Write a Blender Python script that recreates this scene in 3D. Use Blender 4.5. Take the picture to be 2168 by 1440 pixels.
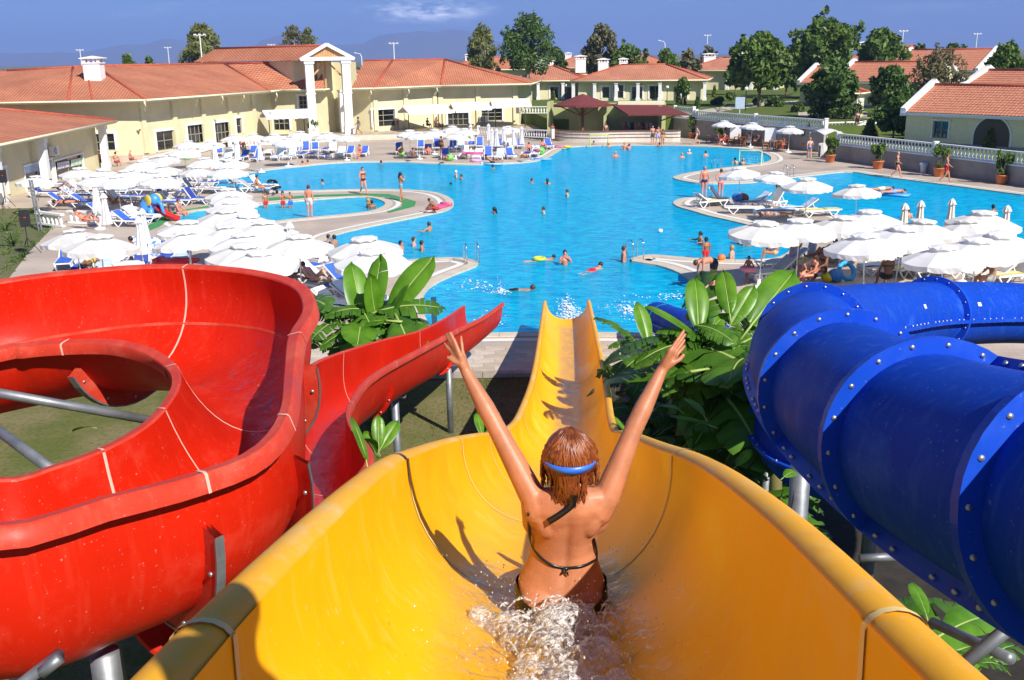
import bpy, bmesh, math, random
from mathutils import Vector, Matrix, geometry, noise
for o in list(bpy.data.objects): bpy.data.objects.remove(o)
SC = bpy.context.scene
COL = SC.collection
R = math.radians
rnd = random.Random(7)

# ------------------------------------------------------------------ camera
CAM_H = 8.2
FPX, PITCH, ROLL = 2107.0, R(15.9), R(0.9)
FW = Vector((0, math.cos(PITCH), -math.sin(PITCH)))
_u0 = Vector((0, math.sin(PITCH), math.cos(PITCH)))
RT = Vector((math.cos(ROLL), 0, 0)) - _u0 * math.sin(ROLL)
UP = Vector((math.sin(ROLL), 0, 0)) + _u0 * math.cos(ROLL)
cd = bpy.data.cameras.new('camera'); cam = bpy.data.objects.new('camera', cd); COL.objects.link(cam)
cd.sensor_width = 36.0; cd.lens = FPX / 2168 * 36; cd.clip_start = 0.05; cd.clip_end = 40000
cam.matrix_world = Matrix(((RT.x, UP.x, -FW.x, 0), (RT.y, UP.y, -FW.y, 0), (RT.z, UP.z, -FW.z, CAM_H), (0, 0, 0, 1)))
SC.camera = cam

# ------------------------------------------------------------------ light
SUN_DIR = Vector((0.45, -0.62, 0.65)).normalized()          # towards the sun
W = bpy.data.worlds.new('World'); SC.world = W; W.use_nodes = True
nt = W.node_tree; nt.nodes.clear()
sky = nt.nodes.new('ShaderNodeTexSky'); sky.sky_type = 'NISHITA'; sky.sun_disc = False
sky.sun_elevation = math.asin(SUN_DIR.z); sky.sun_rotation = math.atan2(SUN_DIR.x, SUN_DIR.y)
sky.air_density = 1.0; sky.dust_density = 0.0; sky.ozone_density = 6.0; sky.altitude = 0
tc = nt.nodes.new('ShaderNodeTexCoord')
mp = nt.nodes.new('ShaderNodeMapping'); mp.inputs['Location'].default_value = (0, 0, 0.09)
nt.links.new(tc.outputs['Generated'], mp.inputs['Vector']); nt.links.new(mp.outputs['Vector'], sky.inputs['Vector'])
# thin cirrus streaks over the whole sky
cm = nt.nodes.new('ShaderNodeMapping'); cm.inputs['Scale'].default_value = (2.2, 2.2, 17.0); cm.inputs['Location'].default_value = (0.35, 0.6, 2.75)
cn = nt.nodes.new('ShaderNodeTexNoise'); cn.inputs['Scale'].default_value = 2.3; cn.inputs['Detail'].default_value = 8; cn.inputs['Roughness'].default_value = .62
cr = nt.nodes.new('ShaderNodeValToRGB'); cr.color_ramp.elements[0].position = .56; cr.color_ramp.elements[1].position = .82
cr.color_ramp.elements[1].color = (.75, .75, .75, 1)
nt.links.new(tc.outputs['Generated'], cm.inputs['Vector']); nt.links.new(cm.outputs['Vector'], cn.inputs['Vector']); nt.links.new(cn.outputs['Fac'], cr.inputs['Fac'])
tint = nt.nodes.new('ShaderNodeMix'); tint.data_type = 'RGBA'; tint.blend_type = 'MULTIPLY'; tint.inputs['Factor'].default_value = 1
tint.inputs['B'].default_value = (.72, .80, 1.0, 1)
nt.links.new(sky.outputs['Color'], tint.inputs['A'])
cmix = nt.nodes.new('ShaderNodeMix'); cmix.data_type = 'RGBA'; cmix.inputs['B'].default_value = (22, 23, 26, 1)
# one wispy bank of cloud low over the hills
cdir = (FW + RT*((905-1084)/FPX) - UP*((24-720)/FPX)).normalized()
wm = nt.nodes.new('ShaderNodeMapping'); wm.inputs['Scale'].default_value = (1/.075, 0, 1/.0125); wm.inputs['Location'].default_value = (-cdir.x/.075, 0, -cdir.z/.0125)
wg = nt.nodes.new('ShaderNodeTexGradient'); wg.gradient_type = 'SPHERICAL'
nt.links.new(tc.outputs['Generated'], wm.inputs['Vector']); nt.links.new(wm.outputs['Vector'], wg.inputs['Vector'])
w2 = nt.nodes.new('ShaderNodeMapping'); w2.inputs['Scale'].default_value = (26, 26, 110); wn_ = nt.nodes.new('ShaderNodeTexNoise'); wn_.inputs['Scale'].default_value = 1.3; wn_.inputs['Detail'].default_value = 7; wn_.inputs['Roughness'].default_value = .6
nt.links.new(tc.outputs['Generated'], w2.inputs['Vector']); nt.links.new(w2.outputs['Vector'], wn_.inputs['Vector'])
wr = nt.nodes.new('ShaderNodeMapRange'); wr.inputs['From Min'].default_value = .40; wr.inputs['From Max'].default_value = .75; nt.links.new(wn_.outputs['Fac'], wr.inputs['Value'])
wp = nt.nodes.new('ShaderNodeMath'); wp.operation = 'MULTIPLY'; nt.links.new(wg.outputs['Fac'], wp.inputs[0]); nt.links.new(wr.outputs['Result'], wp.inputs[1])
wa_ = nt.nodes.new('ShaderNodeMath'); wa_.operation = 'MULTIPLY_ADD'; wa_.inputs[1].default_value = 1.6; wa_.use_clamp = True; nt.links.new(wp.outputs[0], wa_.inputs[0]); nt.links.new(cr.outputs['Color'], wa_.inputs[2])
cr.color_ramp.elements[1].color = (.25, .25, .25, 1)
nt.links.new(wa_.outputs[0], cmix.inputs['Factor']); nt.links.new(tint.outputs['Result'], cmix.inputs['A'])
bg = nt.nodes.new('ShaderNodeBackground'); bg.inputs['Strength'].default_value = 0.072
out = nt.nodes.new('ShaderNodeOutputWorld')
nt.links.new(cmix.outputs['Result'], bg.inputs['Color']); nt.links.new(bg.outputs['Background'], out.inputs['Surface'])
sd = bpy.data.lights.new('sun', 'SUN'); sd.energy = 5.0; sd.angle = R(.53); sd.color = (1.0, .95, .87)
so = bpy.data.objects.new('sun', sd); COL.objects.link(so); so.rotation_euler = (-SUN_DIR).to_track_quat('-Z', 'Y').to_euler()
SC.view_settings.view_transform = 'Standard'; SC.view_settings.look = 'None'
SC.view_settings.exposure = 0.52; SC.view_settings.gamma = 1.0; SC.view_settings.use_curve_mapping = False
SC.cycles.max_bounces = 6; SC.cycles.diffuse_bounces = 3; SC.cycles.glossy_bounces = 2; SC.cycles.transmission_bounces = 2; SC.cycles.volume_bounces = 0
SC.cycles.transparent_max_bounces = 24; SC.cycles.caustics_reflective = False; SC.cycles.caustics_refractive = False

# ------------------------------------------------------------------ helpers
def ray(x, y): return FW + RT * ((x - 1084) / FPX) - UP * ((y - 720) / FPX)
def G(x, y, z=0.0):
    d = ray(x, y); t = (z - CAM_H) / d.z
    return Vector((d.x * t, d.y * t, z))
def D(x, y, d): return Vector((0, 0, CAM_H)) + ray(x, y) * d

class MB:
    def __init__(s): s.v = []; s.f = []; s.uv = None
    def quad(s, a, b, c, d): n = len(s.v); s.v += [tuple(a), tuple(b), tuple(c), tuple(d)]; s.f.append((n, n+1, n+2, n+3)); return s
    def poly(s, pts): n = len(s.v); s.v += [tuple(p) for p in pts]; s.f.append(tuple(range(n, n + len(pts)))); return s
    def box(s, c, d, rz=0.0, M=None):
        n = len(s.v); x, y, z = d[0]/2, d[1]/2, d[2]/2; cs, sn = math.cos(rz), math.sin(rz)
        for a, b, e in ((-1,-1,-1),(1,-1,-1),(1,1,-1),(-1,1,-1),(-1,-1,1),(1,-1,1),(1,1,1),(-1,1,1)):
            p = Vector((a*x, b*y, e*z))
            if M: p = M @ p + Vector(c)
            else: p = Vector((c[0] + p.x*cs - p.y*sn, c[1] + p.x*sn + p.y*cs, c[2] + p.z))
            s.v.append(tuple(p))
        for q in ((0,3,2,1),(4,5,6,7),(0,1,5,4),(1,2,6,5),(2,3,7,6),(3,0,4,7)): s.f.append(tuple(n+i for i in q))
        return s
    def bar(s, a, b, w, h, up=(0, 0, 1)):
        a = Vector(a); b = Vector(b); d = b - a; L = d.length
        if L < 1e-6: return s
        d /= L; sd = d.cross(Vector(up))
        if sd.length < 1e-4: sd = d.cross(Vector((1, 0, 0)))
        sd.normalize(); u = sd.cross(d)
        return s.box((a + b)/2, (w, L, h), M=Matrix((sd, d, u)).transposed())
    def tube(s, pts, r, seg=8, cap=True, closed=False):
        pts = [Vector(p) for p in pts]; m = len(pts); rs = r if isinstance(r, (list, tuple)) else [r]*m
        n0 = len(s.v); pu = None
        for i, p in enumerate(pts):
            t = (pts[(i+1) % m] - pts[i-1]) if closed else (pts[min(i+1, m-1)] - pts[max(i-1, 0)])
            t.normalize()
            if pu is None: pu = t.orthogonal().normalized()
            pu = (pu - t * pu.dot(t))
            pu = pu.normalized() if pu.length > 1e-5 else t.orthogonal().normalized()
            q = t.cross(pu)
            for k in range(seg):
                a = 2*math.pi*k/seg; s.v.append(tuple(p + (pu*math.cos(a) + q*math.sin(a)) * rs[i]))
        for i in range(m if closed else m-1):
            for k in range(seg):
                a = n0 + i*seg + k; b = n0 + i*seg + (k+1) % seg; j = ((i+1) % m)*seg
                s.f.append((a, b, n0 + j + (k+1) % seg, n0 + j + k))
        if cap and not closed:
            s.f.append(tuple(n0 + k for k in range(seg-1, -1, -1))); s.f.append(tuple(n0 + (m-1)*seg + k for k in range(seg)))
        return s
    def lathe(s, prof, seg=12, o=(0, 0, 0), cap=True):
        n0 = len(s.v)
        for r, z in prof:
            for k in range(seg):
                a = 2*math.pi*k/seg; s.v.append((o[0] + r*math.cos(a), o[1] + r*math.sin(a), o[2] + z))
        for i in range(len(prof)-1):
            for k in range(seg): s.f.append((n0+i*seg+k, n0+i*seg+(k+1) % seg, n0+(i+1)*seg+(k+1) % seg, n0+(i+1)*seg+k))
        if cap:
            s.f.append(tuple(n0 + k for k in range(seg-1, -1, -1))); s.f.append(tuple(n0 + (len(prof)-1)*seg + k for k in range(seg)))
        return s
    def ball(s, c, r, seg=10, ring=6, sc=(1, 1, 1)):
        n0 = len(s.v)
        for i in range(ring+1):
            th = math.pi*i/ring
            for k in range(seg):
                a = 2*math.pi*k/seg; s.v.append((c[0]+r*sc[0]*math.sin(th)*math.cos(a), c[1]+r*sc[1]*math.sin(th)*math.sin(a), c[2]+r*sc[2]*math.cos(th)))
        for i in range(ring):
            for k in range(seg): s.f.append((n0+i*seg+k, n0+(i+1)*seg+k, n0+(i+1)*seg+(k+1) % seg, n0+i*seg+(k+1) % seg))
        return s
    def grid(s, rows):
        n0 = len(s.v); m = len(rows[0])
        for r_ in rows: s.v += [tuple(p) for p in r_]
        for i in range(len(rows)-1):
            for k in range(m-1): s.f.append((n0+i*m+k, n0+i*m+k+1, n0+(i+1)*m+k+1, n0+(i+1)*m+k))
        return s
    def prism(s, pts, z0, z1):
        n = len(s.v); m = len(pts)
        s.v += [(p[0], p[1], z0) for p in pts] + [(p[0], p[1], z1) for p in pts]
        for i in range(m): j = (i+1) % m; s.f.append((n+i, n+j, n+m+j, n+m+i))
        s.f.append(tuple(n+m+i for i in range(m))); s.f.append(tuple(n+m-1-i for i in range(m)))
        return s
    def mesh(s, name, smooth=False, uv=False):
        me = bpy.data.meshes.new(name); me.from_pydata(s.v, [], s.f); me.validate()
        if smooth: me.polygons.foreach_set('use_smooth', [True]*len(me.polygons))
        if s.uv is not None and len(s.uv) == len(me.loops):
            ul = me.uv_layers.new(name='UVMap'); ul.data.foreach_set('uv', [c for p in s.uv for c in p])
        me.update(); return me
    def build(s, name, mat, parent=None, smooth=False, world=True, **kw):
        return mkobj(name, s.mesh(name, smooth), mat, parent, world, **kw)

def mkobj(name, me, mat, parent=None, world=True, label=None, cat=None, group=None, kind=None):
    o = bpy.data.objects.new(name, me); COL.objects.link(o)
    if mat is not None and me is not None and not me.materials: me.materials.append(mat)
    if parent is not None:
        o.parent = parent
        if world: o.matrix_parent_inverse = parent_world(parent).inverted()
    if label: o['label'] = label
    if cat: o['category'] = cat
    if group: o['group'] = group
    if kind: o['kind'] = kind
    return o
def parent_world(p):
    m = p.matrix_basis.copy()
    if p.parent is not None: m = parent_world(p.parent) @ p.matrix_parent_inverse @ m
    return m
def thing(name, label, cat, loc=(0, 0, 0), rz=0.0, group=None, sc=1.0):
    o = bpy.data.objects.new(name, None); COL.objects.link(o); o.empty_display_size = .2
    o.location = loc; o.rotation_euler = (0, 0, rz); o.scale = (sc, sc, sc)
    o['label'] = label; o['category'] = cat
    if group: o['group'] = group
    return o
def dup(root, loc, rz, label, group=None, sc=None):
    def cp(o, par):
        c = o.copy(); COL.objects.link(c); c.parent = par
        for ch in KIDS.get(o.name, []): cp(ch, c)
        return c
    if root.name not in KIDS:
        def reg(o):
            KIDS[o.name] = [c for c in bpy.data.objects if c.parent == o]
            for c in KIDS[o.name]: reg(c)
        reg(root)
    c = cp(root, None); c.location = loc; c.rotation_euler = (0, 0, rz); c['label'] = label
    if sc: c.scale = (sc, sc, sc)
    if group: c['group'] = group
    return c
KIDS = {}
def catmull(pts, n=8, closed=False):
    pts = [Vector(p) for p in pts]; m = len(pts); o = []
    rng = range(m) if closed else range(m-1)
    for i in rng:
        p0 = pts[(i-1) % m] if closed or i > 0 else pts[0]*2 - pts[1]
        p1 = pts[i]; p2 = pts[(i+1) % m]
        p3 = pts[(i+2) % m] if closed or i+2 < m else pts[-1]*2 - pts[-2]
        for k in range(n):
            t = k/n
            o.append(.5*((2*p1) + (p2-p0)*t + (2*p0-5*p1+4*p2-p3)*t*t + (3*p1-p0-3*p2+p3)*t**3))
    if not closed: o.append(pts[-1])
    return o

# ------------------------------------------------------------------ materials
def mk(name, col, rough=.6, spec=.5, metal=0.0, var=0.0, vs=3.0, col2=None, bump=0.0, bs=20.0, coat=0.0, trans=None, ocoord='Object', emit=None, bdist=.02, lo=.35, hi=.65):
    m = bpy.data.materials.new(name); m.use_nodes = True; t = m.node_tree; b = t.nodes['Principled BSDF']
    b.inputs['Base Color'].default_value = (*col, 1); b.inputs['Roughness'].default_value = rough
    b.inputs['Specular IOR Level'].default_value = spec; b.inputs['Metallic'].default_value = metal
    if coat: b.inputs['Coat Weight'].default_value = coat; b.inputs['Coat Roughness'].default_value = .08
    if trans: b.inputs['Transmission Weight'].default_value = trans
    if emit: b.inputs['Emission Color'].default_value = (*emit[0], 1); b.inputs['Emission Strength'].default_value = emit[1]
    co = None
    if var or col2 or bump: co = t.nodes.new('ShaderNodeTexCoord')
    if var or col2:
        n = t.nodes.new('ShaderNodeTexNoise'); n.inputs['Scale'].default_value = vs; n.inputs['Detail'].default_value = 6; n.inputs['Roughness'].default_value = .6
        t.links.new(co.outputs[ocoord], n.inputs['Vector'])
        r_ = t.nodes.new('ShaderNodeValToRGB'); r_.color_ramp.elements[0].position = lo; r_.color_ramp.elements[1].position = hi
        c2 = col2 if col2 else tuple(max(0, c*(1-var)) for c in col)
        c1 = col if col2 else tuple(min(1, c*(1+var*.6)) for c in col)
        r_.color_ramp.elements[0].color = (*c2, 1); r_.color_ramp.elements[1].color = (*c1, 1)
        t.links.new(n.outputs['Fac'], r_.inputs['Fac']); t.links.new(r_.outputs['Color'], b.inputs['Base Color'])
    if bump:
        n2 = t.nodes.new('ShaderNodeTexNoise'); n2.inputs['Scale'].default_value = bs; n2.inputs['Detail'].default_value = 5
        t.links.new(co.outputs[ocoord], n2.inputs['Vector'])
        bp = t.nodes.new('ShaderNodeBump'); bp.inputs['Strength'].default_value = bump; bp.inputs['Distance'].default_value = bdist
        t.links.new(n2.outputs['Fac'], bp.inputs['Height']); t.links.new(bp.outputs['Normal'], b.inputs['Normal'])
    return m
MW = mk('white_paint', (.82, .82, .80), .55, var=.06, vs=2)
MCREAM = mk('cream_render', (.70, .64, .40), .8, var=.08, vs=.7, bump=.15, bs=40)
MCREAM2 = mk('cream_eave', (.78, .74, .50), .7, var=.05)
MSTEEL = mk('steel', (.62, .63, .65), .22, metal=1.0)
MGALV = mk('galvanised', (.27, .285, .30), .5, metal=.6, var=.25, vs=5)
MBLACK = mk('black_plastic', (.012, .012, .013), .45, var=.3, vs=8)
MDARKG = mk('dark_metal', (.06, .06, .06), .4)
MGLASS = mk('window_glass', (.012, .014, .016), .06, spec=.8, var=.5, vs=.4)
MFRAME = mk('window_frame_metal', (.30, .29, .20), .5)
MTERRA = mk('terracotta', (.52, .16, .06), .75, var=.2, vs=6)
MWOOD = mk('brown_wood', (.20, .085, .03), .6, var=.3, vs=4)
MWICK = mk('wicker', (.36, .15, .05), .7, var=.3, vs=10, bump=.5, bs=60)
# ================================================================== setting
WATER_Z = -0.045
def px(pts, z=0.0): return [G(x, y, z) for x, y in pts]
POOL_PX = [(935,705),(1100,705),(1250,705),(1400,706),(1530,706),(1522,680),(1500,640),(1464,596),(1436,577),(1392,562),(1346,555),(1334,549),(1377,540),(1467,547),(1584,551),(1650,545),(1680,524),(1684,508),(1640,492),(1558,470),(1500,457),(1467,447),(1436,438),(1426,429),(1445,420),(1500,418),(1560,421),(1650,431),(1760,452),(1850,474),(1990,503),(2090,522),(2168,540),(2300,572),
 (2300,428),(2168,413),(2000,391),(1860,373),(1797,364),(1722,371),(1640,380),(1597,386),(1558,388),(1500,389),(1462,386),(1430,379),(1428,374),(1460,366),(1530,356),(1600,348),(1632,339),(1624,327),(1585,317),(1500,311),(1400,308),(1300,308),(1215,311),(1188,317),(1168,329),(1136,341),(1085,346),(1000,349),(900,346),(830,343),(720,345),(640,352),(560,361),(490,374),(452,388),(470,400),(540,405),(640,404),(760,401),(860,402),(922,408),(953,420),(960,434),(944,446),(900,456),(840,468),(780,480),(720,494),(692,506),(690,522),(702,536),(732,549),(780,553),(863,551),(945,546),(985,548),(1014,559),(965,580),(925,598),(900,618),(892,650),(905,682)]
KID_PX = [(376,462),(412,447),(470,441),(540,434),(661,423),(760,417),(803,423),(816,433),(790,446),(730,454),(664,460),(586,468),(470,482),(405,480)]
POOL = catmull(px(POOL_PX), 4, True); KID = catmull(px(KID_PX), 4, True)
def area(p): return .5*sum(p[i-1].x*p[i].y - p[i].x*p[i-1].y for i in range(len(p)))
if area(POOL) < 0: POOL.reverse()
if area(KID) < 0: KID.reverse()
def offset(poly, d):
    n = len(poly); o = []
    for i in range(n):
        t = (poly[(i+1) % n] - poly[i-1]); t.z = 0; t.normalize()
        o.append(poly[i] + Vector((t.y, -t.x, 0)) * d)
    return o
def dedupe(poly, m=.12):
    o = []
    for p in poly:
        if not o or (p - o[-1]).length > m: o.append(p)
    if (o[0]-o[-1]).length < m: o.pop()
    return o
POOL = dedupe(POOL); KID = dedupe(KID)
def tess(loops, z, mb):
    L = [[Vector((p[0], p[1], 0)) for p in l] for l in loops]
    flat = [p for l in L for p in l]; n0 = len(mb.v)
    mb.v += [(p.x, p.y, z) for p in flat]
    for t in geometry.tessellate_polygon(L):
        a, b, c = [flat[i] for i in t]
        s = (b-a).cross(c-a).z
        if abs(s) < 1e-9: continue
        mb.f.append(tuple(n0+i for i in (t if s > 0 else reversed(t))))

# procedural floor materials
def tile_mat(name, c1, c2, grout, sx, sy, mortar, rough, rot=0.0):
    m = bpy.data.materials.new(name); m.use_nodes = True; t = m.node_tree; b = t.nodes['Principled BSDF']
    co = t.nodes.new('ShaderNodeTexCoord'); mpn = t.nodes.new('ShaderNodeMapping'); mpn.inputs['Rotation'].default_value = (0, 0, rot)
    t.links.new(co.outputs['Object'], mpn.inputs['Vector'])
    br = t.nodes.new('ShaderNodeTexBrick'); br.offset = .5; br.inputs['Scale'].default_value = 1.0
    br.inputs['Brick Width'].default_value = sx; br.inputs['Row Height'].default_value = sy; br.inputs['Mortar Size'].default_value = mortar
    br.inputs['Color1'].default_value = (*c1, 1); br.inputs['Color2'].default_value = (*c2, 1); br.inputs['Mortar'].default_value = (*grout, 1)
    t.links.new(mpn.outputs['Vector'], br.inputs['Vector'])
    n = t.nodes.new('ShaderNodeTexNoise'); n.inputs['Scale'].default_value = .35; n.inputs['Detail'].default_value = 7
    t.links.new(co.outputs['Object'], n.inputs['Vector'])
    r_ = t.nodes.new('ShaderNodeValToRGB'); r_.color_ramp.elements[0].position = .38; r_.color_ramp.elements[1].position = .6
    r_.color_ramp.elements[0].color = (.80, .77, .74, 1); r_.color_ramp.elements[1].color = (1, 1, 1, 1)
    mx = t.nodes.new('ShaderNodeMix'); mx.data_type = 'RGBA'; mx.blend_type = 'MULTIPLY'; mx.inputs['Factor'].default_value = .8
    t.links.new(n.outputs['Fac'], r_.inputs['Fac']); t.links.new(br.outputs['Color'], mx.inputs['A']); t.links.new(r_.outputs['Color'], mx.inputs['B'])
    t.links.new(mx.outputs['Result'], b.inputs['Base Color'])
    rr = t.nodes.new('ShaderNodeMapRange'); rr.inputs['To Min'].default_value = rough-.22; rr.inputs['To Max'].default_value = rough+.1
    t.links.new(n.outputs['Fac'], rr.inputs['Value']); t.links.new(rr.outputs['Result'], b.inputs['Roughness'])
    return m
MDECK = tile_mat('travertine_paving', (.56, .465, .375), (.51, .42, .34), (.41, .34, .27), .6, .3, .008, .55)
MDECK2 = mk('travertine_tile', (.55, .45, .345), .5, var=.18, vs=2.2)
MCOPE = mk('coping_stone', (.62, .54, .42), .5, var=.12, vs=2)
MDRAIN = mk('white_overflow_grating', (.80, .79, .74), .5)
def grass_mat(name, a, b_, c, sc=.5):
    m = mk(name, a, .95, spec=.2, col2=b_, vs=sc, lo=.4, hi=.6); t = m.node_tree
    bs = t.nodes['Principled BSDF']; n = t.nodes.new('ShaderNodeTexNoise'); n.inputs['Scale'].default_value = 9; n.inputs['Detail'].default_value = 5
    co = [x for x in t.nodes if x.type == 'TEX_COORD'][0]; t.links.new(co.outputs['Object'], n.inputs['Vector'])
    lk = bs.inputs['Base Color'].links[0]; src = lk.from_socket
    mx = t.nodes.new('ShaderNodeMix'); mx.data_type = 'RGBA'; mx.inputs['B'].default_value = (*c, 1)
    r_ = t.nodes.new('ShaderNodeMapRange'); r_.inputs['From Min'].default_value = .45; r_.inputs['From Max'].default_value = .75; r_.inputs['To Max'].default_value = .7
    t.links.new(n.outputs['Fac'], r_.inputs['Value']); t.links.new(r_.outputs['Result'], mx.inputs['Factor'])
    t.links.new(src, mx.inputs['A']); t.links.new(mx.outputs['Result'], bs.inputs['Base Color'])
    bp = t.nodes.new('ShaderNodeBump'); bp.inputs['Strength'].default_value = .6; bp.inputs['Distance'].default_value = .05
    t.links.new(n.outputs['Fac'], bp.inputs['Height']); t.links.new(bp.outputs['Normal'], bs.inputs['Normal'])
    return m
MGRASS = grass_mat('dry_lawn', (.115, .125, .030), (.20, .165, .075), (.06, .085, .015))
MLAWN = grass_mat('green_lawn', (.085, .135, .022), (.12, .14, .03), (.05, .09, .012))
MEARTH = grass_mat('plain_earth', (.13, .14, .06), (.20, .17, .10), (.06, .08, .03), .05)
MWALL = mk('grey_render', (.32, .29, .26), .8, var=.18, vs=1.0)
MSTONE = mk('kerb_stone', (.40, .34, .28), .7, var=.2, vs=3)

def water_mat():
    m = bpy.data.materials.new('pool_water'); m.use_nodes = True; t = m.node_tree; t.nodes.clear()
    o = t.nodes.new('ShaderNodeOutputMaterial'); mix = t.nodes.new('ShaderNodeMixShader')
    tr = t.nodes.new('ShaderNodeBsdfTransparent'); tr.inputs['Color'].default_value = (.13, .82, .97, 1)
    gl = t.nodes.new('ShaderNodeBsdfGlossy'); gl.inputs['Roughness'].default_value = .04; gl.inputs['Color'].default_value = (1, 1, 1, 1)
    fr = t.nodes.new('ShaderNodeFresnel'); fr.inputs['IOR'].default_value = 1.33
    co = t.nodes.new('ShaderNodeTexCoord')
    mp_ = t.nodes.new('ShaderNodeMapping'); mp_.inputs['Rotation'].default_value = (0, 0, .5); mp_.inputs['Scale'].default_value = (1.0, 2.0, 1)
    t.links.new(co.outputs['Object'], mp_.inputs['Vector'])
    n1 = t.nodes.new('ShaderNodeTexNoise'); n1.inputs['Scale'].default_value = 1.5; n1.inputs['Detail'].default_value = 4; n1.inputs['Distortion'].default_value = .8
    n2 = t.nodes.new('ShaderNodeTexNoise'); n2.inputs['Scale'].default_value = 5.0; n2.inputs['Detail'].default_value = 3
    t.links.new(mp_.outputs['Vector'], n1.inputs['Vector']); t.links.new(mp_.outputs['Vector'], n2.inputs['Vector'])
    b1 = t.nodes.new('ShaderNodeBump'); b1.inputs['Strength'].default_value = .6; b1.inputs['Distance'].default_value = .16
    b2 = t.nodes.new('ShaderNodeBump'); b2.inputs['Strength'].default_value = .6; b2.inputs['Distance'].default_value = .05
    t.links.new(n1.outputs['Fac'], b1.inputs['Height']); t.links.new(n2.outputs['Fac'], b2.inputs['Height']); t.links.new(b1.outputs['Normal'], b2.inputs['Normal'])
    t.links.new(b2.outputs['Normal'], gl.inputs['Normal']); t.links.new(b2.outputs['Normal'], fr.inputs['Normal'])
    ml = t.nodes.new('ShaderNodeMath'); ml.operation = 'MULTIPLY'; ml.inputs[1].default_value = .27
    t.links.new(fr.outputs['Fac'], ml.inputs[0])
    df = t.nodes.new('ShaderNodeBsdfDiffuse'); 
    cv = t.nodes.new('ShaderNodeValToRGB'); cv.color_ramp.elements[0].position = .36; cv.color_ramp.elements[1].position = .68; cv.color_ramp.elements[0].color = (0, .36, .72, 1); cv.color_ramp.elements[1].color = (.004, .64, .86, 1)  # ripple lights and darks painted into the diffuse colour by noise
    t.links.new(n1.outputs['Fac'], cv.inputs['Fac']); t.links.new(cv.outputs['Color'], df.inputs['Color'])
    ab = t.nodes.new('ShaderNodeMixShader'); ab.inputs['Fac'].default_value = .60
    t.links.new(b1.outputs['Normal'], df.inputs['Normal'])
    t.links.new(tr.outputs['BSDF'], ab.inputs[1]); t.links.new(df.outputs['BSDF'], ab.inputs[2])
    t.links.new(ml.outputs[0], mix.inputs['Fac']); t.links.new(ab.outputs['Shader'], mix.inputs[1]); t.links.new(gl.outputs['BSDF'], mix.inputs[2])
    t.links.new(mix.outputs['Shader'], o.inputs['Surface'])
    return m
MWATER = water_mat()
def basin_mat(name, a, b_):
    m = tile_mat(name, a, b_, tuple(c*.8 for c in a), .5, .5, .01, .4)
    t = m.node_tree; bs = t.nodes['Principled BSDF']; src = bs.inputs['Base Color'].links[0].from_socket
    co = [x for x in t.nodes if x.type == 'TEX_COORD'][0]
    nz = t.nodes.new('ShaderNodeTexNoise'); nz.inputs['Scale'].default_value = .9; nz.inputs['Detail'].default_value = 2
    ad = t.nodes.new('ShaderNodeMix'); ad.data_type = 'VECTOR'; ad.inputs['Factor'].default_value = .35
    t.links.new(co.outputs['Object'], nz.inputs['Vector']); t.links.new(co.outputs['Object'], ad.inputs['A']); t.links.new(nz.outputs['Color'], ad.inputs['B'])
    return m
MBASIN = basin_mat('blue_pool_tile', (.07, .62, .95), (.09, .66, .97))
MKIDB = basin_mat('pale_pool_tile', (.45, .85, .95), (.50, .88, .97))

# ground sheet with the pool basins cut out of it
mb = MB(); big = [(-9000, -300), (9000, -300), (9000, 12500), (-9000, 12500)]
tess([big, POOL, KID], -0.12, mb); mb.build('ground', MEARTH, kind='structure')
# paved pool deck
DECK_PX_L = [(-150,760),(20,588),(60,535),(104,490),(128,455),(60,432),(-120,438)]
DK = [(-60, 25.6)] 
DECK = [Vector((-15.5, 25.6, 0)), Vector((34, 25.6, 0)), Vector((40, 40, 0)), Vector((40, 47, 0))]
DECK = [Vector((-24.2, 26.5, 0)), Vector((-12, 25.7, 0)), Vector((45, 25.7, 0)), Vector((45, 132, 0)), Vector((-60, 132, 0)), Vector((-60, 58.5, 0)), G(-20, 438), G(70, 436), G(125, 456), G(104, 490), G(60, 535), G(20, 588)]
mb = MB(); tess([DECK, offset(POOL, .42), offset(KID, .35)], 0.0, mb)
for lp in (DECK,):
    for i in range(len(lp)):
        a, b = lp[i-1], lp[i]; mb.quad((a.x, a.y, -.12), (b.x, b.y, -.12), (b.x, b.y, 0), (a.x, a.y, 0))
deck = mb.build('pool_deck', MDECK, kind='structure')
# individually laid paving slabs on the strip between the slides' landing and the lawn
tw, th = .60, .40; slab = []
for v in range(3):
    m_ = MB(); m_.box((0, 0, .004), (tw-.012, th-.012, .008 + .002*v)); me = m_.mesh('paving_slab')
    me.materials.append(mk('paving_slab_%d' % v, [(.56, .46, .36), (.50, .41, .31), (.60, .51, .41)][v], .5, var=.14, vs=2.5)); slab.append(me)
row = 0; y = 25.92
while y < 28.3:
    for k in range(24):
        x = -5.6 + k*tw + (row % 2)*tw*.5
        mkobj('paving_slab', slab[rnd.randrange(3)], None, deck, True).location = (x, y, .002)
    y += th; row += 1
# lawn edging kerb of the strip
for k in range(20):
    o = MB().box((-6 + k*.8, 25.55, -.03), (.785, .26, .12)).build('kerb_stone', MSTONE, deck)

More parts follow.
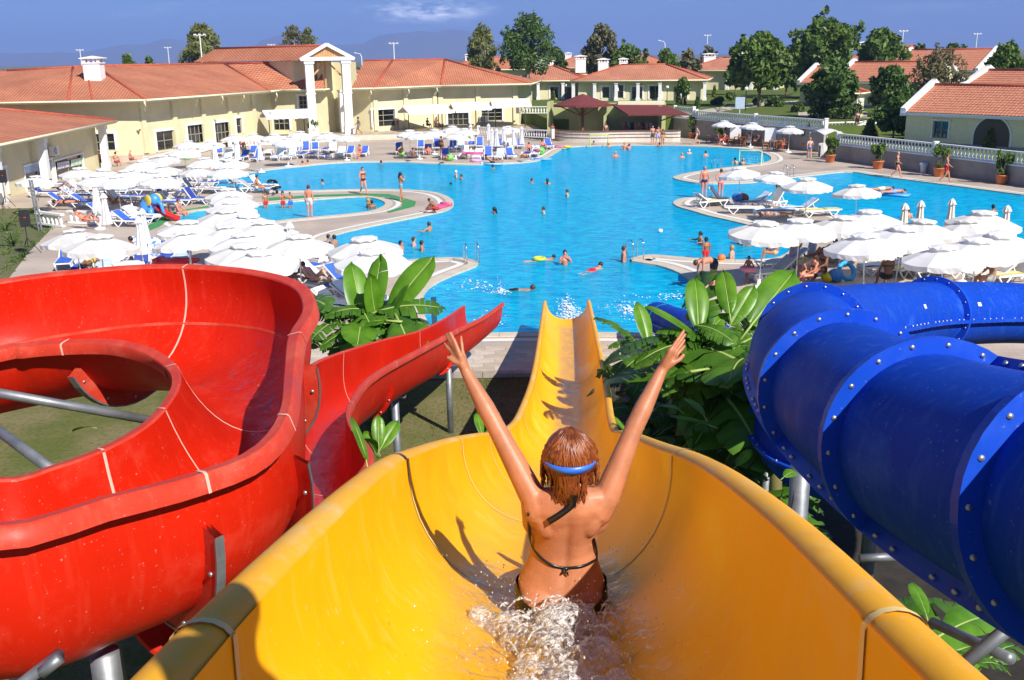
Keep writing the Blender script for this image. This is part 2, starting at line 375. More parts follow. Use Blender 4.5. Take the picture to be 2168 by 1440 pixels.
def ring_strip(poly, d0, d1, z0, z1, mb, a=0, b=None):
    p0 = offset(poly, d0); p1 = offset(poly, d1); n = len(poly)
    for i in range(n):
        j = (i+1) % n
        mb.quad((p0[i].x, p0[i].y, z1), (p1[i].x, p1[i].y, z1), (p1[j].x, p1[j].y, z1), (p0[j].x, p0[j].y, z1))
        if z0 is not None: mb.quad((p0[j].x, p0[j].y, z0), (p0[i].x, p0[i].y, z0), (p0[i].x, p0[i].y, z1), (p0[j].x, p0[j].y, z1))
def pool(name, outline, depth, bm, label, dr):
    mb = MB(); n = len(outline)
    tess([outline], -depth, mb)
    for i in range(n):
        a, b = outline[i-1], outline[i]; mb.quad((a.x, a.y, -depth), (b.x, b.y, -depth), (b.x, b.y, -.02), (a.x, a.y, -.02))
    basin = mb.build(name + '_basin', bm, kind='structure')
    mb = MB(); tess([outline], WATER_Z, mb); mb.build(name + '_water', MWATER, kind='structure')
    # coping stones: the nearest ones singly, the rest as one piece
    per = []; L = 0
    for i in range(n): per.append(L); L += (outline[(i+1) % n] - outline[i]).length
    N = int(L/.6); stones = []; pi = offset(outline, -.02); po = offset(outline, .43)
    def at(s):
        s %= L; i = max(k for k in range(n) if per[k] <= s); e = (outline[(i+1) % n]-outline[i]).length
        t = (s-per[i])/max(e, 1e-6); j = (i+1) % n
        return pi[i].lerp(pi[j], t), po[i].lerp(po[j], t)
    for k in range(N):
        a0, a1 = at(L*k/N + .006); b0, b1 = at(L*(k+1)/N - .006); stones.append((a0, a1, b1, b0))
    stones.sort(key=lambda q: q[0].length)
    rest = MB(); nn = 110 if name == 'pool' else 40
    for k, q in enumerate(stones):
        m_ = MB() if k < nn else rest
        m_.prism([(p.x, p.y) for p in q], -.06, .028)
        if k < nn: m_.build('coping_stone', MCOPE, deck)
    rest.build('coping_stones', MCOPE, deck, kind='stuff')
    if dr:
        mb = MB(); ring_strip(outline, .62, .90, None, .006, mb); mb.build('overflow_grating', MDRAIN, deck)
pool('pool', POOL, .34, MBASIN, '', True)
pool('wading_pool', KID, .22, MKIDB, '', True)
# green non-slip mat curling round the wading pool
MGREEN = mk('green_mat', (.05, .26, .08), .9, var=.2, vs=3)
mb = MB(); tess([px([(560,420),(664,413),(772,410),(824,411),(868,423),(881,427),(878,437),(824,451),(818,448),(850,438),(852,429),(825,419),(772,414),(664,418),(560,426)])], .011, mb)
mb.build('poolside_mat', MGREEN, label='green anti slip mat curving round the wading pool end', cat='mat')
mb = MB(); tess([px([(352,452),(380,446),(440,436),(446,441),(400,449),(372,458),(352,470),(338,480),(318,488),(312,478),(330,470)])], .011, mb)
mb.build('poolside_mat', MGREEN, label='green anti slip mat beside the toy elephant slide', cat='mat')

# far mountains
def ridge(name, prof, dist, z0, mat, depth, amp, seed):
    mb = MB(); rows = []; nx = 160
    for j in range(10):
        r_ = []
        for i in range(nx+1):
            xx = 2500*i/nx - 166
            k = 0
            while k < len(prof)-2 and prof[k+1][0] < xx: k += 1
            (xa, ya), (xb, yb) = prof[k], prof[k+1]; t = min(1, max(0, (xx-xa)/(xb-xa))); t = t*t*(3-2*t)
            yy = ya+(yb-ya)*t
            top = D(xx, yy, dist); fy = j/9
            hgt = max(0, top.z)*math.sin(math.pi*.5*min(1, fy*1.0)) if j else -20
            p = Vector((top.x*(1 - .18*(1-fy)), top.y*(1 - .18*(1-fy)), hgt))
            if 0 < j: p.z *= 1 + amp*(noise.noise(Vector((i*.16, j*.35, seed))) + .5*noise.noise(Vector((i*.45, j*.8, seed))))*(1 if j < 9 else .35)
            r_.append(p)
        rows.append(r_)
    mb.grid(rows); return mb.build(name, mat, smooth=True, kind='structure')
MMT = mk('mountain', (.10, .11, .06), .95, spec=.1, var=.35, vs=.004, col2=(.16, .14, .10))
ridge('mountain', [(-166,116),(150,112),(280,95),(360,86),(420,96),(520,108),(560,88),(600,78),(680,92),(760,98),(830,72),(880,70),(980,70),(1060,88),(1150,112),(1300,126),(1700,132),(2334,140)], 9500, 0, MMT, 1, .22, 3.1)
# ================================================================== terraces and buildings
def tile_roof_mat(name, c1, c2):
    m = bpy.data.materials.new(name); m.use_nodes = True; t = m.node_tree; b = t.nodes['Principled BSDF']; b.inputs['Roughness'].default_value = .75
    uv = t.nodes.new('ShaderNodeUVMap'); uv.uv_map = 'UVMap'
    br = t.nodes.new('ShaderNodeTexBrick'); br.offset = 0.0; br.inputs['Scale'].default_value = 1; br.inputs['Brick Width'].default_value = .27; br.inputs['Row Height'].default_value = .36
    br.inputs['Mortar Size'].default_value = .035; br.inputs['Mortar Smooth'].default_value = .6; br.inputs['Bias'].default_value = -.1
    br.inputs['Color1'].default_value = (*c1, 1); br.inputs['Color2'].default_value = (*c2, 1); br.inputs['Mortar'].default_value = (c1[0]*.35, c1[1]*.30, c1[2]*.30, 1)
    t.links.new(uv.outputs['UV'], br.inputs['Vector'])
    n = t.nodes.new('ShaderNodeTexNoise'); n.inputs['Scale'].default_value = .25; n.inputs['Detail'].default_value = 6; t.links.new(uv.outputs['UV'], n.inputs['Vector'])
    mx = t.nodes.new('ShaderNodeMix'); mx.data_type = 'RGBA'; mx.blend_type = 'MULTIPLY'; mx.inputs['Factor'].default_value = .55
    r_ = t.nodes.new('ShaderNodeValToRGB'); r_.color_ramp.elements[0].position = .35; r_.color_ramp.elements[0].color = (.55, .5, .5, 1); r_.color_ramp.elements[1].position = .65
    t.links.new(n.outputs['Fac'], r_.inputs['Fac']); t.links.new(br.outputs['Color'], mx.inputs['A']); t.links.new(r_.outputs['Color'], mx.inputs['B']); t.links.new(mx.outputs['Result'], b.inputs['Base Color'])
    w = t.nodes.new('ShaderNodeTexWave'); w.wave_type = 'BANDS'; w.bands_direction = 'X'; w.inputs['Scale'].default_value = 1/.27*.3183*.5*3.1416/1.0
    t.links.new(uv.outputs['UV'], w.inputs['Vector'])
    bp = t.nodes.new('ShaderNodeBump'); bp.inputs['Strength'].default_value = .5; bp.inputs['Distance'].default_value = .06
    t.links.new(br.outputs['Fac'], bp.inputs['Height']); bp.invert = True; t.links.new(bp.outputs['Normal'], b.inputs['Normal'])
    return m
MROOF = tile_roof_mat('clay_roof_tile', (.64, .245, .125), (.56, .205, .10))
MROOF2 = tile_roof_mat('orange_roof_tile', (.66, .28, .16), (.58, .23, .13))
MMAROON = mk('maroon_shingle', (.16, .032, .03), .85, var=.3, vs=6, bump=.3, bs=30)
MRIDGE = mk('ridge_tile', (.42, .085, .04), .75, var=.25, vs=3)
def siding():
    m = mk('pale_siding', (.82, .78, .54), .7, var=.05); t = m.node_tree; b = t.nodes['Principled BSDF']
    co = [x for x in t.nodes if x.type == 'TEX_COORD'][0]; w = t.nodes.new('ShaderNodeTexWave'); w.bands_direction = 'Z'; w.wave_profile = 'SAW'; w.inputs['Scale'].default_value = 1.6
    t.links.new(co.outputs['Object'], w.inputs['Vector']); bp = t.nodes.new('ShaderNodeBump'); bp.inputs['Strength'].default_value = .9; bp.inputs['Distance'].default_value = .05
    t.links.new(w.outputs['Fac'], bp.inputs['Height']); t.links.new(bp.outputs['Normal'], b.inputs['Normal']); return m
MSIDE = siding()
MBOARD = mk('timber_boarding', (.55, .30, .12), .7, var=.2, vs=3)
MGREY = mk('awning_fabric', (.62, .60, .58), .8, var=.05)

# ---- raised ground
WA0, WA1 = G(1425, 288), G(1742, 323); WB0, WB1 = G(1768, 339), G(2240, 405)
TA, TB = 1.85, 1.2
mb = MB(); mb.prism([(WA0.x, WA0.y), (WA1.x, WA1.y), (46, 99), (220, 120), (220, 700), (-45, 700), (-6, 142), (3.0, 118), (4.2, 105.5)], -.1, TA); mb.build('terrace_lawn', MLAWN, kind='structure')
mb = MB(); mb.prism([(WB0.x, WB0.y), (WB1.x, WB1.y), (90, 58), (90, 108), (46, 98.8), (WA1.x+1.2, WA1.y+.6)], -.1, TB); mb.build('terrace_lawn', MLAWN, kind='structure')
mb = MB(); mb.prism([(-28.5, 103.5), (-24, 104.5), (-16.5, 107), (-3.5, 109), (3.6, 105.3), (4.5, 118), (2.5, 130), (-60, 140), (-60, 86), (-36, 86), (-30.2, 87.2)], -.05, .45); mb.build('plaza', MDECK, kind='structure')
for k in range(3):
    mb = MB(); mb.prism([(-24.5-.3*k, 104.2-.35*k), (-16.3, 106.6-.35*k), (-3.4, 108.6-.35*k), (-3.2, 109.4), (-16.3, 107.4), (-24.8, 105.0)], -.05+.001*k, .44-.14*(k+1)+.14); mb.build('plaza_step', MCOPE, kind='structure')
def wallrun(name, a, b, z0, z1, th, mat, label, cap=True):
    d = (b-a).normalized(); n = Vector((d.y, -d.x, 0)); t = thing(name, label, 'wall', a)
    m_ = MB(); m_.prism([(a.x, a.y), (b.x, b.y), ((b-n*th).x, (b-n*th).y), ((a-n*th).x, (a-n*th).y)], z0, z1); m_.build('wall_face', mat, t)
    c, e = a+n*.05, b+n*.05
    m_ = MB(); m_.prism([(c.x, c.y), (e.x, e.y), ((b-n*(th+.05)).x, (b-n*(th+.05)).y), ((a-n*(th+.05)).x, (a-n*(th+.05)).y)], z1+.002, z1+.08); m_.build('wall_cap', MW, t)
    return t
wn = Vector(((WA1-WA0).normalized().y, -(WA1-WA0).normalized().x, 0))
wallrun('retaining_wall', WA0+wn*.02, WA1+wn*.02, -.05, TA-.02, .3, MWALL, 'grey retaining wall behind the cafe tables right of the bar')
wn2 = Vector(((WB1-WB0).normalized().y, -(WB1-WB0).normalized().x, 0))
wallrun('retaining_wall', WB0+wn2*.02, WB1+wn2*.02, -.05, TB-.02, .3, MWALL, 'grey retaining wall along the right pool below the house')
# garden paths on the terrace
MPATH = mk('pale_path', (.48, .42, .33), .8, var=.12)
for lst, z in (([(1430,241),(1530,226),(1620,216),(1690,213),(1690,219),(1625,223),(1540,234),(1450,249)], TA+.012), ([(1690,236),(1760,240),(1830,236),(1900,250),(1890,258),(1810,246),(1740,250),(1690,246)], TA+.012)):
    mb = MB(); tess([[G(x, y, z) for x, y in lst]], z, mb); mb.build('garden_path', MPATH, kind='structure')

# ---- balustrades
_p = MB(); _p.lathe([(.045, 0), (.075, .03), (.05, .08), (.095, .22), (.085, .34), (.04, .46), (.045, .56), (.075, .60), (.07, .63)], 8); BALU = _p.mesh('baluster', True); BALU.materials.append(MW)
def balustrade(a, b, z, label, pitch=.33, h=.80, posts=True, z1=None):
    a = Vector((a[0], a[1], 0)); b = Vector((b[0], b[1], 0)); d = b-a; L = d.length; d /= L; z1 = z if z1 is None else z1
    t = thing('balustrade', label, 'balustrade', (a.x, a.y, z)); zz = lambda s: z+(z1-z)*s/L
    P = lambda s, dz: (a.x+d.x*s, a.y+d.y*s, zz(s)+dz)
    MB().bar(P(0, .05), P(L, .05), .20, .10).build('base_rail', MW, t)
    MB().bar(P(0, h-.05), P(L, h-.05), .24, .10).build('top_rail', MW, t)
    n = int(L/pitch)
    for k in range(n):
        o = mkobj('baluster', BALU, None, t, True); o.location = P((k+.5)*L/n, .10); o.scale = (1, 1, (h-.2)/.63)
    if posts:
        for s in [0, L] + ([L*q/ max(1, int(L/7)) for q in range(1, int(L/7))] if L > 10 else []):
            m_ = MB(); p = P(s, 0); m_.box((p[0], p[1], p[2]+(h+.06)/2), (.27, .27, h+.06)); m_.box((p[0], p[1], p[2]+h+.09), (.34, .34, .07)); m_.build('post', MW, t)
    return t
ofs = lambda p, n_, d_: (p.x+n_.x*d_, p.y+n_.y*d_)
balustrade(ofs(WA0.lerp(WA1, .17), wn, -.15), ofs(WA1, wn, -.15), TA+.06, 'white balustrade on the wall above the cafe tables')
balustrade(ofs(WA0, wn, -.15), ofs(WA0.lerp(WA1, .15), wn, -.15), TA+.34, 'short raised white balustrade right beside the maroon bar roof')
balustrade(ofs(WB0, wn2, -.15), ofs(WB1, wn2, -.15), TB+.06, 'long white balustrade on the wall in front of the right house')
q0 = G(1770, 305, .4); balustrade((q0.x, q0.y), (q0.x+3.2, q0.y+2.2), .35, 'sloping white stair balustrade beside the white canopy', z1=1.3)
q0 = G(1772, 290, TB); balustrade((q0.x+.3, q0.y+5), (q0.x+5.4, q0.y+6), TB+.1, 'white balustrade at the top of the stairs by the standing waiter')
a0, a1 = G(212, 345, .05), G(490, 312, .05)
balustrade((-29.0, 80.5), (-28.6, 97.0), .06, 'white balustrade along the left building behind the crowded parasols')
balustrade((-27.6, 100.0), (-22.0, 102.3), .06, 'white balustrade in front of the entrance tower behind loungers')
balustrade((-21.5, 102.5), (-18.2, 104.0), .06, 'short white balustrade left of the plaza steps')
balustrade((-3.2, 107.6), (4.4, 100.6), .30, 'white balustrade curving beside the restaurant terrace left of the bar')
balustrade((1.0, 117.0), (5.5, 115.5), TA+.06, 'white balustrade on the upper wall left of the bar', posts=True)

# ---- facade with real openings
def plane_hit(x, y, a, d, n):
    r_ = ray(x, y); o = Vector((0, 0, CAM_H)); t = (a-o).dot(n)/r_.dot(n); p = o+r_*t; return ((p-a).dot(d), p.z)
def window(root, a, d, n, u0, u1, v0, v1, nx, ny, recess=.16, surround=.22, sm=MW, glass=MGLASS, frame=MFRAME, door=False):
    P = lambda u, v, o_=0.0: a + d*u + Vector((0, 0, v-a.z)) + n*o_
    w = mkobj('window' if not door else 'door', None, None, root, False) if False else None
    m_ = MB(); m_.quad(P(u0, v0, -recess), P(u1, v0, -recess), P(u1, v1, -recess), P(u0, v1, -recess)); g = m_.build('door' if door else 'window', glass, root)
    m_ = MB(); fw = .07
    for k in range(nx+1): u = u0+fw/2+(u1-u0-fw)*k/nx; m_.bar(P(u, v0, -recess+.03), P(u, v1, -recess+.03), fw, .05, n)
    for k in range(ny+1): v = v0+fw/2+(v1-v0-fw)*k/ny; m_.bar(P(u0, v, -recess+.034), P(u1, v, -recess+.034), .05, fw, (0, 0, 1))
    m_.build('window_frame', frame, g)
    if surround:
        s = surround; m_ = MB()
        m_.bar(P(u0-s/2, v0-.02, .03), P(u0-s/2, v1, .03), s, .10, n); m_.bar(P(u1+s/2, v0-.02, .03), P(u1+s/2, v1, .03), s, .10, n)
        m_.bar(P(u0-s-.06, v1+s/2, .034), P(u1+s+.06, v1+s/2, .034), .10, s, (0, 0, 1)); m_.build('surround', sm, g)
def facade(root, a, b, z0, z1, rects, mat, name='wall', rec=.2):
    a = Vector((a[0], a[1], z0)); b = Vector((b[0], b[1], z0)); d = (b-a); L = d.length; d /= L; n = Vector((d.y, -d.x, 0))
    ops = []
    for r_ in rects:
        x0, y0, x1, y1 = r_[:4]; cy = (y0+y1)/2; cx = (x0+x1)/2
        u0 = plane_hit(x0, cy, a, d, n)[0]; u1 = plane_hit(x1, cy, a, d, n)[0]; v1 = plane_hit(cx, y0, a, d, n)[1]; v0 = plane_hit(cx, y1, a, d, n)[1]
        u0 = max(.05, u0); u1 = min(L-.05, u1); v0 = max(z0+.02, v0); v1 = min(z1-.1, v1)
        if u1-u0 > .2 and v1-v0 > .2: ops.append((u0, u1, v0, v1, r_[4], r_[5], r_[6] if len(r_) > 6 else .22))
    us = sorted({0, L, *[o[0] for o in ops], *[o[1] for o in ops]}); vs = sorted({z0, z1, *[o[2] for o in ops], *[o[3] for o in ops]})
    P = lambda u, v, o_=0.0: a + d*u + Vector((0, 0, v-z0)) + n*o_
    m_ = MB()
    for i in range(len(us)-1):
        for j in range(len(vs)-1):
            cu, cv = (us[i]+us[i+1])/2, (vs[j]+vs[j+1])/2
            if any(o[0] < cu < o[1] and o[2] < cv < o[3] for o in ops): continue
            m_.quad(P(us[i], vs[j]), P(us[i+1], vs[j]), P(us[i+1], vs[j+1]), P(us[i], vs[j+1]))
    for o in ops:
        u0, u1, v0, v1 = o[:4]
        m_.quad(P(u0, v0), P(u0, v1), P(u0, v1, -rec), P(u0, v0, -rec)); m_.quad(P(u1, v1), P(u1, v0), P(u1, v0, -rec), P(u1, v1, -rec))
        m_.quad(P(u0, v1), P(u1, v1), P(u1, v1, -rec), P(u0, v1, -rec)); m_.quad(P(u1, v0), P(u0, v0), P(u0, v0, -rec), P(u1, v0, -rec))
    m_.build(name, mat, root)
    for o in ops: window(root, a, d, n, *o[:6], surround=o[6])
    return a, d, n, L
def roof_face(root, pts, mat=None, name='roof_slope', th=.10):
    pts = [Vector(p) for p in pts]; nrm = (pts[1]-pts[0]).cross(pts[-1]-pts[0])
    if nrm.z < 0: pts = [pts[1], pts[0]] + pts[:1:-1]; 
    e = pts[1]-pts[0]; e.normalize(); nrm = (pts[1]-pts[0]).cross(pts[-1]-pts[0]).normalized(); s = nrm.cross(e)
    m_ = MB(); m_.poly(pts); me = m_.mesh(name); ul = me.uv_layers.new(name='UVMap')
    for l in me.loops:
        q = me.vertices[l.vertex_index].co - pts[0]; ul.data[l.index].uv = (q.dot(e), q.dot(s))
    return mkobj(name, me, mat or MROOF, root, True)
def ridge_caps(root, a, b, r_=.13, mat=None):
    a, b = Vector(a), Vector(b); a.z += .03; b.z += .03; MB().tube([a, b], r_, 8).build('ridge_cap', mat or MRIDGE, root, smooth=True)
def eave(root, pts, z, th=.22, gut=True):
    m_ = MB(); m_.prism([(p[0], p[1]) for p in pts], z-th, z-.01); m_.build('eave', MCREAM2, root)
    if gut:
        n = len(pts)
        for i in range(n):
            a, b = Vector((*pts[i][:2], z-.03)), Vector((*pts[(i+1) % n][:2], z-.03)); d = (b-a).normalized(); o = Vector((d.y, -d.x, 0))*.08
            MB().tube([a+o, b+o], .085, 8).build('gutter', MCREAM2, root, smooth=True)
def chimney(root, c, w=1.0, dd=.7, h=1.5, z=6.0):
    m_ = MB(); m_.box((c[0], c[1], z+h/2), (w, dd, h)); m_.box((c[0], c[1], z+h+.05), (w*1.12, dd*1.12, .1))
    for sx in (-1, 1):
        for sy in (-1, 1): m_.box((c[0]+sx*w*.42, c[1]+sy*dd*.42, z+h+.27), (w*.16, dd*.16, .34))
    for k in (-.15, .15): m_.box((c[0]+k*w, c[1]-dd*.40, z+h+.27), (w*.14, .05, .34))
    ch = m_.build('chimney', MW, root)
    m_ = MB(); m_.box((c[0], c[1], z+h+.47), (w*1.3, dd*1.3, .08)); n0 = len(m_.v)
    m_.v += [(c[0]-w*.6, c[1]-dd*.6, z+h+.512), (c[0]+w*.6, c[1]-dd*.6, z+h+.512), (c[0]+w*.6, c[1]+dd*.6, z+h+.512), (c[0]-w*.6, c[1]+dd*.6, z+h+.512), (c[0], c[1], z+h+.68)]
    m_.f += [(n0, n0+1, n0+4), (n0+1, n0+2, n0+4), (n0+2, n0+3, n0+4), (n0+3, n0, n0+4)]; m_.build('chimney_cap', MW, ch)
def hip_house(name, label, c, w, dp, rz, z0, ze, zr, mat=None, wallm=None, chims=(), cols=0, overh=1.0, front=None, cat='house'):
    c = Vector((c[0], c[1], z0)); t = thing(name, label, cat, c); M = Matrix.Rotation(rz, 3, 'Z'); T = lambda x, y, z: c + M @ Vector((x, y, 0)) + Vector((0, 0, z-z0))
    a, b, e, f_ = T(-w/2, -dp/2, z0), T(w/2, -dp/2, z0), T(w/2, dp/2, z0), T(-w/2, dp/2, z0)
    facade(t, a, b, z0, ze, front or [], wallm or MCREAM)
    facade(t, b, e, z0, ze, [], wallm or MCREAM); facade(t, e, f_, z0, ze, [], wallm or MCREAM); facade(t, f_, a, z0, ze, [], wallm or MCREAM)
    W_, D_ = w/2+overh, dp/2+overh; E = [T(-W_, -D_, ze), T(W_, -D_, ze), T(W_, D_, ze), T(-W_, D_, ze)]; eave(t, E, ze)
    k = min(W_, D_); r0, r1 = (T(-W_+k, 0, zr), T(W_-k, 0, zr)) if W_ >= D_ else (T(0, -D_+k, zr), T(0, D_-k, zr))
    if W_ >= D_:
        roof_face(t, [E[0], E[1], r1, r0], mat); roof_face(t, [E[1], E[2], r1], mat); roof_face(t, [E[2], E[3], r0, r1], mat); roof_face(t, [E[3], E[0], r0], mat)
        hips = [(E[0], r0), (E[3], r0), (E[1], r1), (E[2], r1), (r0, r1)]
    else:
        roof_face(t, [E[0], E[1], r0], mat); roof_face(t, [E[1], E[2], r1, r0], mat); roof_face(t, [E[2], E[3], r1], mat); roof_face(t, [E[3], E[0], r0, r1], mat)
        hips = [(E[0], r0), (E[1], r0), (E[2], r1), (E[3], r1), (r0, r1)]
    for p, q in hips:
        if (p-q).length > .1: ridge_caps(t, p, q)
    for cx, cy, cw, chh, zb in chims: q = T(cx, cy, 0); chimney(t, (q.x, q.y), cw, cw*.7, chh, zb)
    for k in range(cols):
        q = T(-W_+.4+(2*W_-.8)*k/(cols-1), -D_+.35, z0); m_ = MB(); m_.box((q.x, q.y, (z0+ze)/2-.1), (.42, .42, ze-z0-.22), rz); m_.box((q.x, q.y, ze-.38), (.56, .56, .16), rz); m_.box((q.x, q.y, z0+.2), (.56, .56, .4), rz); m_.build('column', MW, t)
    return t, T

# ---- restaurant building on the left
MBd = thing('restaurant_building', 'long cream restaurant building with red tiled roofs and white entrance tower', 'building', (-28, 105, .45))
ZE = 5.15
facade(MBd, (-46, 85.9), (-31.9, 88.0), .4, ZE, [(203,283,243,319,2,2)], MCREAM)
facade(MBd, (-31.9, 88.0), (-26.3, 106.0), .4, ZE, [(331,277,369,318,2,2),(397,264,433,304,4,2),(455,259,487,302,4,2),(500,250,512,283,1,2)], MCREAM)
facade(MBd, (-26.3, 106.0), (-25.6, 110.6), .4, ZE, [], MCREAM)
facade(MBd, (-25.6, 110.6), (-20.4, 110.4), .4, ZE, [(559,247,613,276,3,2),(633,203,650,232,2,3)], MCREAM)
facade(MBd, (-20.4, 110.4), (-19.3, 114.0), .4, 7.9, [], MCREAM)
facade(MBd, (-19.3, 114.0), (-16.6, 113.0), .4, 7.9, [(662,150,683,236,2,5)], MCREAM)
facade(MBd, (-16.6, 113.0), (-15.0, 112.2), .4, ZE, [], MCREAM)
facade(MBd, (-15.0, 112.2), (-8.2, 117.8), .4, ZE, [(704,237,724,275,2,3),(735,236,752,272,2,3),(785,232,836,268,2,3)], MCREAM)
facade(MBd, (-8.2, 117.8), (1.2, 119.4), .4, ZE, [(877,244,922,270,4,2),(948,239,992,265,4,2),(1019,230,1063,256,3,3)], MCREAM)
facade(MBd, (1.2, 119.4), (3.0, 131), .4, ZE, [], MCREAM)
facade(MBd, (3.0, 131), (-46, 131), .4, ZE, [], MCREAM)
for p, q in (((-31.9, 88.0), (-26.3, 106.0)), ((-8.2, 117.8), (1.2, 119.4)), ((-15, 112.2), (-8.2, 117.8))):   # pilasters
    p, q = Vector((*p, 0)), Vector((*q, 0)); d = (q-p); L = d.length; d /= L; n = Vector((d.y, -d.x, 0)); k = max(2, int(L/4.2))
    for i in range(k+1):
        s = p + d*(.4 + (L-.8)*i/k) + n*.10; MB().box((s.x, s.y, (.42+ZE-.25)/2+.1), (.55, .22, ZE-.75), math.atan2(d.y, d.x)).build('pilaster', MCREAM, MBd)
E1 = [(-47, 84.5), (-30.6, 86.5), (-24.6, 106.0), (-24.0, 109.2), (-19.5, 109.2), (-19.5, 132), (-47, 132)]
eave(MBd, E1, ZE); R1 = Vector((-38.5, 96.5, 7.9)); R2 = Vector((-31, 113, 7.9))
v3 = lambda p, z=ZE: Vector((p[0], p[1], z))
RW = Vector((-47, 97, 7.6))
roof_face(MBd, [v3(E1[0]), v3(E1[1]), R1, RW]); roof_face(MBd, [v3(E1[1]), v3(E1[2]), R2, R1]); roof_face(MBd, [v3(E1[2]), v3(E1[3]), v3(E1[4]), Vector((-20.5, 113, 7.9)), R2])
roof_face(MBd, [v3(E1[6]), RW, R1, R2, Vector((-31, 132, 5.2))])
for a_, b_ in ((E1[1], R1), (E1[2], R2), ): ridge_caps(MBd, v3(a_), b_)
ridge_caps(MBd, R1, R2); ridge_caps(MBd, RW, R1); ridge_caps(MBd, R2, (-20.5, 113, 7.9))
mid = v3(E1[0]).lerp(v3(E1[1]), .62); ridge_caps(MBd, mid, R1.lerp(RW, .25)); ridge_caps(MBd, v3(E1[0]).lerp(v3(E1[1]), .74), R1.lerp(RW, .1), .09)
chimney(MBd, (-37.0, 92.4), 1.5, 1.1, 1.75, 6.4)
# hall roof behind the tower
ga, gb = Vector((-21.4, 108.2, 8.15)), Vector((-16.7, 109.8, 8.15)); gt = (ga+gb)/2 + Vector((0, 0, 1.45)); back = Vector((-15.5, 13.5, 0))
roof_face(MBd, [ga, gt, gt+back, ga+back]); roof_face(MBd, [gb, gt, gt+back, gb+back]); ridge_caps(MBd, gt, gt+back)
m_ = MB(); q = [ga+Vector((.5, .3, -.05)), gb+Vector((-.4, .4, -.05)), gb+back+Vector((-.4, 0, -.05)), ga+back+Vector((.5, 0, -.05))]
off = Vector((-2.0, 1.74, 0))
m_.prism([(p.x, p.y) for p in (q[0]+off, q[1]+off, q[2], q[3])], 4.9, 8.1); m_.build('hall_wall', MCREAM, MBd)
# entrance portico: gable frame on two tall columns
TT = thing('entrance_portico', 'tall white gabled portico on columns in front of the restaurant', 'portico', ((ga+gb)/2).to_tuple()[:2] + (.45,))
gd = (gb-ga).normalized(); gn = Vector((gd.y, -gd.x, 0)); rzg = math.atan2(gd.y, gd.x)
for s in (ga+gd*.55, gb-gd*.55):
    m_ = MB(); m_.box((s.x, s.y, 4.2), (.85, .85, 7.5), rzg); m_.box((s.x, s.y, .8), (1.05, 1.05, .75), rzg); m_.box((s.x, s.y, 4.75), (1.0, 1.0, .16), rzg); m_.box((s.x, s.y, 7.9), (1.05, 1.05, .26), rzg); m_.build('column', MW, TT)
    s2 = s - gn*3.2; m_ = MB(); m_.box((s2.x, s2.y, 2.6), (.75, .75, 4.3), rzg); m_.box((s2.x, s2.y, 4.85), (.95, .95, .2), rzg); m_.build('column', MW, TT)
fo = gn*.46
MB().bar(ga+fo-gd*.25+Vector((0,0,.12)), gb+fo+gd*.25+Vector((0,0,.12)), .30, .36).build('tie_beam', MW, TT)
for s_ in (ga-gd*.35, gb+gd*.35): MB().bar(s_+fo*1.02+Vector((0,0,.05)), gt+fo*1.02+Vector((0,0,.12)), .34, .34).build('gable_rafter', MW, TT)
nb = 15
for k in range(nb):   # timber boards of the gable
    t0 = (k+.5)/nb; x0 = ga.lerp(gb, .08+.84*t0) + fo*.5; hgt = 1.35*(1-abs(2*(.08+.84*t0)-1))
    if hgt > .15: MB().box((x0.x, x0.y, 8.3+hgt/2), (.84*4.9/nb*.94, .05, hgt), rzg).build('gable_board', MBOARD, TT)
MB().bar(ga+gd*1.0-gn*.5+Vector((0,0,-1.6)), (ga+gb)/2-gn*.5+Vector((0,0,-.05)), .16, .16).build('brace', MBOARD, TT)
MB().bar(gb-gd*1.0-gn*.5+Vector((0,0,-1.6)), (ga+gb)/2-gn*.5+Vector((0,0,-.05)), .16, .16).build('brace', MBOARD, TT)
MB().bar((ga+gb)/2-gn*1.6+Vector((0,0,-3.2)), (ga+gb)/2-gn*1.6, .2, .2).build('king_post', MBOARD, TT)
# right wing roof
E2 = [(-16.8, 110.0), (-14.5, 110.6), (-7.6, 116.5), (2.6, 118.2), (4.2, 131.5), (-16.8, 131.5)]
eave(MBd, E2, ZE); a1, a2 = Vector((-16.8, 121, 7.95)), Vector((-7.5, 123.5, 7.95)); hp = Vector((-2.6, 122.2, 6.9))
roof_face(MBd, [v3(E2[1]), v3(E2[2]), hp, a2, a1, v3(E2[0])]) if False else None
roof_face(MBd, [v3(E2[0]), v3(E2[1]), v3(E2[2]), a2, a1]); roof_face(MBd, [v3(E2[2]), v3(E2[3]), a2]); roof_face(MBd, [v3(E2[3]), v3(E2[4]), a2])
roof_face(MBd, [v3(E2[4]), v3(E2[5]), a1, a2])
for p, q in ((v3(E2[2]), a2), (v3(E2[3]), a2), (a1, a2), (v3(E2[1]), a1.lerp(a2, .35))): ridge_caps(MBd, p, q)
for x_, y_ in ((305,215),(415,206),(470,203),(515,199),(585,197),(785,192),(865,189),(925,186)):   # curled downpipes
    p = G(x_, y_, ZE-.1); MB().tube([p, p+Vector((.05, .1, -.35)), p+Vector((-.3, .7, -.65)), p+Vector((-.3, .9, -.8))], .06, 8).build('downpipe', MCREAM2, MBd, smooth=True)
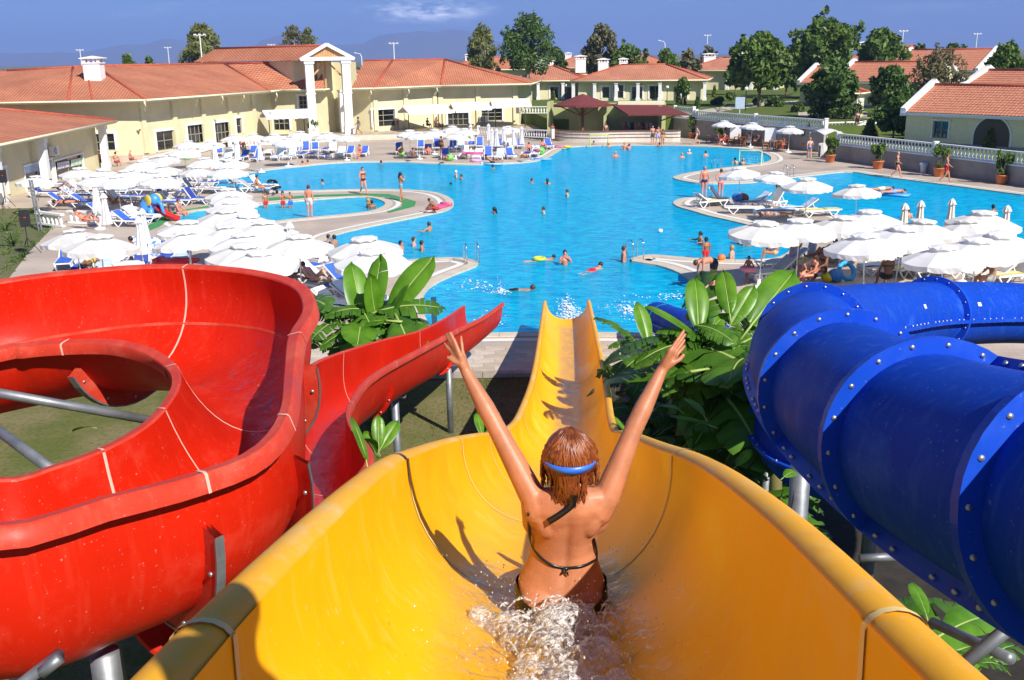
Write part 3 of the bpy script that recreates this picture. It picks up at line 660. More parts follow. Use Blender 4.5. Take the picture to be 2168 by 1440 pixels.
# wall lanterns
for x_, y_ in ((322,265),(373,258),(392,258),(436,253),(449,252),(488,247),(556,240),(752,225),(782,222),(834,222)):
    p = D(x_, y_, 100 if x_ < 500 else 107); 
def ac_unit(p, rz, label):
    t = thing('air_conditioner', label, 'air conditioner', p, rz)
    m_ = MB(); m_.box((0, 0, .35), (.95, .36, .68)); m_.build('casing', MW, t, world=False)
    m_ = MB(); m_.lathe([(.0, 0), (.27, 0), (.27, .02), (.0, .02)], 20, cap=False); o = m_.build('fan_grille', MDARKG, t, world=False); o.rotation_euler = (R(90), 0, 0); o.location = (-.12, -.185, .36)
    m_ = MB()
    for k in range(6): m_.tube([(math.cos(k*math.pi/6)*.26-.12, -.215, .36+math.sin(k*math.pi/6)*.26), (-math.cos(k*math.pi/6)*.26-.12, -.215, .36-math.sin(k*math.pi/6)*.26)], .008, 5)
    for r_ in (.1, .18, .26): m_.tube([(math.cos(a*.5236)*r_-.12, -.215, .36+math.sin(a*.5236)*r_) for a in range(12)], .008, 5, closed=True)
    m_.build('fan_guard', MW, t, world=False)
    for sx in (-.35, .35): MB().box((sx, .12, -.03), (.05, .6, .06)).build('bracket', MGALV, t, world=False)
# ---- left front wing
W1 = thing('shop_building', 'low cream shop building with red roof and white columns at the left edge', 'building', (-33, 72, 0))
wa, wb = (-31.2, 52), (-33.6, 82.6)
facade(W1, wa, wb, 0, 3.55, [(52,345,112,398,2,2,.12),(117,333,178,392,2,2,.12),(-10,358,14,415,1,1,.2)], MCREAM)
facade(W1, wb, (-46, 84), 0, 3.55, [], MCREAM)
E3 = [(-29.6, 51), (-32.3, 83.9), (-47, 84.4), (-47, 51)]; eave(W1, E3, 3.62, .2)
rr = Vector((-41.5, 76, 5.4)); rr2 = Vector((-41, 51, 5.4))
roof_face(W1, [v3(E3[0], 3.62), v3(E3[1], 3.62), rr, rr2]); roof_face(W1, [v3(E3[1], 3.62), v3(E3[2], 3.62), rr]); ridge_caps(W1, v3(E3[1], 3.62), rr); ridge_caps(W1, rr2, rr)
for s in (.30, .55, .98):
    p = Vector((*wa, 0)).lerp(Vector((*wb, 0)), s) + Vector((.75, 0, 0)); m_ = MB(); m_.box((p.x, p.y, 1.65), (.5, .55, 3.3), .08); m_.box((p.x, p.y, 3.2), (.66, .7, .3), .08); m_.box((p.x, p.y, .2), (.62, .66, .4), .08); m_.build('column', MW, W1)
# printed banners in the shop windows
wdir = (Vector((*wb, 0))-Vector((*wa, 0))).normalized(); wnrm = Vector((wdir.y, -wdir.x, 0)); wA = Vector((*wa, 0))
def on_wall(x, y, off=-.1):
    u, z = plane_hit(x, y, wA+wnrm*off, wdir, wnrm); p = wA + wdir*u + wnrm*off; p.z = z; return p
def sheet(name, x0, y0, x1, y1, x2, y2, x3, y3, mat, parent, off):
    return MB().quad(on_wall(x0, y0, off), on_wall(x1, y1, off), on_wall(x2, y2, off), on_wall(x3, y3, off)).build(name, mat, parent)
MBAN = mk('light_blue_print', (.45, .62, .85), .6, var=.12, vs=2); MBAN2 = mk('white_print', (.75, .75, .8), .6, col2=(.30, .26, .45), vs=6, lo=.42, hi=.55); MBAN3 = mk('green_print', (.25, .62, .32), .6, col2=(.75, .85, .75), vs=3)
for nm, q, mt, lab in (('banner', (53,368,82,362,82,346,53,351), MBAN, 'left pale blue lettered banner hanging in the shop window'), ('banner', (84,362,111,357,111,341,84,346), MBAN, 'right pale blue lettered banner hanging in the shop window'),
                  ('banner', (121,359,147,353,147,340,121,345), MBAN2, 'white and purple printed banner in the shop window'), ('banner', (150,353,176,347,176,333,150,339), MBAN3, 'green printed banner in the shop window')):
    o = sheet(nm, *q, mt, None, -.05); o['label'] = lab; o['category'] = 'banner'
    cx = sum(q[0::2])/4; cy = sum(q[1::2])/4
    txt = {'l': 'CAFE CAFE', 'r': 'CAFE CAFE', 'w': 'SASAS', 'g': ''}[lab[0]]
p = on_wall(114, 321, .25); ac_unit((p.x, p.y, p.z-.3), math.atan2(wdir.y, wdir.x), 'white air conditioner on the shop wall under the left eave')
p = G(1005, 262, .5); ac_unit((-2.9, 118.3, .9), .17, 'white air conditioner by the restaurant windows under the awnings')

# ---- pool bar
BAR = thing('pool_bar', 'pool bar with maroon roofs, olive walls and curved white counter', 'bar', (10, 100, 0))
MOLIVE = mk('olive_render', (.42, .44, .20), .85, var=.1, vs=1)
facade(BAR, (4.5, 105.8), (16.0, 103.6), 0, 3.5, [], MOLIVE, 'back_wall'); 
MB().prism([(3.9, 102.6), (4.2, 102.6), (4.7, 105.7), (4.4, 105.7)], 0, 3.75).build('side_wall', MOLIVE, BAR)
MB().prism([(14.9, 101.2), (15.2, 101.1), (15.8, 103.4), (15.5, 103.4)], 0, 3.3).build('side_wall', MOLIVE, BAR)
MB().prism([(9.6, 102.8), (9.9, 102.8), (10.1, 104.6), (9.8, 104.6)], 0, 3.4).build('partition', MOLIVE, BAR)
MB().prism([(11.0, 102.5), (15.5, 101.6), (16.0, 104.4), (11.3, 105)], 3.35, 3.62).build('roof_parapet', MCREAM2, BAR)
hexc = Vector((7.45, 102.6, 0)); ap = hexc + Vector((0, 0, 4.5)); hx = [hexc + Vector((math.cos(R(15+30*k*1.0))*3.0, math.sin(R(15+30*k))*2.6, 3.45)) for k in range(12)]
m_ = MB()
for k in range(12): m_.poly([hx[k], hx[(k+1) % 12], ap])
m_.prism([(p.x, p.y) for p in hx], 3.28, 3.44); m_.build('hipped_roof', MMAROON, BAR)
m_ = MB(); rl = [Vector((10.4, 100.4, 3.45)), Vector((15.4, 99.4, 3.4)), Vector((17.3, 97.6, 2.62)), Vector((11.6, 98.6, 2.62))]
m_.poly([rl[3], rl[2], rl[1]+Vector((0, 2.5, 0)), rl[0]+Vector((0, 2.5, 0))]); m_.poly([rl[3]+Vector((0,0,-.12)), rl[0]+Vector((0, 2.5, -.12)), rl[1]+Vector((0, 2.5, -.12)), rl[2]+Vector((0,0,-.12))]); m_.poly([rl[3], rl[3]+Vector((0,0,-.12)), rl[2]+Vector((0,0,-.12)), rl[2]]); m_.poly([rl[3], rl[0]+Vector((0, 2.5, 0)), rl[0]+Vector((0, 2.5, -.12)), rl[3]+Vector((0,0,-.12))])
m_.build('lean_to_roof', MMAROON, BAR)
for a in (-2.2, -1.0, .4, 1.6):
    MB().bar(hexc+Vector((0, 0, 2.3)), hexc+Vector((a, -1.2, 3.3)), .1, .1).build('roof_strut', MWOOD, BAR)
MB().tube([hexc, hexc+Vector((0, 0, 3.4))], .16, 10).build('roof_post', MWOOD, BAR)
MB().bar((10.6, 101.6, 1.8), (11.7, 98.9, 2.55), .1, .1).build('roof_strut', MWOOD, BAR); MB().bar((15.1, 101.2, 1.8), (16.4, 98.6, 2.55), .1, .1).build('roof_strut', MWOOD, BAR)
cp = [Vector((4.6, 102.2, 0)), Vector((5.3, 100.6, 0)), Vector((7.0, 99.4, 0)), Vector((9.0, 98.8, 0)), Vector((11.2, 98.9, 0)), Vector((13.2, 98.8, 0)), Vector((16.4, 98.2, 0)), Vector((16.7, 99.6, 0))]
cs = catmull(cp, 5); m_ = MB(); m_.grid([[p for p in cs], [p+Vector((0, 0, 1.0)) for p in cs]]); m_.f = [f[::-1] for f in m_.f]; m_.build('counter_front', mk('counter_marble', (.66, .62, .55), .4, var=.12, vs=1.5), BAR)
ctop = [p+Vector((0, -.08, 1.0)) for p in cs]; cin = [p+Vector((.05, .7, 1.0)) for p in cs]
m_ = MB(); m_.grid([ctop, [p+Vector((0, 0, .08)) for p in ctop], [p+Vector((0, 0, .08)) for p in cin], cin]); m_.build('counter_top', mk('brown_marble', (.16, .09, .06), .25), BAR)
for zz in (.42, .74): m_ = MB(); q = [p+Vector((0, -.02, zz)) for p in cs]; m_.tube(q, .035, 6); m_.build('counter_band', MWOOD, BAR)
for k in range(8):
    m_ = MB(); m_.box((11.6+k*.36, 101.7-k*.06, 1.35), (.28, .4, .62)); t_ = m_.build('drink_machine', [mk('orange_juice', (.75, .22, .03), .3), MGALV, MBLACK][k % 3] if k < 3 else [bpy.data.materials['orange_juice'], MGALV, MBLACK][k % 3]); t_['label'] = '%s drink dispenser, %s from left on the bar back counter' % (['orange', 'silver', 'black'][k % 3], ['first', 'second', 'third', 'fourth', 'fifth', 'sixth', 'seventh', 'eighth'][k]); t_['category'] = 'drink machine'; t_['group'] = 'drink machines in the bar'
MB().bar((11.2, 101.9, .98), (15, 101.2, .98), .6, .08).build('back_counter', MWOOD, BAR)

# ---- villas beyond
V1, T1 = hip_house('villa', 'cream villa with red hip roof and arches right behind the pool bar', (20, 152), 17.5, 11, R(-14), TA, 4.65, 6.75, MROOF2, chims=((-6.0, 0, 1.5, 1.5, 5.6), (-3.2, 1.5, 1.2, 1.0, 6.1)), cols=7, front=[(1300,180,1320,208,1,2),(1338,184,1360,210,1,1),(1375,182,1400,210,2,1),(1435,182,1455,210,2,1),(1275,184,1290,208,1,1)])
V2, T2 = hip_house('villa', 'cream villa with red hip roof left of the bar under the tall tree', (7.0, 160), 10, 10, R(-6), TA, 4.6, 6.7, MROOF2, chims=((-2.2, 0, 1.3, 1.5, 5.6), (-.6, .3, 1.3, 1.0, 6.0), (4.2, 2, 1.6, 2.0, 5.6)), cols=4, front=[(1165,184,1182,208,2,1),(1192,184,1215,210,1,1)])
V3, T3 = hip_house('villa', 'cream villa with red roof raised behind the garden trees right', (42, 190), 16, 11, R(-25), TA, 5.2, 7.4, MROOF2, chims=((-5, 0, 2.2, 1.6, 6.0), (1, 2, 1.6, 2.4, 6.0)), cols=5, front=[(1560,160,1580,185,2,1)])
ac_unit(T1(-3.3, -5.75, 3.2), R(-14), 'white air conditioner on the villa wall behind the bar')
for k, (xx, yy, w_, d_, rz, zz, ch) in enumerate(((-3, 205, 16, 10, -10, 2.2, 1), (18, 215, 18, 11, -8, 2.2, 1), (30, 250, 16, 10, 0, 2.4, 1), (-62, 118, 20, 12, 6, 0, 2), (-80, 150, 22, 13, 10, 0, 2), (-58, 165, 22, 12, 4, .5, 2), (-96, 190, 26, 13, 8, .5, 3), (-66, 215, 24, 13, 6, .8, 3), (-120, 235, 26, 14, 6, .8, 2), (-85, 275, 30, 14, 3, 1, 3), (-46, 250, 22, 13, 2, 1, 2), (-74, 128, 14, 9, 12, 0, 1))):
    lab = ['far red hip roof house seen left of the tall eucalyptus behind the villas', 'far red hip roof behind the middle villa chimneys', 'farthest red roof seen through the trees right of centre', 'red roofed house with chimneys just left of the big white chimney', 'wide red roofed house at the left edge behind the shop roof', 'red roofed house behind the big white chimney', 'long red roof with three chimneys on the far left', 'long red roof with chimneys below the far lamp posts', 'farthest red roof at the left edge of the picture', 'farthest long red roof on the left skyline', 'far red roof behind the left eucalyptus tree', 'small red roofed house next to the round bush on the left'][k]
    hip_house('far_house', lab, (xx, yy), w_, d_, R(rz), zz-.2, zz+3.6, zz+5.9, [MROOF, MROOF2][k % 2], chims=[(w_*(-.3+.3*j), .5*(j % 2), 1.3, 1.1, zz+4.9) for j in range(ch)], overh=.8)

# ---- right houses with gable parapets and siding
def gable_house(label, p0, p1, dp, z0, ze, zr, rects, arch=None, name='gable_house'):
    a, b = Vector((*p0, z0)), Vector((*p1, z0)); d = (b-a).normalized(); n = Vector((d.y, -d.x, 0)); L = (b-a).length
    t = thing(name, label, 'house', a)
    A, dd, nn, LL = facade(t, a, b, z0, ze, rects, MSIDE)
    P = lambda u, o_, z: a + d*u - n*o_ + Vector((0, 0, z-z0))
    for u, s in ((0, 1), (L, -1)):
        m_ = MB(); m_.poly([P(u, dp, z0), P(u, 0, z0), P(u, 0, ze), P(u, dp/2, zr), P(u, dp, ze)][::s]); m_.build('gable_wall', MSIDE, t)
        for o0, z_0, o1, z_1 in ((-.45, ze-.05, dp/2, zr+.22), (dp/2, zr+.22, dp+.4, ze-.05)):
            MB().bar(P(u, o0, z_0+.12), P(u, o1, z_1), .42, .34).build('parapet', MW, t)
        MB().box(P(u, -.25, ze-.12).to_tuple(), (.5, .5, .5), math.atan2(d.y, d.x)).build('corbel', MW, t)
    facade(t, P(L, dp, z0), P(0, dp, z0), z0, ze, [], MSIDE)
    # corrugated tile roof: real waves and courses
    for o0, z_0, o1, z_1 in ((-.5, ze-.10, dp/2, zr), (dp+.4, ze-.1, dp/2, zr)):
        nu = int((L-.4)/.068); rows_n = 12; rows = []; uvs = []
        for j in range(rows_n*2):
            f = (j//2 + (j % 2)*.999)/rows_n; r_ = []
            for i in range(nu+1):
                u = .2+(L-.4)*i/nu; wv = .035*abs(math.sin(math.pi*(u/.27))) + (.03 if j % 2 == 0 else 0)
                q = P(u, o0+(o1-o0)*f, z_0+(z_1-z_0)*f + wv); r_.append(q)
            rows.append(r_)
        m_ = MB(); m_.grid(rows if o0 < dp/2 else [list(reversed(q)) for q in rows])
        me = m_.mesh('roof_tiles', False); o = mkobj('roof_tiles', me, MRT, t, True, kind='stuff')
    MB().tube([P(.1, dp/2, zr+.05), P(L-.1, dp/2, zr+.05)], .13, 8).build('ridge_cap', MRIDGE, t, smooth=True)
    MB().bar(P(-.1, -.52, ze-.22), P(L+.1, -.52, ze-.22), .16, .2).build('gutter', MW, t)
    MB().bar(P(.1, -.05, z0+.15), P(L-.1, -.05, z0+.15), .12, .3).build('plinth', MWALL, t)
    if arch is not None:
        cu, rad, top = arch; m_ = MB(); pts_o, pts_i = [], []
        for k in range(17):
            th = math.pi*k/16; pts_i.append(P(cu-math.cos(th)*rad, -.06, z0+top-rad+math.sin(th)*rad)); pts_o.append(P(cu-math.cos(th)*(rad+.14), -.06, z0+top-rad+math.sin(th)*(rad+.14)))
        pts_i = [P(cu-rad, -.06, z0+.05)]+pts_i+[P(cu+rad, -.06, z0+.05)]; pts_o = [P(cu-rad-.14, -.06, z0+.05)]+pts_o+[P(cu+rad+.14, -.06, z0+.05)]
        m_.grid([pts_i, pts_o]); m_.grid([pts_o, [p-n*(-.0) - n*.0 + n*(-.06) for p in pts_o]]); m_.build('arch_trim', MW, t)
        m_ = MB(); m_.poly([p - n*(-.0) + n*(-.02) for p in pts_i]); m_.build('arch_shade_panel', mk('porch_shade', (.10, .09, .07), .9), t)  # flat dark panel, paints the shade inside the porch arch
    return t, P
MRT = mk('corrugated_clay', (.56, .22, .125), .75, var=.25, vs=5)
H1, P1 = gable_house('cream sided house with red tile roof and arched porch at the right edge', (30.6, 78.2), (37.2, 68.8), 6.2, TB, 3.75, 5.55, [(1975,256,2008,293,2,1,.12)], arch=(7.0, 1.35, 2.3))
gable_house('cream house with red roof and parapets behind the arched house', (38.5, 88.5), (43.5, 77), 7.5, TB, 4.5, 6.4, [])
gable_house('cream sided house with two red gables in the trees right of centre', (38.6, 121), (46, 112), 7, TA, 4.9, 6.9, [])
gable_house('cream house with red roof and porch left of the dark round tree', (36.5, 128), (41, 122.5), 6, TA, 4.6, 6.4, [])
gable_house('far cream house with red roof on the right skyline', (56, 150), (64, 140), 9, TA, 5.5, 8.2, [])
hip_house('far_house', 'far red hip roof with white chimney on the right skyline', (62, 165), 15, 10, R(-20), TA, 6.4, 8.9, MROOF2, chims=((-5, 0, 1.6, 1.4, 7.6),))
hip_house('garden_kiosk', 'small cream kiosk with maroon pyramid roof beside the globe lamp', (33.7, 101.5), 2.6, 2.4, R(-35), TA, 4.25, 4.95, MMAROON, wallm=MSIDE, overh=.35, cat='kiosk')
ac_unit((41.6, 116.2, 3.4), R(-50), 'white air conditioner on the gabled house wall in the trees')
# awnings
def awning(a, b, z0, z1, dp, label):
    a, b = Vector((*a, 0)), Vector((*b, 0)); d = (b-a).normalized(); n = Vector((d.y, -d.x, 0)); t = thing('awning', label, 'awning', (a+b)/2)
    P = lambda p, o_, z: p + n*o_ + Vector((0, 0, z))
    for s in (1, -1):
        rows = [[P(a.lerp(b, k/14), s*dp*j/4, z1-(z1-z0)*(j/4)-.03*math.sin(math.pi*j/4)) for k in range(15)] for j in range(5)]
        val = [P(a.lerp(b, k/14), s*dp, z0-.18-(.05 if k % 2 else 0)) for k in range(15)]; m_ = MB(); m_.grid(rows+[val]); m_.build('canopy', MGREY, t, smooth=True)
    MB().bar(P(a, 0, z1+.06), P(b, 0, z1+.06), .22, .16).build('housing', MW, t)
    for q in (a.lerp(b, .12), a.lerp(b, .88)): MB().tube([P(q, 0, 0), P(q, 0, z1)], .05, 8).build('post', MDARKG, t)
awning((-25.2, 104.6), (-20.8, 106.4), 2.65, 3.15, 2.2, 'grey folding awning left of the entrance portico')
awning((-11.5, 111.2), (-6.8, 113.0), 2.55, 3.1, 2.2, 'leftmost grey awning over the restaurant terrace')
awning((-6.4, 113.6), (-2.2, 114.4), 2.75, 3.25, 2.2, 'middle grey awning over the restaurant terrace')
awning((-2.0, 114.6), (2.4, 115.0), 3.0, 3.5, 2.2, 'rightmost grey awning over the restaurant terrace')
# ================================================================== water slides
def gel(name, col, worn, rough=.3, wl=.56, wh=.74, vs=2.0, dark=None, sp=.13):
    m = mk(name, col, rough, spec=sp, col2=None, coat=0, bump=.06, bs=14)
    t = m.node_tree; b = t.nodes['Principled BSDF']; co = [x for x in t.nodes if x.type == 'TEX_COORD'][0]
    mp_ = t.nodes.new('ShaderNodeMapping'); mp_.inputs['Scale'].default_value = (1, .45, 1); t.links.new(co.outputs['Object'], mp_.inputs['Vector'])
    n = t.nodes.new('ShaderNodeTexNoise'); n.inputs['Scale'].default_value = vs; n.inputs['Detail'].default_value = 9; n.inputs['Roughness'].default_value = .68
    t.links.new(mp_.outputs['Vector'], n.inputs['Vector'])
    r_ = t.nodes.new('ShaderNodeValToRGB'); e = r_.color_ramp.elements
    e[0].position = .30; e[0].color = (*(dark or tuple(c*.86 for c in col)), 1); e[1].position = .5; e[1].color = (*col, 1)
    x = e.new(wl); x.color = (*col, 1); x = e.new(wh); x.color = (*worn, 1)
    t.links.new(n.outputs['Fac'], r_.inputs['Fac'])
    # run-off streaks, chalky specks and scuffs
    mp2 = t.nodes.new('ShaderNodeMapping'); mp2.inputs['Scale'].default_value = (9, 9, 1.1); t.links.new(co.outputs['Object'], mp2.inputs['Vector'])
    n3 = t.nodes.new('ShaderNodeTexNoise'); n3.inputs['Scale'].default_value = 1.6; n3.inputs['Detail'].default_value = 6; t.links.new(mp2.outputs['Vector'], n3.inputs['Vector'])
    n4 = t.nodes.new('ShaderNodeTexNoise'); n4.inputs['Scale'].default_value = 42; n4.inputs['Detail'].default_value = 3; t.links.new(co.outputs['Object'], n4.inputs['Vector'])
    s1 = t.nodes.new('ShaderNodeMapRange'); s1.inputs['From Min'].default_value = .54; s1.inputs['From Max'].default_value = .78; s1.inputs['To Max'].default_value = .42; t.links.new(n3.outputs['Fac'], s1.inputs['Value'])
    s2 = t.nodes.new('ShaderNodeMapRange'); s2.inputs['From Min'].default_value = .67; s2.inputs['From Max'].default_value = .75; s2.inputs['To Max'].default_value = .5; t.links.new(n4.outputs['Fac'], s2.inputs['Value'])
    x1 = t.nodes.new('ShaderNodeMix'); x1.data_type = 'RGBA'; x1.inputs['B'].default_value = (*worn, 1); t.links.new(s1.outputs['Result'], x1.inputs['Factor']); t.links.new(r_.outputs['Color'], x1.inputs['A'])
    x2 = t.nodes.new('ShaderNodeMix'); x2.data_type = 'RGBA'; x2.inputs['B'].default_value = (*tuple(min(1, c*.6+.25) for c in worn), 1); t.links.new(s2.outputs['Result'], x2.inputs['Factor']); t.links.new(x1.outputs['Result'], x2.inputs['A'])
    t.links.new(x2.outputs['Result'], b.inputs['Base Color'])
    q = t.nodes.new('ShaderNodeMapRange'); q.inputs['From Min'].default_value = .35; q.inputs['From Max'].default_value = .7; q.inputs['To Min'].default_value = rough-.08; q.inputs['To Max'].default_value = rough+.25
    t.links.new(n.outputs['Fac'], q.inputs['Value']); t.links.new(q.outputs['Result'], b.inputs['Roughness'])
    return m
MYEL = gel('yellow_gelcoat', (1.0, .50, .001), (.98, .60, .10), .36, .56, .76, 1.6)
MYRIM = gel('worn_yellow_rim', (.90, .42, .02), (.72, .48, .20), .45, .42, .66, 3.5)
MRED = gel('red_gelcoat', (.58, .015, .003), (.66, .055, .028), .36, .56, .80, 1.8)
MRRIM = gel('faded_red_rim', (.56, .045, .022), (.60, .12, .075), .42, .5, .75, 3)
MBLU = gel('blue_gelcoat', (.006, .055, .44), (.05, .15, .56), .5, .58, .78, vs=1.5, sp=.06)
MBLF = gel('blue_flange', (.008, .065, .52), (.02, .10, .55), .35)
MSEAMY = mk('pale_joint_sealant', (.85, .62, .22), .6)
MSEAMR = mk('pink_joint_sealant', (.85, .42, .32), .6)

def channel_frames(Lp, Rp, dep):
    n = len(Lp); fr = []
    for i in range(n):
        L, Rr = Lp[i], Rp[i]; mid = (L+Rr)/2; w = (Rr-L).length; e = (Rr-L)/w
        a = max(0, i-1); b = min(n-1, i+1); T = ((Lp[b]+Rp[b]) - (Lp[a]+Rp[a])).normalized()
        nd = e.cross(T).normalized()
        if nd.z > 0: nd = -nd
        fr.append((mid, e, nd, w, dep[i], T))
    return fr
def prof(fr, k, K, off=0.0, aa=.82, bb=.72):
    mid, e, nd, w, d, T = fr; th = math.pi*k/K; u = -math.cos(th); s = math.sin(th)
    uu = math.copysign(abs(u)**aa, u)
    return mid + e*((w/2+off)*uu) + nd*((d+off)*(s**bb))
def channel(root, frs, cuts, mat, rimmat, seammat, lip=.10, th=.03, K=22, drop=.075, flange=False, flmat=None, aa=.82, bb=.72, fl_w=.085, metal=True, nose=None, rnd_lip=False):
    n = len(frs)
    for si in range(len(cuts)-1):
        a, b = cuts[si], cuts[si+1]
        inn = [[prof(frs[i], k, K, 0, aa, bb) for k in range(K+1)] for i in range(a, b+1)]
        ou = [[prof(frs[i], k, K, th, aa, bb) for k in range(K+1)] for i in range(a, b+1)]
        m_ = MB(); m_.grid(inn); m_.grid([list(reversed(r_)) for r_ in ou])
        for q in (0, -1):
            for k in range(K):
                f4 = (inn[q][k], inn[q][k+1], ou[q][k+1], ou[q][k])
                m_.quad(*(f4 if q else f4[::-1]))
        o = m_.build('slide_section', mat, root, smooth=True)
        for sgn, nm in ((-1, 0), (1, 1)):
            rows = []
            for i in range(a, b+1):
                mid, e, nd, w, d, T = frs[i]; p = mid + e*(sgn*w/2); ee = e*sgn
                rows.append([p + nd*.03, p - nd*.012 + ee*.004, p - nd*.018 + ee*.02, p - nd*.018 + ee*(lip-.02), p - nd*.006 + ee*lip, p + nd*drop + ee*(lip+.006), p + nd*drop + ee*(lip-.02), p + nd*.012 + ee*(lip-.03), p + nd*.012 + ee*.035, p + nd*.05 + ee*.03])
            if rnd_lip:
                rr_ = []; rad = lip*.5
                for i in range(a, b+1):
                    mid, e, nd, w, d, T = frs[i]; p = mid + e*(sgn*w/2); ee = e*sgn; c = p + ee*rad + nd*.02
                    rr_.append([p + nd*.06 + ee*.002] + [c - ee*(rad*math.cos(q*math.pi/8)) - nd*(rad*.75*math.sin(q*math.pi/8)) for q in range(9)] + [p + ee*(lip+.004) + nd*.05, p + ee*(lip-.012) + nd*.055, p + ee*.032 + nd*.06])
                m_ = MB(); m_.grid(rr_ if sgn > 0 else [list(reversed(r_)) for r_ in rr_]); m_.build('rim', rimmat, root, smooth=True); continue
            m_ = MB()
            for a_, b_ in ((0, 2), (2, 3), (3, 5), (5, 9)):
                rr_ = [r_[a_:b_+1] for r_ in rows]; m_.grid(rr_ if sgn > 0 else [list(reversed(r_)) for r_ in rr_])
            m_.build('rim', rimmat, root, smooth=True)
        if si < len(cuts)-2 or nose:
            fr = frs[b]; T = fr[5]; r0 = []; r1 = []; r2 = []
            ww = .012
            for k in range(K+1):
                p = prof(fr, k, K, -.004, aa, bb); r0.append(p - T*ww); r1.append(prof(fr, k, K, -.007, aa, bb)); r2.append(p + T*ww)
            m_ = MB(); m_.grid([r0, r1, r2])
            mid, e, nd, w, d, _ = fr
            for sgn in (-1, 1):
                p = mid + e*(sgn*w/2); ee = e*sgn; c_ = p + ee*lip*.5 + nd*.02
                if rnd_lip:
                    q = [p + nd*.05 - ee*.004] + [c_ - ee*((lip*.5+.005)*math.cos(j*math.pi/8)) - nd*((lip*.375+.005)*math.sin(j*math.pi/8)) for j in range(9)] + [p + ee*(lip+.010) + nd*.05]; m_.grid([[x - T*ww for x in q], [x + T*ww for x in q]] if sgn > 0 else [[x + T*ww for x in q], [x - T*ww for x in q]]); continue
                q = [p - nd*.016, p - nd*.0225 + ee*.02, p - nd*.0225 + ee*(lip-.02), p - nd*.010 + ee*(lip+.004), p + nd*drop + ee*(lip+.012)]
                m_.grid([[x - T*ww for x in q], [x + T*ww for x in q]])
            m_.build('joint_seam', seammat, root, smooth=True)
            if flange:
                m_ = MB()
                ks = [k for k in range(2, K-1)]
                for dz0, dz1 in ((-.028, -.002), (.002, .028)):
                    A = [prof(fr, k, K, th-.005, aa, bb) for k in ks]; B = [prof(fr, k, K, th+fl_w, aa, bb) for k in ks]
                    m_.grid([[p + T*dz0 for p in A], [p + T*dz0 for p in B], [p + T*dz1 for p in B], [p + T*dz1 for p in A]])
                m_.build('joint_flange', flmat or mat, root)
                if metal:
                    B = [prof(fr, k, K, th+fl_w+.006, aa, bb) for k in ks]; C = [prof(fr, k, K, th+fl_w-.012, aa, bb) for k in ks]
                    m_ = MB(); m_.grid([[p - T*.036 for p in C], [p - T*.036 for p in B], [p + T*.036 for p in B], [p + T*.036 for p in C]]); m_.build('edge_strip', MGALV, root)
                for k in ks[1::3]:
                    c = prof(fr, k, K, th+fl_w*.5, aa, bb)
                    ob = mkobj('bolt', BOLT, None, root, True); ob.matrix_basis = Matrix.Translation(c) @ T.to_track_quat('Z', 'Y').to_matrix().to_4x4()
_b = MB(); _b.lathe([(.0, -.042), (.014, -.042), (.016, -.032), (.016, .032), (.014, .042), (.0, .042)], 8, cap=False)
BOLT = _b.mesh('bolt', True); BOLT.materials.append(mk('bolt_steel', (.45, .46, .48), .4, metal=.8))
def resample(pts, n):
    c = catmull(pts, 12); L = [0]
    for i in range(1, len(c)): L.append(L[-1] + (c[i]-c[i-1]).length)
    o = []; j = 0
    for k in range(n):
        s = L[-1]*k/(n-1)
        while j < len(L)-2 and L[j+1] < s: j += 1
        o.append(c[j].lerp(c[j+1], (s-L[j])/max(1e-9, L[j+1]-L[j])))
    return o

# ---- yellow straight slide
YS = thing('yellow_water_slide', 'straight yellow open water slide in the middle running down to the pool', 'water slide', (0.6, 10, 0))
YH = [(-3.2, 7.72), (-1.8, 7.70), (-.6, 7.60), (.4, 7.45), (1.38, 7.25), (2.48, 6.99), (3.62, 6.66), (4.73, 6.27), (6.45, 5.65), (8.3, 4.96), (10.2, 4.24), (12.7, 3.44), (15, 2.95), (17.2, 2.56), (20.3, 2.12), (23.4, 1.71), (26.5, 1.32), (29.7, .96)]
yc = catmull([Vector((0, h, z)) for h, z in YH], 5)
_YX = [(-3.2, .02), (1.4, .055), (2.4, .088), (3.3, .108), (4.1, .115), (5.6, .175), (9.5, .42), (12.2, .64), (17.2, 1.02), (23.4, 1.37), (29.7, 1.70)]
def yx(h):
    k = 0
    while k < len(_YX)-2 and _YX[k+1][0] < h: k += 1
    (a, b), (c, d) = _YX[k], _YX[k+1]; m0 = (d-_YX[max(0, k-1)][1])/(c-_YX[max(0, k-1)][0]) if k else (d-b)/(c-a); n_ = _YX[min(len(_YX)-1, k+2)]; m1 = (n_[1]-b)/(n_[0]-a)
    t = (h-a)/(c-a); L = c-a; return (2*t**3-3*t*t+1)*b + (t**3-2*t*t+t)*L*m0 + (-2*t**3+3*t*t)*d + (t**3-t*t)*L*m1
def yw(h): return 1.14 + .10*min(1, max(0, h/25))
yL = [Vector((yx(p.y)-yw(p.y)/2, p.y, p.z)) for p in yc]; yR = [Vector((yx(p.y)+yw(p.y)/2, p.y, p.z)) for p in yc]
ydep = [.60 - .04*min(1, max(0, p.y/25)) for p in yc]
yfr = channel_frames(yL, yR, ydep)
def ystation(h): return min(range(len(yc)), key=lambda i: abs(yc[i].y - h))
ycuts = [0] + [ystation(h) for h in (-.9, 1.62, 4.05, 6.3, 8.7, 11.2, 13.8, 16.6, 19.6, 22.6, 26)] + [len(yc)-1]
channel(YS, yfr, ycuts, MYEL, MYRIM, MSEAMY, lip=.11, flange=True, flmat=MYRIM, aa=.90, bb=.94, metal=False, rnd_lip=True)
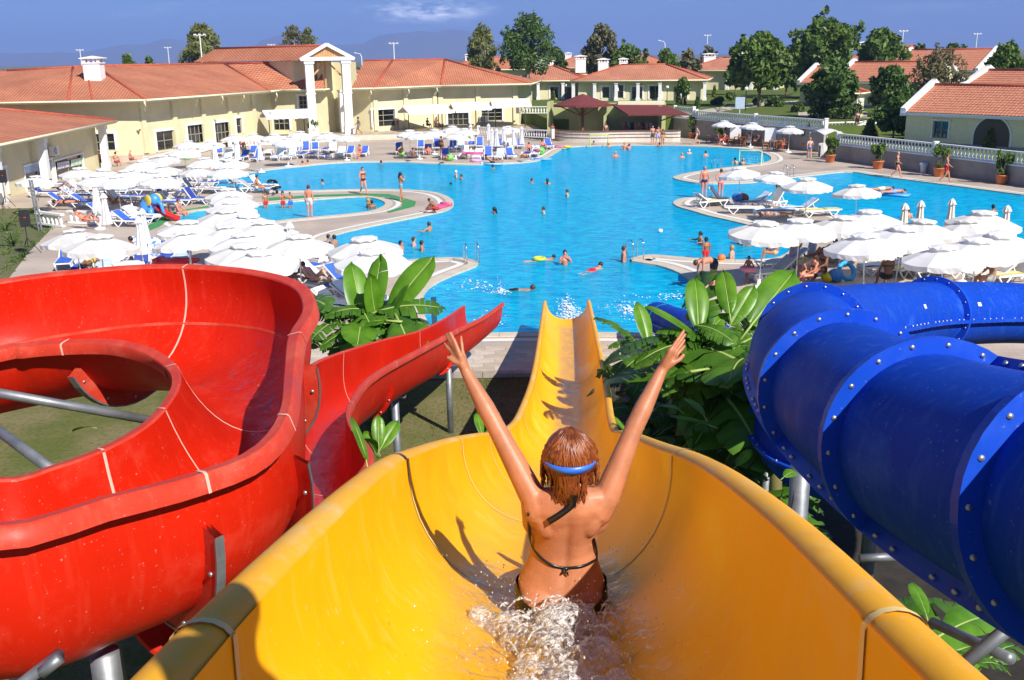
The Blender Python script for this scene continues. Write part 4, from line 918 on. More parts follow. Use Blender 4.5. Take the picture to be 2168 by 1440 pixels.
def yfloor(h):
    i = ystation(h); j = i+1 if yc[i].y < h and i+1 < len(yc) else i-1
    a, b = (i, j) if yc[i].y <= yc[j].y else (j, i); t = (h-yc[a].y)/(yc[b].y-yc[a].y)
    return yc[a].lerp(yc[b], t).z - .6*1.02
def support(root, top, base_z=0.0, r_=.075, plate=True):
    m_ = MB(); m_.tube([(top[0], top[1], base_z-.1), tuple(top)], r_, 10); m_.build('support_post', MGALV, root, smooth=True)
    if plate: MB().box((top[0], top[1], top[2]), (.42, .22, .03)).build('support_plate', MGALV, root)
for h in (7.4, 12.6, 18, 23.4): support(YS, (yx(h), h, yfloor(h)-.08), -.1)

# ---- red winding slide
RS = thing('red_water_slide', 'red open water slide winding in a loop on the left before the pool', 'water slide', (-3.5, 9, 0))
def Gs(lst): return [G(x, y, z) for x, y, z in lst]
ro = [Vector((-7.6, 4.3, 6.25)), Vector((-5.2, 4.15, 6.15)), Vector((-3.7, 4.45, 6.06))] + Gs([(0,1112,5.98),(200,1060,5.94),(400,1008,5.90),(530,955,5.88),(590,880,5.87),(602,790,5.86),(610,715,5.85),(640,655,5.84),(610,606,5.82),(500,578,5.80),(330,569,5.78),(150,582,5.75),(0,602,5.70)]) + [Vector((-7.2, 10.6, 5.6)), Vector((-8.6, 9.3, 5.45)), Vector((-9.1, 7.6, 5.3)), Vector((-8.6, 5.8, 5.1))]
ri = [Vector((-7.6, 5.7, 5.9)), Vector((-5.6, 5.65, 5.8)), Vector((-4.4, 5.8, 5.72))] + Gs([(0,1022,5.66),(100,1000,5.62),(210,962,5.58),(300,915,5.55),(352,868,5.53),(383,815,5.52),(375,775,5.51),(330,742,5.50),(270,724,5.49),(210,719,5.47),(120,722,5.44),(50,728,5.42),(0,735,5.40)]) + [Vector((-6.4, 9.3, 5.25)), Vector((-7.3, 8.5, 5.1)), Vector((-7.6, 7.5, 5.0)), Vector((-7.3, 6.6, 4.9))]
NRD = 110
rO = resample(ro, NRD); 
# pair the inner rim point by point by control parameter so that cross sections stay square
def pair(A, B, n):
    ca = catmull(A, 12); cb = catmull(B, 12); L = [0]
    for i in range(1, len(ca)): L.append(L[-1] + (ca[i]-ca[i-1]).length*.5 + (cb[i]-cb[i-1]).length*.5)
    oa, ob_, j = [], [], 0
    for k in range(n):
        s = L[-1]*k/(n-1)
        while j < len(L)-2 and L[j+1] < s: j += 1
        t = (s-L[j])/max(1e-9, L[j+1]-L[j]); oa.append(ca[j].lerp(ca[j+1], t)); ob_.append(cb[j].lerp(cb[j+1], t))
    return oa, ob_
rA, rB = pair(ro, ri, NRD)
rfr = channel_frames(rB, rA, [.95 - .12*min(1, max(0, (i-34)/12)) + .22*min(1, max(0, (i-60)/14)) for i in range(NRD)])
def near_px(A, x, y): 
    def pr(p):
        q = p - Vector((0, 0, CAM_H)); d = q.dot(FW); return (1084+FPX*q.dot(RT)/d, 720-FPX*q.dot(UP)/d)
    return min(range(len(A)), key=lambda i: (pr(A[i])[0]-x)**2 + (pr(A[i])[1]-y)**2 if (A[i]-Vector((0,0,CAM_H))).dot(FW) > .5 else 1e9)
rcuts = sorted({0, near_px(rA, 390, 1010), near_px(rA, 592, 880), near_px(rA, 612, 712), near_px(rA, 400, 570), NRD-1, 10})
channel(RS, rfr, rcuts, MRED, MRRIM, MSEAMR, lip=.14, drop=.10, flange=True, flmat=MRRIM, aa=.90, bb=.90, fl_w=.15)
# ledge line where the wall panels of the bend overlap
m_ = MB(); rows = []
for i in range(10, NRD):
    a_, b_ = prof(rfr[i], 17.0, 22, -.003, .9, .9), prof(rfr[i], 17.18, 22, -.010, .9, .9); rows.append([a_, b_, prof(rfr[i], 17.3, 22, -.002, .9, .9)])
m_.grid(rows); m_.build('panel_ledge', MRRIM, RS, smooth=True)
# lower run to the pool
er = Gs([(500,1240,4.95),(640,1120,4.85),(735,1030,4.72),(775,962,4.58),(735,900,4.42),(738,855,4.22),(785,795,3.85),(880,742,3.18),(960,700,2.55),(1020,672,2.1),(1062,642,1.75)])
el = Gs([(250,1180,4.95),(420,1060,4.85),(520,1000,4.7),(585,940,4.52),(600,880,4.32),(625,830,4.10),(668,772,3.80),(790,728,3.15),(890,702,2.62),(945,675,2.25),(985,648,1.85)])
eA, eB = pair(er, el, 70)
efr = channel_frames(eB, eA, [.66 + .22*min(1, i/30) - .14*max(0, (i-45)/24) for i in range(70)])
ecuts = [0, 14, near_px(eA, 740, 850), near_px(eA, 830, 768), near_px(eA, 960, 700), 69]
channel(RS, efr, ecuts, MRED, MRRIM, MSEAMR, lip=.09, flange=True, flmat=MRED, aa=.80, bb=.70, fl_w=.07, metal=False)
for i in (24, 40, 54): 
    p = prof(efr[i], 11, 22, .05); support(RS, p, -.1, .07)
for i in (12, 30, 46, 62, 82):
    p = prof(rfr[i], 11, 22, .1); support(RS, p, -.1, .09, False)
# steel braces seen inside the loop
for a, b in ((D(-60, 822, 8.0), D(335, 893, 9.0)), (D(-60, 870, 8.0), D(130, 1010, 7.0))):
    MB().tube([a, b], .04, 10).build('brace_pipe', MGALV, RS, smooth=True)

# ---- blue tube slide
BS = thing('blue_tube_slide', 'blue closed tube water slide coiling on the right above banana plants', 'water slide', (4, 9, 0))
BP = [D(3000,1270,2.3), D(2750,1215,2.75), D(2450,1125,3.3), D(2200,1042,4.0), D(1990,955,4.9), D(1830,862,6.0), D(1738,792,7.3), D(1706,742,8.8), D(1742,705,10.4), D(1840,682,12.2), D(1975,667,14.2), D(2168,664,15.6), D(2400,690,16.2), D(2700,760,15.2), D(2850,850,13.3)]
TR = .47
bp_ = resample(BP, 120)
def tube_frame(P, i):
    a, b = max(0, i-1), min(len(P)-1, i+1); T = (P[b]-P[a]).normalized(); e = T.cross(Vector((0, 0, 1))).normalized(); u = e.cross(T)
    if P is bp_:
        a = R(75)*max(0, 1-i/50); e, u = e*math.cos(a)+u*math.sin(a), u*math.cos(a)-e*math.sin(a)
    return P[i], T, e, u
def tube_slide(root, P, cuts, r_, seg=40, fl=.085, bolts=18, boltr=.016, boltsize=.85, seams=True):
    for si in range(len(cuts)-1):
        rows = []
        for i in range(cuts[si], cuts[si+1]+1):
            c, T, e, u = tube_frame(P, i); rows.append([c + (e*math.cos(2*math.pi*k/seg) + u*math.sin(2*math.pi*k/seg))*r_ for k in range(seg+1)])
        m_ = MB(); m_.grid([list(reversed(q)) for q in rows]); rows2 = [[c + (p-c)*((r_-.02)/r_) for p in q] for q, c in zip(rows, [P[i] for i in range(cuts[si], cuts[si+1]+1)])]
        m_.grid(rows2); m_.build('tube_section', MBLU, root, smooth=True)
        if seams:
            for sg in (-1, 1):
                rr = []
                for i in range(cuts[si], cuts[si+1]+1):
                    c, T, e, u = tube_frame(P, i); q = c + e*(sg*r_)
                    rr.append([q - u*.022 - e*sg*.01, q - u*.022 + e*sg*.085, q + u*.022 + e*sg*.085, q + u*.022 - e*sg*.01])
                m_ = MB(); m_.grid(rr if sg > 0 else [list(reversed(x)) for x in rr]); m_.build('seam_flange', MBLF, root)
                st = cuts[si]
                L_ = (P[cuts[si+1]]-P[st]).length; nb = max(2, int(L_/.22))
                for b_ in range(nb):
                    i = int(st + (cuts[si+1]-st)*(b_+.5)/nb); c, T, e, u = tube_frame(P, i)
                    ob = mkobj('bolt', BOLT, None, root, True); ob.matrix_basis = Matrix.Translation(c + e*(sg*(r_+.05))) @ u.to_track_quat('Z', 'Y').to_matrix().to_4x4() @ Matrix.Scale(.9, 4)
        if si < len(cuts)-2:
            c, T, e, u = tube_frame(P, cuts[si+1]); m_ = MB()
            def ringp(rad, dz): return [c + T*dz + (e*math.cos(2*math.pi*k/seg) + u*math.sin(2*math.pi*k/seg))*rad for k in range(seg+1)]
            m_.grid([ringp(r_-.005, -.03), ringp(r_+fl, -.03), ringp(r_+fl, .03), ringp(r_-.005, .03)]); m_.build('ring_flange', MBLF, root)
            for b_ in range(bolts):
                a = 2*math.pi*(b_+.5)/bolts
                ob = mkobj('bolt', BOLT, None, root, True); ob.matrix_basis = Matrix.Translation(c + (e*math.cos(a)+u*math.sin(a))*(r_+fl*.55)) @ T.to_track_quat('Z', 'Y').to_matrix().to_4x4() @ Matrix.Scale(boltsize, 4)
bcuts = [0] + [near_px(bp_, x, y) for x, y in ((2330, 1085), (1965, 942), (1790, 835), (1722, 720), (1975, 667))] + [96, 119]
print('bcuts', bcuts)
tube_slide(BS, bp_, bcuts, TR)
# lower run: under the coil, out to the pool
BP2 = [Vector((9.0, 14, 4.3)), Vector((8.2, 11.8, 4.1)), Vector((6.6, 10.6, 3.8)), Vector((4.95, 10.9, 3.5)), D(1735,975,12.6), D(1640,885,15), D(1560,770,20), D(1470,705,25), D(1392,674,29.2)]
b2 = resample(BP2, 80)
tube_slide(BS, b2, [0, 16, 30, 44, 58, 76], TR, bolts=20)
c, T, e, u = tube_frame(b2, 76); m_ = MB()
rows = []
for i in range(76, 80):
    c, T, e, u = tube_frame(b2, i); rows.append([c + (e*math.cos(2*math.pi*k/40) + u*math.sin(2*math.pi*k/40))*TR*1.03 for k in range(41)])
m_.grid([list(reversed(q)) for q in rows]); m_.build('tube_outlet', MBLU, BS, smooth=True)
for i in (34, 50, 64): support(BS, b2[i] - Vector((0, 0, TR)), -.1, .08, False)
for i in (40, 62, 90): support(BS, bp_[i] - Vector((0, 0, TR)), -.1, .10, False)

for a, b in ((D(2010,1430,4.6), D(2230,1255,4.6)), (D(1975,1318,6.0), D(2140,1395,5.2)), (D(1820,1182,7.5), D(1900,1178,7.5))): MB().tube([a, b], .032, 10).build('brace_pipe', MGALV, BS, smooth=True)
for a, b in ((D(88,1425,4.4), D(128,1392,4.4)), (D(20,1470,4.2), D(125,1385,4.6))): MB().tube([a, b], .028, 10).build('pipe_clamp', MGALV, RS, smooth=True)

for x, y in ((1884, 681), (2004, 676)):   # white inspection stickers
    i = near_px(bp_, x, y); c, T, e, u = tube_frame(bp_, i); a0 = R(28); q = lambda dt, da: c + T*dt + (e*math.cos(a0+da)+u*math.sin(a0+da))*(TR+.003)
    m_ = MB(); m_.grid([[q(dt, da) for dt in (-.05, .05)] for da in (-.06, 0, .06)]); m_.build('sticker', MW, BS)

q_ = D(-60, 846, 8.0); MB().tube([(q_.x, q_.y, -.1), (q_.x, q_.y, q_.z+.35)], .09, 10).build('support_post', MGALV, RS, smooth=True)
# ================================================================== plants
def leaf_mat(name, c1, c2, rough=.5, tr=.25, vs=1.2):
    m = mk(name, c1, rough, spec=.4, col2=c2, vs=vs, lo=.4, hi=.62); t = m.node_tree; b = t.nodes['Principled BSDF']
    o = [x for x in t.nodes if x.type == 'OUTPUT_MATERIAL'][0]; tl = t.nodes.new('ShaderNodeBsdfTranslucent'); mx = t.nodes.new('ShaderNodeMixShader'); mx.inputs['Fac'].default_value = tr
    src = b.inputs['Base Color'].links[0].from_socket; t.links.new(src, tl.inputs['Color'])
    t.links.new(b.outputs['BSDF'], mx.inputs[1]); t.links.new(tl.outputs['BSDF'], mx.inputs[2]); t.links.new(mx.outputs['Shader'], o.inputs['Surface']); return m
ML_EUC = leaf_mat('eucalyptus_leaves', (.24, .26, .075), (.13, .155, .04), .55)
ML_DARK = leaf_mat('dark_leaves', (.11, .19, .035), (.055, .11, .017), .5)
ML_MUL = leaf_mat('mulberry_leaves', (.15, .24, .04), (.075, .135, .018), .5)
ML_OLIVE = leaf_mat('olive_leaves', (.20, .18, .08), (.11, .115, .045), .6)
ML_YEL = leaf_mat('golden_leaves', (.20, .22, .025), (.09, .13, .012), .55)
MBARK = mk('bark', (.20, .15, .11), .9, var=.35, vs=6, bump=.5, bs=20)
MBARKL = mk('pale_bark', (.42, .38, .32), .85, var=.3, vs=3, bump=.3, bs=15)
def leaf_cloud(mb, c, rx, ry, rz, n, size, rg, droop=0.0, shell=.55):
    for _ in range(n):
        while True:
            p = Vector((rg.uniform(-1, 1), rg.uniform(-1, 1), rg.uniform(-1, 1)))
            if shell < p.length <= 1 or (p.length <= 1 and rg.random() < .22): break
        q = Vector((c[0]+p.x*rx, c[1]+p.y*ry, c[2]+p.z*rz)); s = size*rg.uniform(.6, 1.35)
        a = Vector((rg.gauss(0, 1), rg.gauss(0, 1), rg.gauss(0, .7))) + p*.6; a.normalize()
        b = a.orthogonal(); b.rotate(Matrix.Rotation(rg.uniform(0, 6.28), 3, a)); d = a.cross(b)
        if droop: b = (b*(1-droop) + Vector((0, 0, -1))*droop).normalized(); d = a.cross(b).normalized()
        w = .5 if not droop else .3
        mb.poly([q - b*s, q + d*s*w - b*s*.1, q + b*s*.9, q - d*s*w + b*s*.15])
def tree(label, base, h, spread, leaf, seed, n=2600, size=.30, trunk_h=.35, bark=None, blobs=11, droop=0.0, flat=1.0, name='tree', top=1.0, group='garden trees', lean=0.0):
    rg = random.Random(seed); t = thing(name, label, 'tree', base, group=group); H_ = h; tb = MB()
    th = H_*trunk_h; tr_ = max(.08, H_*.022)
    top_p = Vector((lean*H_, 0, th)); tb.tube([(0, 0, -.15), (lean*H_*.4, rg.uniform(-.1, .1), th*.5), top_p], [tr_*1.35, tr_, tr_*.8], 8)
    lf = MB(); per = n//blobs
    for k in range(blobs):
        a = 2.4*k + rg.uniform(-.5, .5); f = (k+.5)/blobs; zz = th*.85 + (H_-th*.85)*(.12+.80*f); env = math.sin(math.pi*min(1, .22+.70*f))**.8
        rr = spread*env*rg.uniform(.35, .72)*(1 if k < blobs-2 else .3*top)
        c = Vector((lean*H_ + math.cos(a)*rr, math.sin(a)*rr, zz)); br = spread*rg.uniform(.30, .46)
        tb.tube([top_p*.8, top_p.lerp(c, .55)+Vector((0, 0, .1*H_*.3)), c], [tr_*.6, tr_*.35, tr_*.12], 6)
        leaf_cloud(lf, c, br, br, br*flat*rg.uniform(.75, 1.15), per, size, rg, droop)
        for _ in range(3):   # stray sprigs beyond the clump
            v = Vector((rg.gauss(0, 1), rg.gauss(0, 1), rg.gauss(.2, .8))).normalized()*br*1.15; leaf_cloud(lf, c+v, br*.25, br*.25, br*.3, max(6, per//18), size, rg, droop)
    tb.build('trunk', bark or MBARK, t, smooth=True, world=False); lf.build('crown', leaf, t, world=False)
    return t
def tpx(x, ybase, ytop, z, **kw): 
    b = G(x, ybase, z); d = (b - Vector((0, 0, CAM_H))).dot(FW); return b, (ybase-ytop)*d/FPX
def tree_px(label, x, dist, ytop, half_px, leaf, seed, z=TA, **kw):
    r_ = ray(x, 130); k = dist/math.hypot(r_.x, r_.y); b = Vector((r_.x*k, r_.y*k, z)); r2 = ray(x, ytop); topz = CAM_H + r2.z*(dist/math.hypot(r2.x, r2.y))
    return tree(label, b, topz-z, half_px/FPX*dist*.97, leaf, seed, **kw)
tree_px('tall eucalyptus with drooping leaves behind the left roofs', 428, 150, 52, 54, ML_EUC, 11, z=.5, droop=.5, n=4200, bark=MBARKL, size=.34)
tree_px('grey green eucalyptus just left of the portico roof ridge', 625, 160, 52, 40, ML_OLIVE, 12, z=.5, droop=.5, n=2200, bark=MBARKL)
tree_px('slim second eucalyptus peak close to the portico gable', 655, 165, 50, 20, ML_EUC, 13, z=.5, droop=.5, n=1200, bark=MBARKL)
tree_px('pale eucalyptus left of the big dark tree in the middle', 1022, 158, 55, 42, ML_EUC, 14, droop=.5, n=3000, bark=MBARKL, size=.33)
tree_px('big dark eucalyptus with white trunk in the middle', 1118, 150, 38, 62, ML_DARK, 15, n=5200, bark=MBARKL, trunk_h=.42, size=.34, blobs=14, droop=.25)
tree_px('dusky conifer low right of the big middle tree', 1175, 190, 98, 28, ML_DARK, 16, n=1200, trunk_h=.2)
tree_px('tall rounded grey green tree behind the villa roofs', 1272, 185, 54, 42, ML_OLIVE, 17, n=3200, trunk_h=.25)
tree_px('broad lower tree right of the rounded villa tree', 1325, 180, 96, 36, ML_MUL, 18, n=1800, trunk_h=.25)
tree_px('small pointed cypress on the villa skyline', 1367, 230, 98, 10, ML_DARK, 19, n=600, trunk_h=.1, blobs=7)
tree_px('feathery tree between the villa chimneys', 1408, 170, 104, 30, ML_MUL, 20, n=1500, trunk_h=.25)
tree_px('thin feathery tree left of the raised villa chimney', 1458, 180, 108, 26, ML_OLIVE, 21, n=800, trunk_h=.25)
tree_px('loose tree behind the raised villa chimney', 1500, 225, 100, 22, ML_OLIVE, 22, n=800, trunk_h=.25)
tree_px('large mulberry tree with visible trunk on the lawn', 1612, 128, 80, 68, ML_MUL, 23, n=5200, trunk_h=.38, size=.30, blobs=14)
tree_px('tall spreading mulberry behind the lawn mulberry', 1745, 150, 52, 74, ML_MUL, 24, n=5000, trunk_h=.3, size=.32, blobs=13)
tree_px('smaller mulberry right of the two big ones', 1860, 158, 64, 52, ML_MUL, 25, n=2600, trunk_h=.3, size=.32)
tree_px('dark round tamarisk leaning in front of the gabled house', 1765, 105, 142, 62, ML_DARK, 26, n=4200, trunk_h=.38, size=.20, blobs=12, lean=.05)
tree_px('dark tree at the skyline gap right of the mulberries', 1945, 175, 92, 16, ML_DARK, 27, n=700, trunk_h=.2)
tree_px('grey olive coloured tamarisk above the arched house roof', 1990, 98, 108, 62, ML_OLIVE, 28, n=3600, trunk_h=.3, size=.20, blobs=12, droop=.2)
tree_px('round yellowing tree at the right skyline', 2128, 130, 100, 40, ML_MUL, 29, n=2400, trunk_h=.35, size=.26)
tree_px('dark shrubby tree between the kiosk and the arched house', 1905, 88, 195, 38, ML_DARK, 30, z=TB, n=2600, trunk_h=.2, size=.18)
tree_px('small clipped tree with bare stem by the villa porch', 1448, 132, 167, 17, ML_MUL, 31, n=1400, trunk_h=.5, size=.18)
tree_px('round bush tree over the far left roofs', 270, 170, 110, 16, ML_MUL, 32, z=.5, n=800, trunk_h=.3)
tree_px('low dark tree behind the left white chimney', 315, 190, 118, 18, ML_DARK, 33, z=.5, n=700, trunk_h=.3)
tree_px('rounded shrub tree among the left roofs by a chimney', 133, 120, 142, 20, ML_MUL, 34, z=.3, n=800, trunk_h=.2)
tree_px('rounded shrub tree among the left roofs further right', 188, 118, 147, 13, ML_MUL, 35, z=.3, n=600, trunk_h=.2)
# distant wood line
rg = random.Random(5); mb = MB()
for k in range(150):
    x = rg.uniform(-60, 2230); d_ = rg.uniform(300, 520); r_ = ray(x, 130); kk = d_/math.hypot(r_.x, r_.y); hgt = rg.uniform(3.5, 6.5); leaf_cloud(mb, (r_.x*kk, r_.y*kk, hgt*.5), hgt*rg.uniform(.8, 1.6), hgt, hgt*.55, 70, .9, rg)
mb.build('distant_wood', ML_DARK, kind='stuff', label='dark green line of distant trees along the horizon', cat='wood')
# columnar golden conifers
def conifer(label, p, h, r_, seed, leaf=None):
    rg = random.Random(seed); t = thing('conifer_shrub', label, 'shrub', p, group='clipped conifers'); MB().tube([(0, 0, -.05), (0, 0, h*.4)], .05, 6).build('trunk', MBARK, t, world=False)
    lf = MB()
    for k in range(9): f = k/9; leaf_cloud(lf, (0, 0, h*(.08+.86*f)), r_*(1-.85*f)+.05, r_*(1-.85*f)+.05, h*.13, 130, .09, rg)
    lf.build('foliage', leaf or ML_YEL, t, world=False)
for lab, x, y, ytop, z, w in (('golden conifer left of the house window', 1952, 300, 258, TB, .62), ('golden conifer in front of the arched porch', 2094, 318, 270, TB, .5), ('wide golden conifer at the balustrade end', 1840, 292, 250, TB, .75), ('tall golden conifer beside the dark shrubs', 1868, 270, 215, TB, .6), ('little golden conifer by the villa terrace', 1447, 222, 183, TA, .35), ('narrow dark cypress left of the villa terrace end', 1436, 222, 180, TA, .35), ('small dark cypress on the lawn right of the villa', 1476, 228, 205, TA, .4), ('golden conifer at the left villa porch', 1140, 210, 192, TA, .4), ('golden conifer before the arched villa porch', 1171, 212, 193, TA, .4), ('golden shrub in front of the raised villa', 1512, 206, 180, TA, .4)):
    b, h = tpx(x, y, ytop, z); conifer(lab, b, h, w, int(x), ML_DARK if 'dark' in lab else None)
# palms
MPALM = leaf_mat('palm_frond', (.09, .15, .03), (.045, .09, .014), .45)
def frond(mb, base, az, L, lift, droop, w=.22, nseg=9, wid=1.0):
    dv = Vector((math.cos(az), math.sin(az), 0)); pts = [base + dv*(L*s) + Vector((0, 0, lift*L*s - droop*L*s*s)) for s in [k/nseg for k in range(nseg+1)]]; sd = Vector((-dv.y, dv.x, 0))
    for k in range(1, nseg):
        ww = w*L*math.sin(math.pi*(.12+.85*k/nseg)); p = pts[k]; f = (pts[k+1]-pts[k-1]).normalized()*ww*.75
        for s in (-1, 1):
            tip = p + sd*s*ww + f*.7 + Vector((0, 0, -.25*ww)); mb.poly([p - f*.10, tip, p + f*.12])
    mb.tube(pts, [.018]*len(pts), 4)
def palm(label, p, h, L, nf, seed, trunk=True):
    rg = random.Random(seed); t = thing('palm_plant', label, 'palm', p, group='small palms')
    if trunk: MB().tube([(0, 0, -.05), (0, 0, h*.6), (0, 0, h)], [.14, .12, .13], 8).build('trunk', MBARK, t, world=False)
    for k in range(nf):
        m_ = MB(); frond(m_, Vector((0, 0, h)), 2.4*k, L*rg.uniform(.8, 1.1), rg.uniform(.3, 1.3), rg.uniform(.5, 1.0)); m_.build('frond', MPALM, t, world=False)
for lab, x, y, z, h, L, nf in (('small palm on the lawn left of the bar', 1127, 256, .5, .7, 1.7, 12), ('palm clump beside the bar side wall', 1163, 262, .5, .3, 1.3, 9), ('banana like palm under the tall tree', 1100, 212, TA, .9, 1.8, 10), ('low palm on the lawn under the mulberry', 1560, 232, TA, .3, 1.5, 11), ('dark low palm near the lawn path', 1655, 222, TA, .5, 1.8, 12), ('small palm beside the left garden speaker', 55, 470, -.1, .35, .9, 10), ('low palm by the villa path', 1520, 240, TA, .2, 1.2, 9)):
    palm(lab, G(x, y, z), h, L, nf, int(x))
# garden bed at the left edge
rg = random.Random(9); mb = MB()
for k in range(90):
    p = G(rg.uniform(-30, 110), rg.uniform(452, 585), -.1); e0, e1 = G(104, 490), G(20, 588)
    if (e1-e0).cross(p-e0).z > -.3 and p.y < 53: continue
    leaf_cloud(mb, (p.x, p.y, -.02), .22, .22, .10, 12, .05, rg)
mb.build('garden_bed', ML_MUL, kind='stuff', label='low leafy ground cover in the left garden bed', cat='plants')
for k, (x, y, s) in enumerate(((28, 520, 1.1), (52, 545, .8), (12, 488, .8))):
    t = thing('spiky_plant', ['large spiky green plant in the left garden bed', 'smaller spiky plant near the speaker stand foot', 'spiky plant at the back of the left garden'][k], 'plant', G(x, y, -.1), group='spiky garden plants'); rg = random.Random(k)
    for j in range(26):
        az = rg.uniform(0, 6.28); L = s*rg.uniform(.6, 1); m_ = MB(); d = Vector((math.cos(az), math.sin(az), 0)); sd = Vector((-d.y, d.x, 0))*.035; u = rg.uniform(.6, 1.6)
        pts = [d*L*f + Vector((0, 0, u*L*f - .7*L*f*f)) for f in (0, .35, .7, 1)]; m_.grid([[p - sd*(1-.9*i/3) for i, p in enumerate(pts)], [p + sd*(1-.9*i/3) for i, p in enumerate(pts)]]); m_.build('leaf', MPALM, t, world=False)
# ---- banana plants
MBAN_A = leaf_mat('banana_leaf', (.15, .34, .022), (.08, .22, .012), .34, .38, 2.5)
MBAN_B = leaf_mat('old_banana_leaf', (.11, .25, .024), (.055, .15, .012), .4, .35, 2.5)
MMID = mk('banana_midrib', (.30, .40, .10), .5)
MSTEM = mk('banana_stem', (.16, .19, .05), .6, col2=(.20, .13, .06), vs=5)
def banana_leaf_mesh(torn, seed, curl=1.0):
    """unit leaf: grows along +X from the origin, length 1, arching down"""
    rg = random.Random(seed); m_ = MB(); N = 26; pts = []
    for i in range(N+1):
        s = i/N; pts.append(Vector((s*(1-.10*curl*s), 0, .10*s - .32*curl*s*s)))
    def half(s): return 0.175*(math.sin(math.pi*min(1, s*.97+.03))**.55)*(1 if s < .8 else max(.05, 1-((s-.8)/.2)**2*.85))
    for sd in (-1, 1):
        i = 0
        while i < N:
            run = rg.choice([1, 2, 2, 3]) if torn > .5 else (rg.choice([2, 4, 6]) if torn > .1 else N)
            j = min(N, i+run); lag = rg.uniform(0, .022)*torn; dz = rg.uniform(-.06, .015)*torn; shrink = 1-rg.uniform(0, .16)*torn
            rows = []
            for k in range(i, j+1):
                s = k/N; w = half(s)*shrink; gap = .005*torn*(1 if k == j else 0); p = pts[k]
                rows.append([p - Vector((gap*.3, 0, 0)), p + Vector((lag*.5+w*.12-gap, sd*w*.5, .035+dz*.3)), p + Vector((lag+w*.28-gap*2, sd*w, .01+dz-.25*w*torn))])
            m_.grid(rows if sd > 0 else [r_[::-1] for r_ in rows]); i = j
    me = m_.mesh('banana_leaf', True)
    r_ = MB(); r_.tube([p+Vector((0, 0, .004)) for p in [Vector((-.22, 0, -.03))]+pts[:-1:3]], [.014]+[.012*(1-.8*k/9) for k in range(9)], 5); mr = r_.mesh('midrib', True); mr.materials.append(MMID)
    return me, mr
BLV = []
for k, (to, cu) in enumerate(((0, .5), (.15, .35), (.2, .8), (.7, 1.0), (1, 1.2), (1, .9))):
    me, mr = banana_leaf_mesh(to, k, cu); me.materials.append(MBAN_A if to < .5 else MBAN_B); BLV.append((me, mr))
def banana_leaf(t, base, tip, roll, var, wid=1.0):
    wid *= 1.15 if var < 3 else 1.5
    base, tip = Vector(base), Vector(tip); v = tip-base; L = v.length; x = v.normalized(); z = Vector((0, 0, 1)); z = z - x*z.dot(x)
    if z.length < .15: z = Vector((0, -1, 0)); z = z - x*z.dot(x)
    z.normalize(); z.rotate(Matrix.Rotation(roll, 3, x)); y = z.cross(x)
    me, mr = BLV[var]; o = mkobj('leaf', me, None, t, False); M = Matrix((x, y, z)).transposed().to_4x4()
    o.matrix_basis = Matrix.Translation(base) @ M @ Matrix.Diagonal((L, L*wid, L, 1)); q = mkobj('midrib', mr, None, o, False)
    return o
def banana(label, base, stems, leaves, seed, group=None):
    t = thing('banana_plant', label, 'banana plant', base, group=group)
    for s in stems: MB().tube([(s[0], s[1], -.1), (s[0]*.9, s[1]*.9, s[2]*.6), (s[0]*.8, s[1]*.8, s[2])], [.13, .11, .06], 10).build('stem', MSTEM, t, smooth=True, world=False)
    for l in leaves: banana_leaf(t, *l)
    return t
def ban_px(label, bx, by, dist, leafs, stems, extra=0, seed=1, rad=1.4, zlo=.8, zhi=2.6, bz=-.1):
    """leafs: (base px, tip px, depth offset of tip, roll, variant)"""
    ctr = D(bx, by, dist); base = Vector((ctr.x, ctr.y, bz)); rg = random.Random(seed); L = []
    for (x0, y0, x1, y1, dd, roll, var) in leafs: L.append((D(x0, y0, dist)-base, D(x1, y1, dist+dd)-base, roll, var, 1.0))
    for k in range(extra):
        a = 2.399*k + rg.uniform(-.4, .4); z0 = rg.uniform(zlo, zhi); c = Vector((rg.gauss(0, .35*rad), rg.gauss(0, .35*rad), z0)); r_ = rg.uniform(.8, 1.35)*rad
        L.append((c, c + Vector((math.cos(a)*r_, math.sin(a)*r_, rg.uniform(-.5, .5))), rg.uniform(-.4, .4), rg.choice([2, 3, 4, 5, 5]), rg.uniform(.9, 1.3)))
    return banana(label, base, stems, L, seed)
DL = 23.0
ban_px('banana plant with upright broad leaves left of the red slide outlet', 775, 700, DL,
  [(765,690,745,545,.3,.3,0),(790,680,808,532,.2,-.3,1),(800,690,783,575,-.6,1.2,1),(822,668,922,532,.2,.5,0),(815,690,868,600,-.6,.7,1),(770,690,655,608,-.4,.1,4),(800,680,915,655,-.6,-.1,4),(800,690,892,702,-1.0,0,4),(775,700,665,700,-1.0,.1,4),(785,705,735,745,-1.6,0,5),(790,700,838,600,.8,-.6,2),(770,690,700,640,.6,.3,5),(800,700,870,640,.5,0,5),(780,705,690,668,-.3,.3,3)],
  [(0, 0, 2.0), (.5, .3, 1.9), (-.4, .3, 1.7)], extra=34, seed=3, rad=1.35, zlo=1.6, zhi=2.8)
DR = 15.5
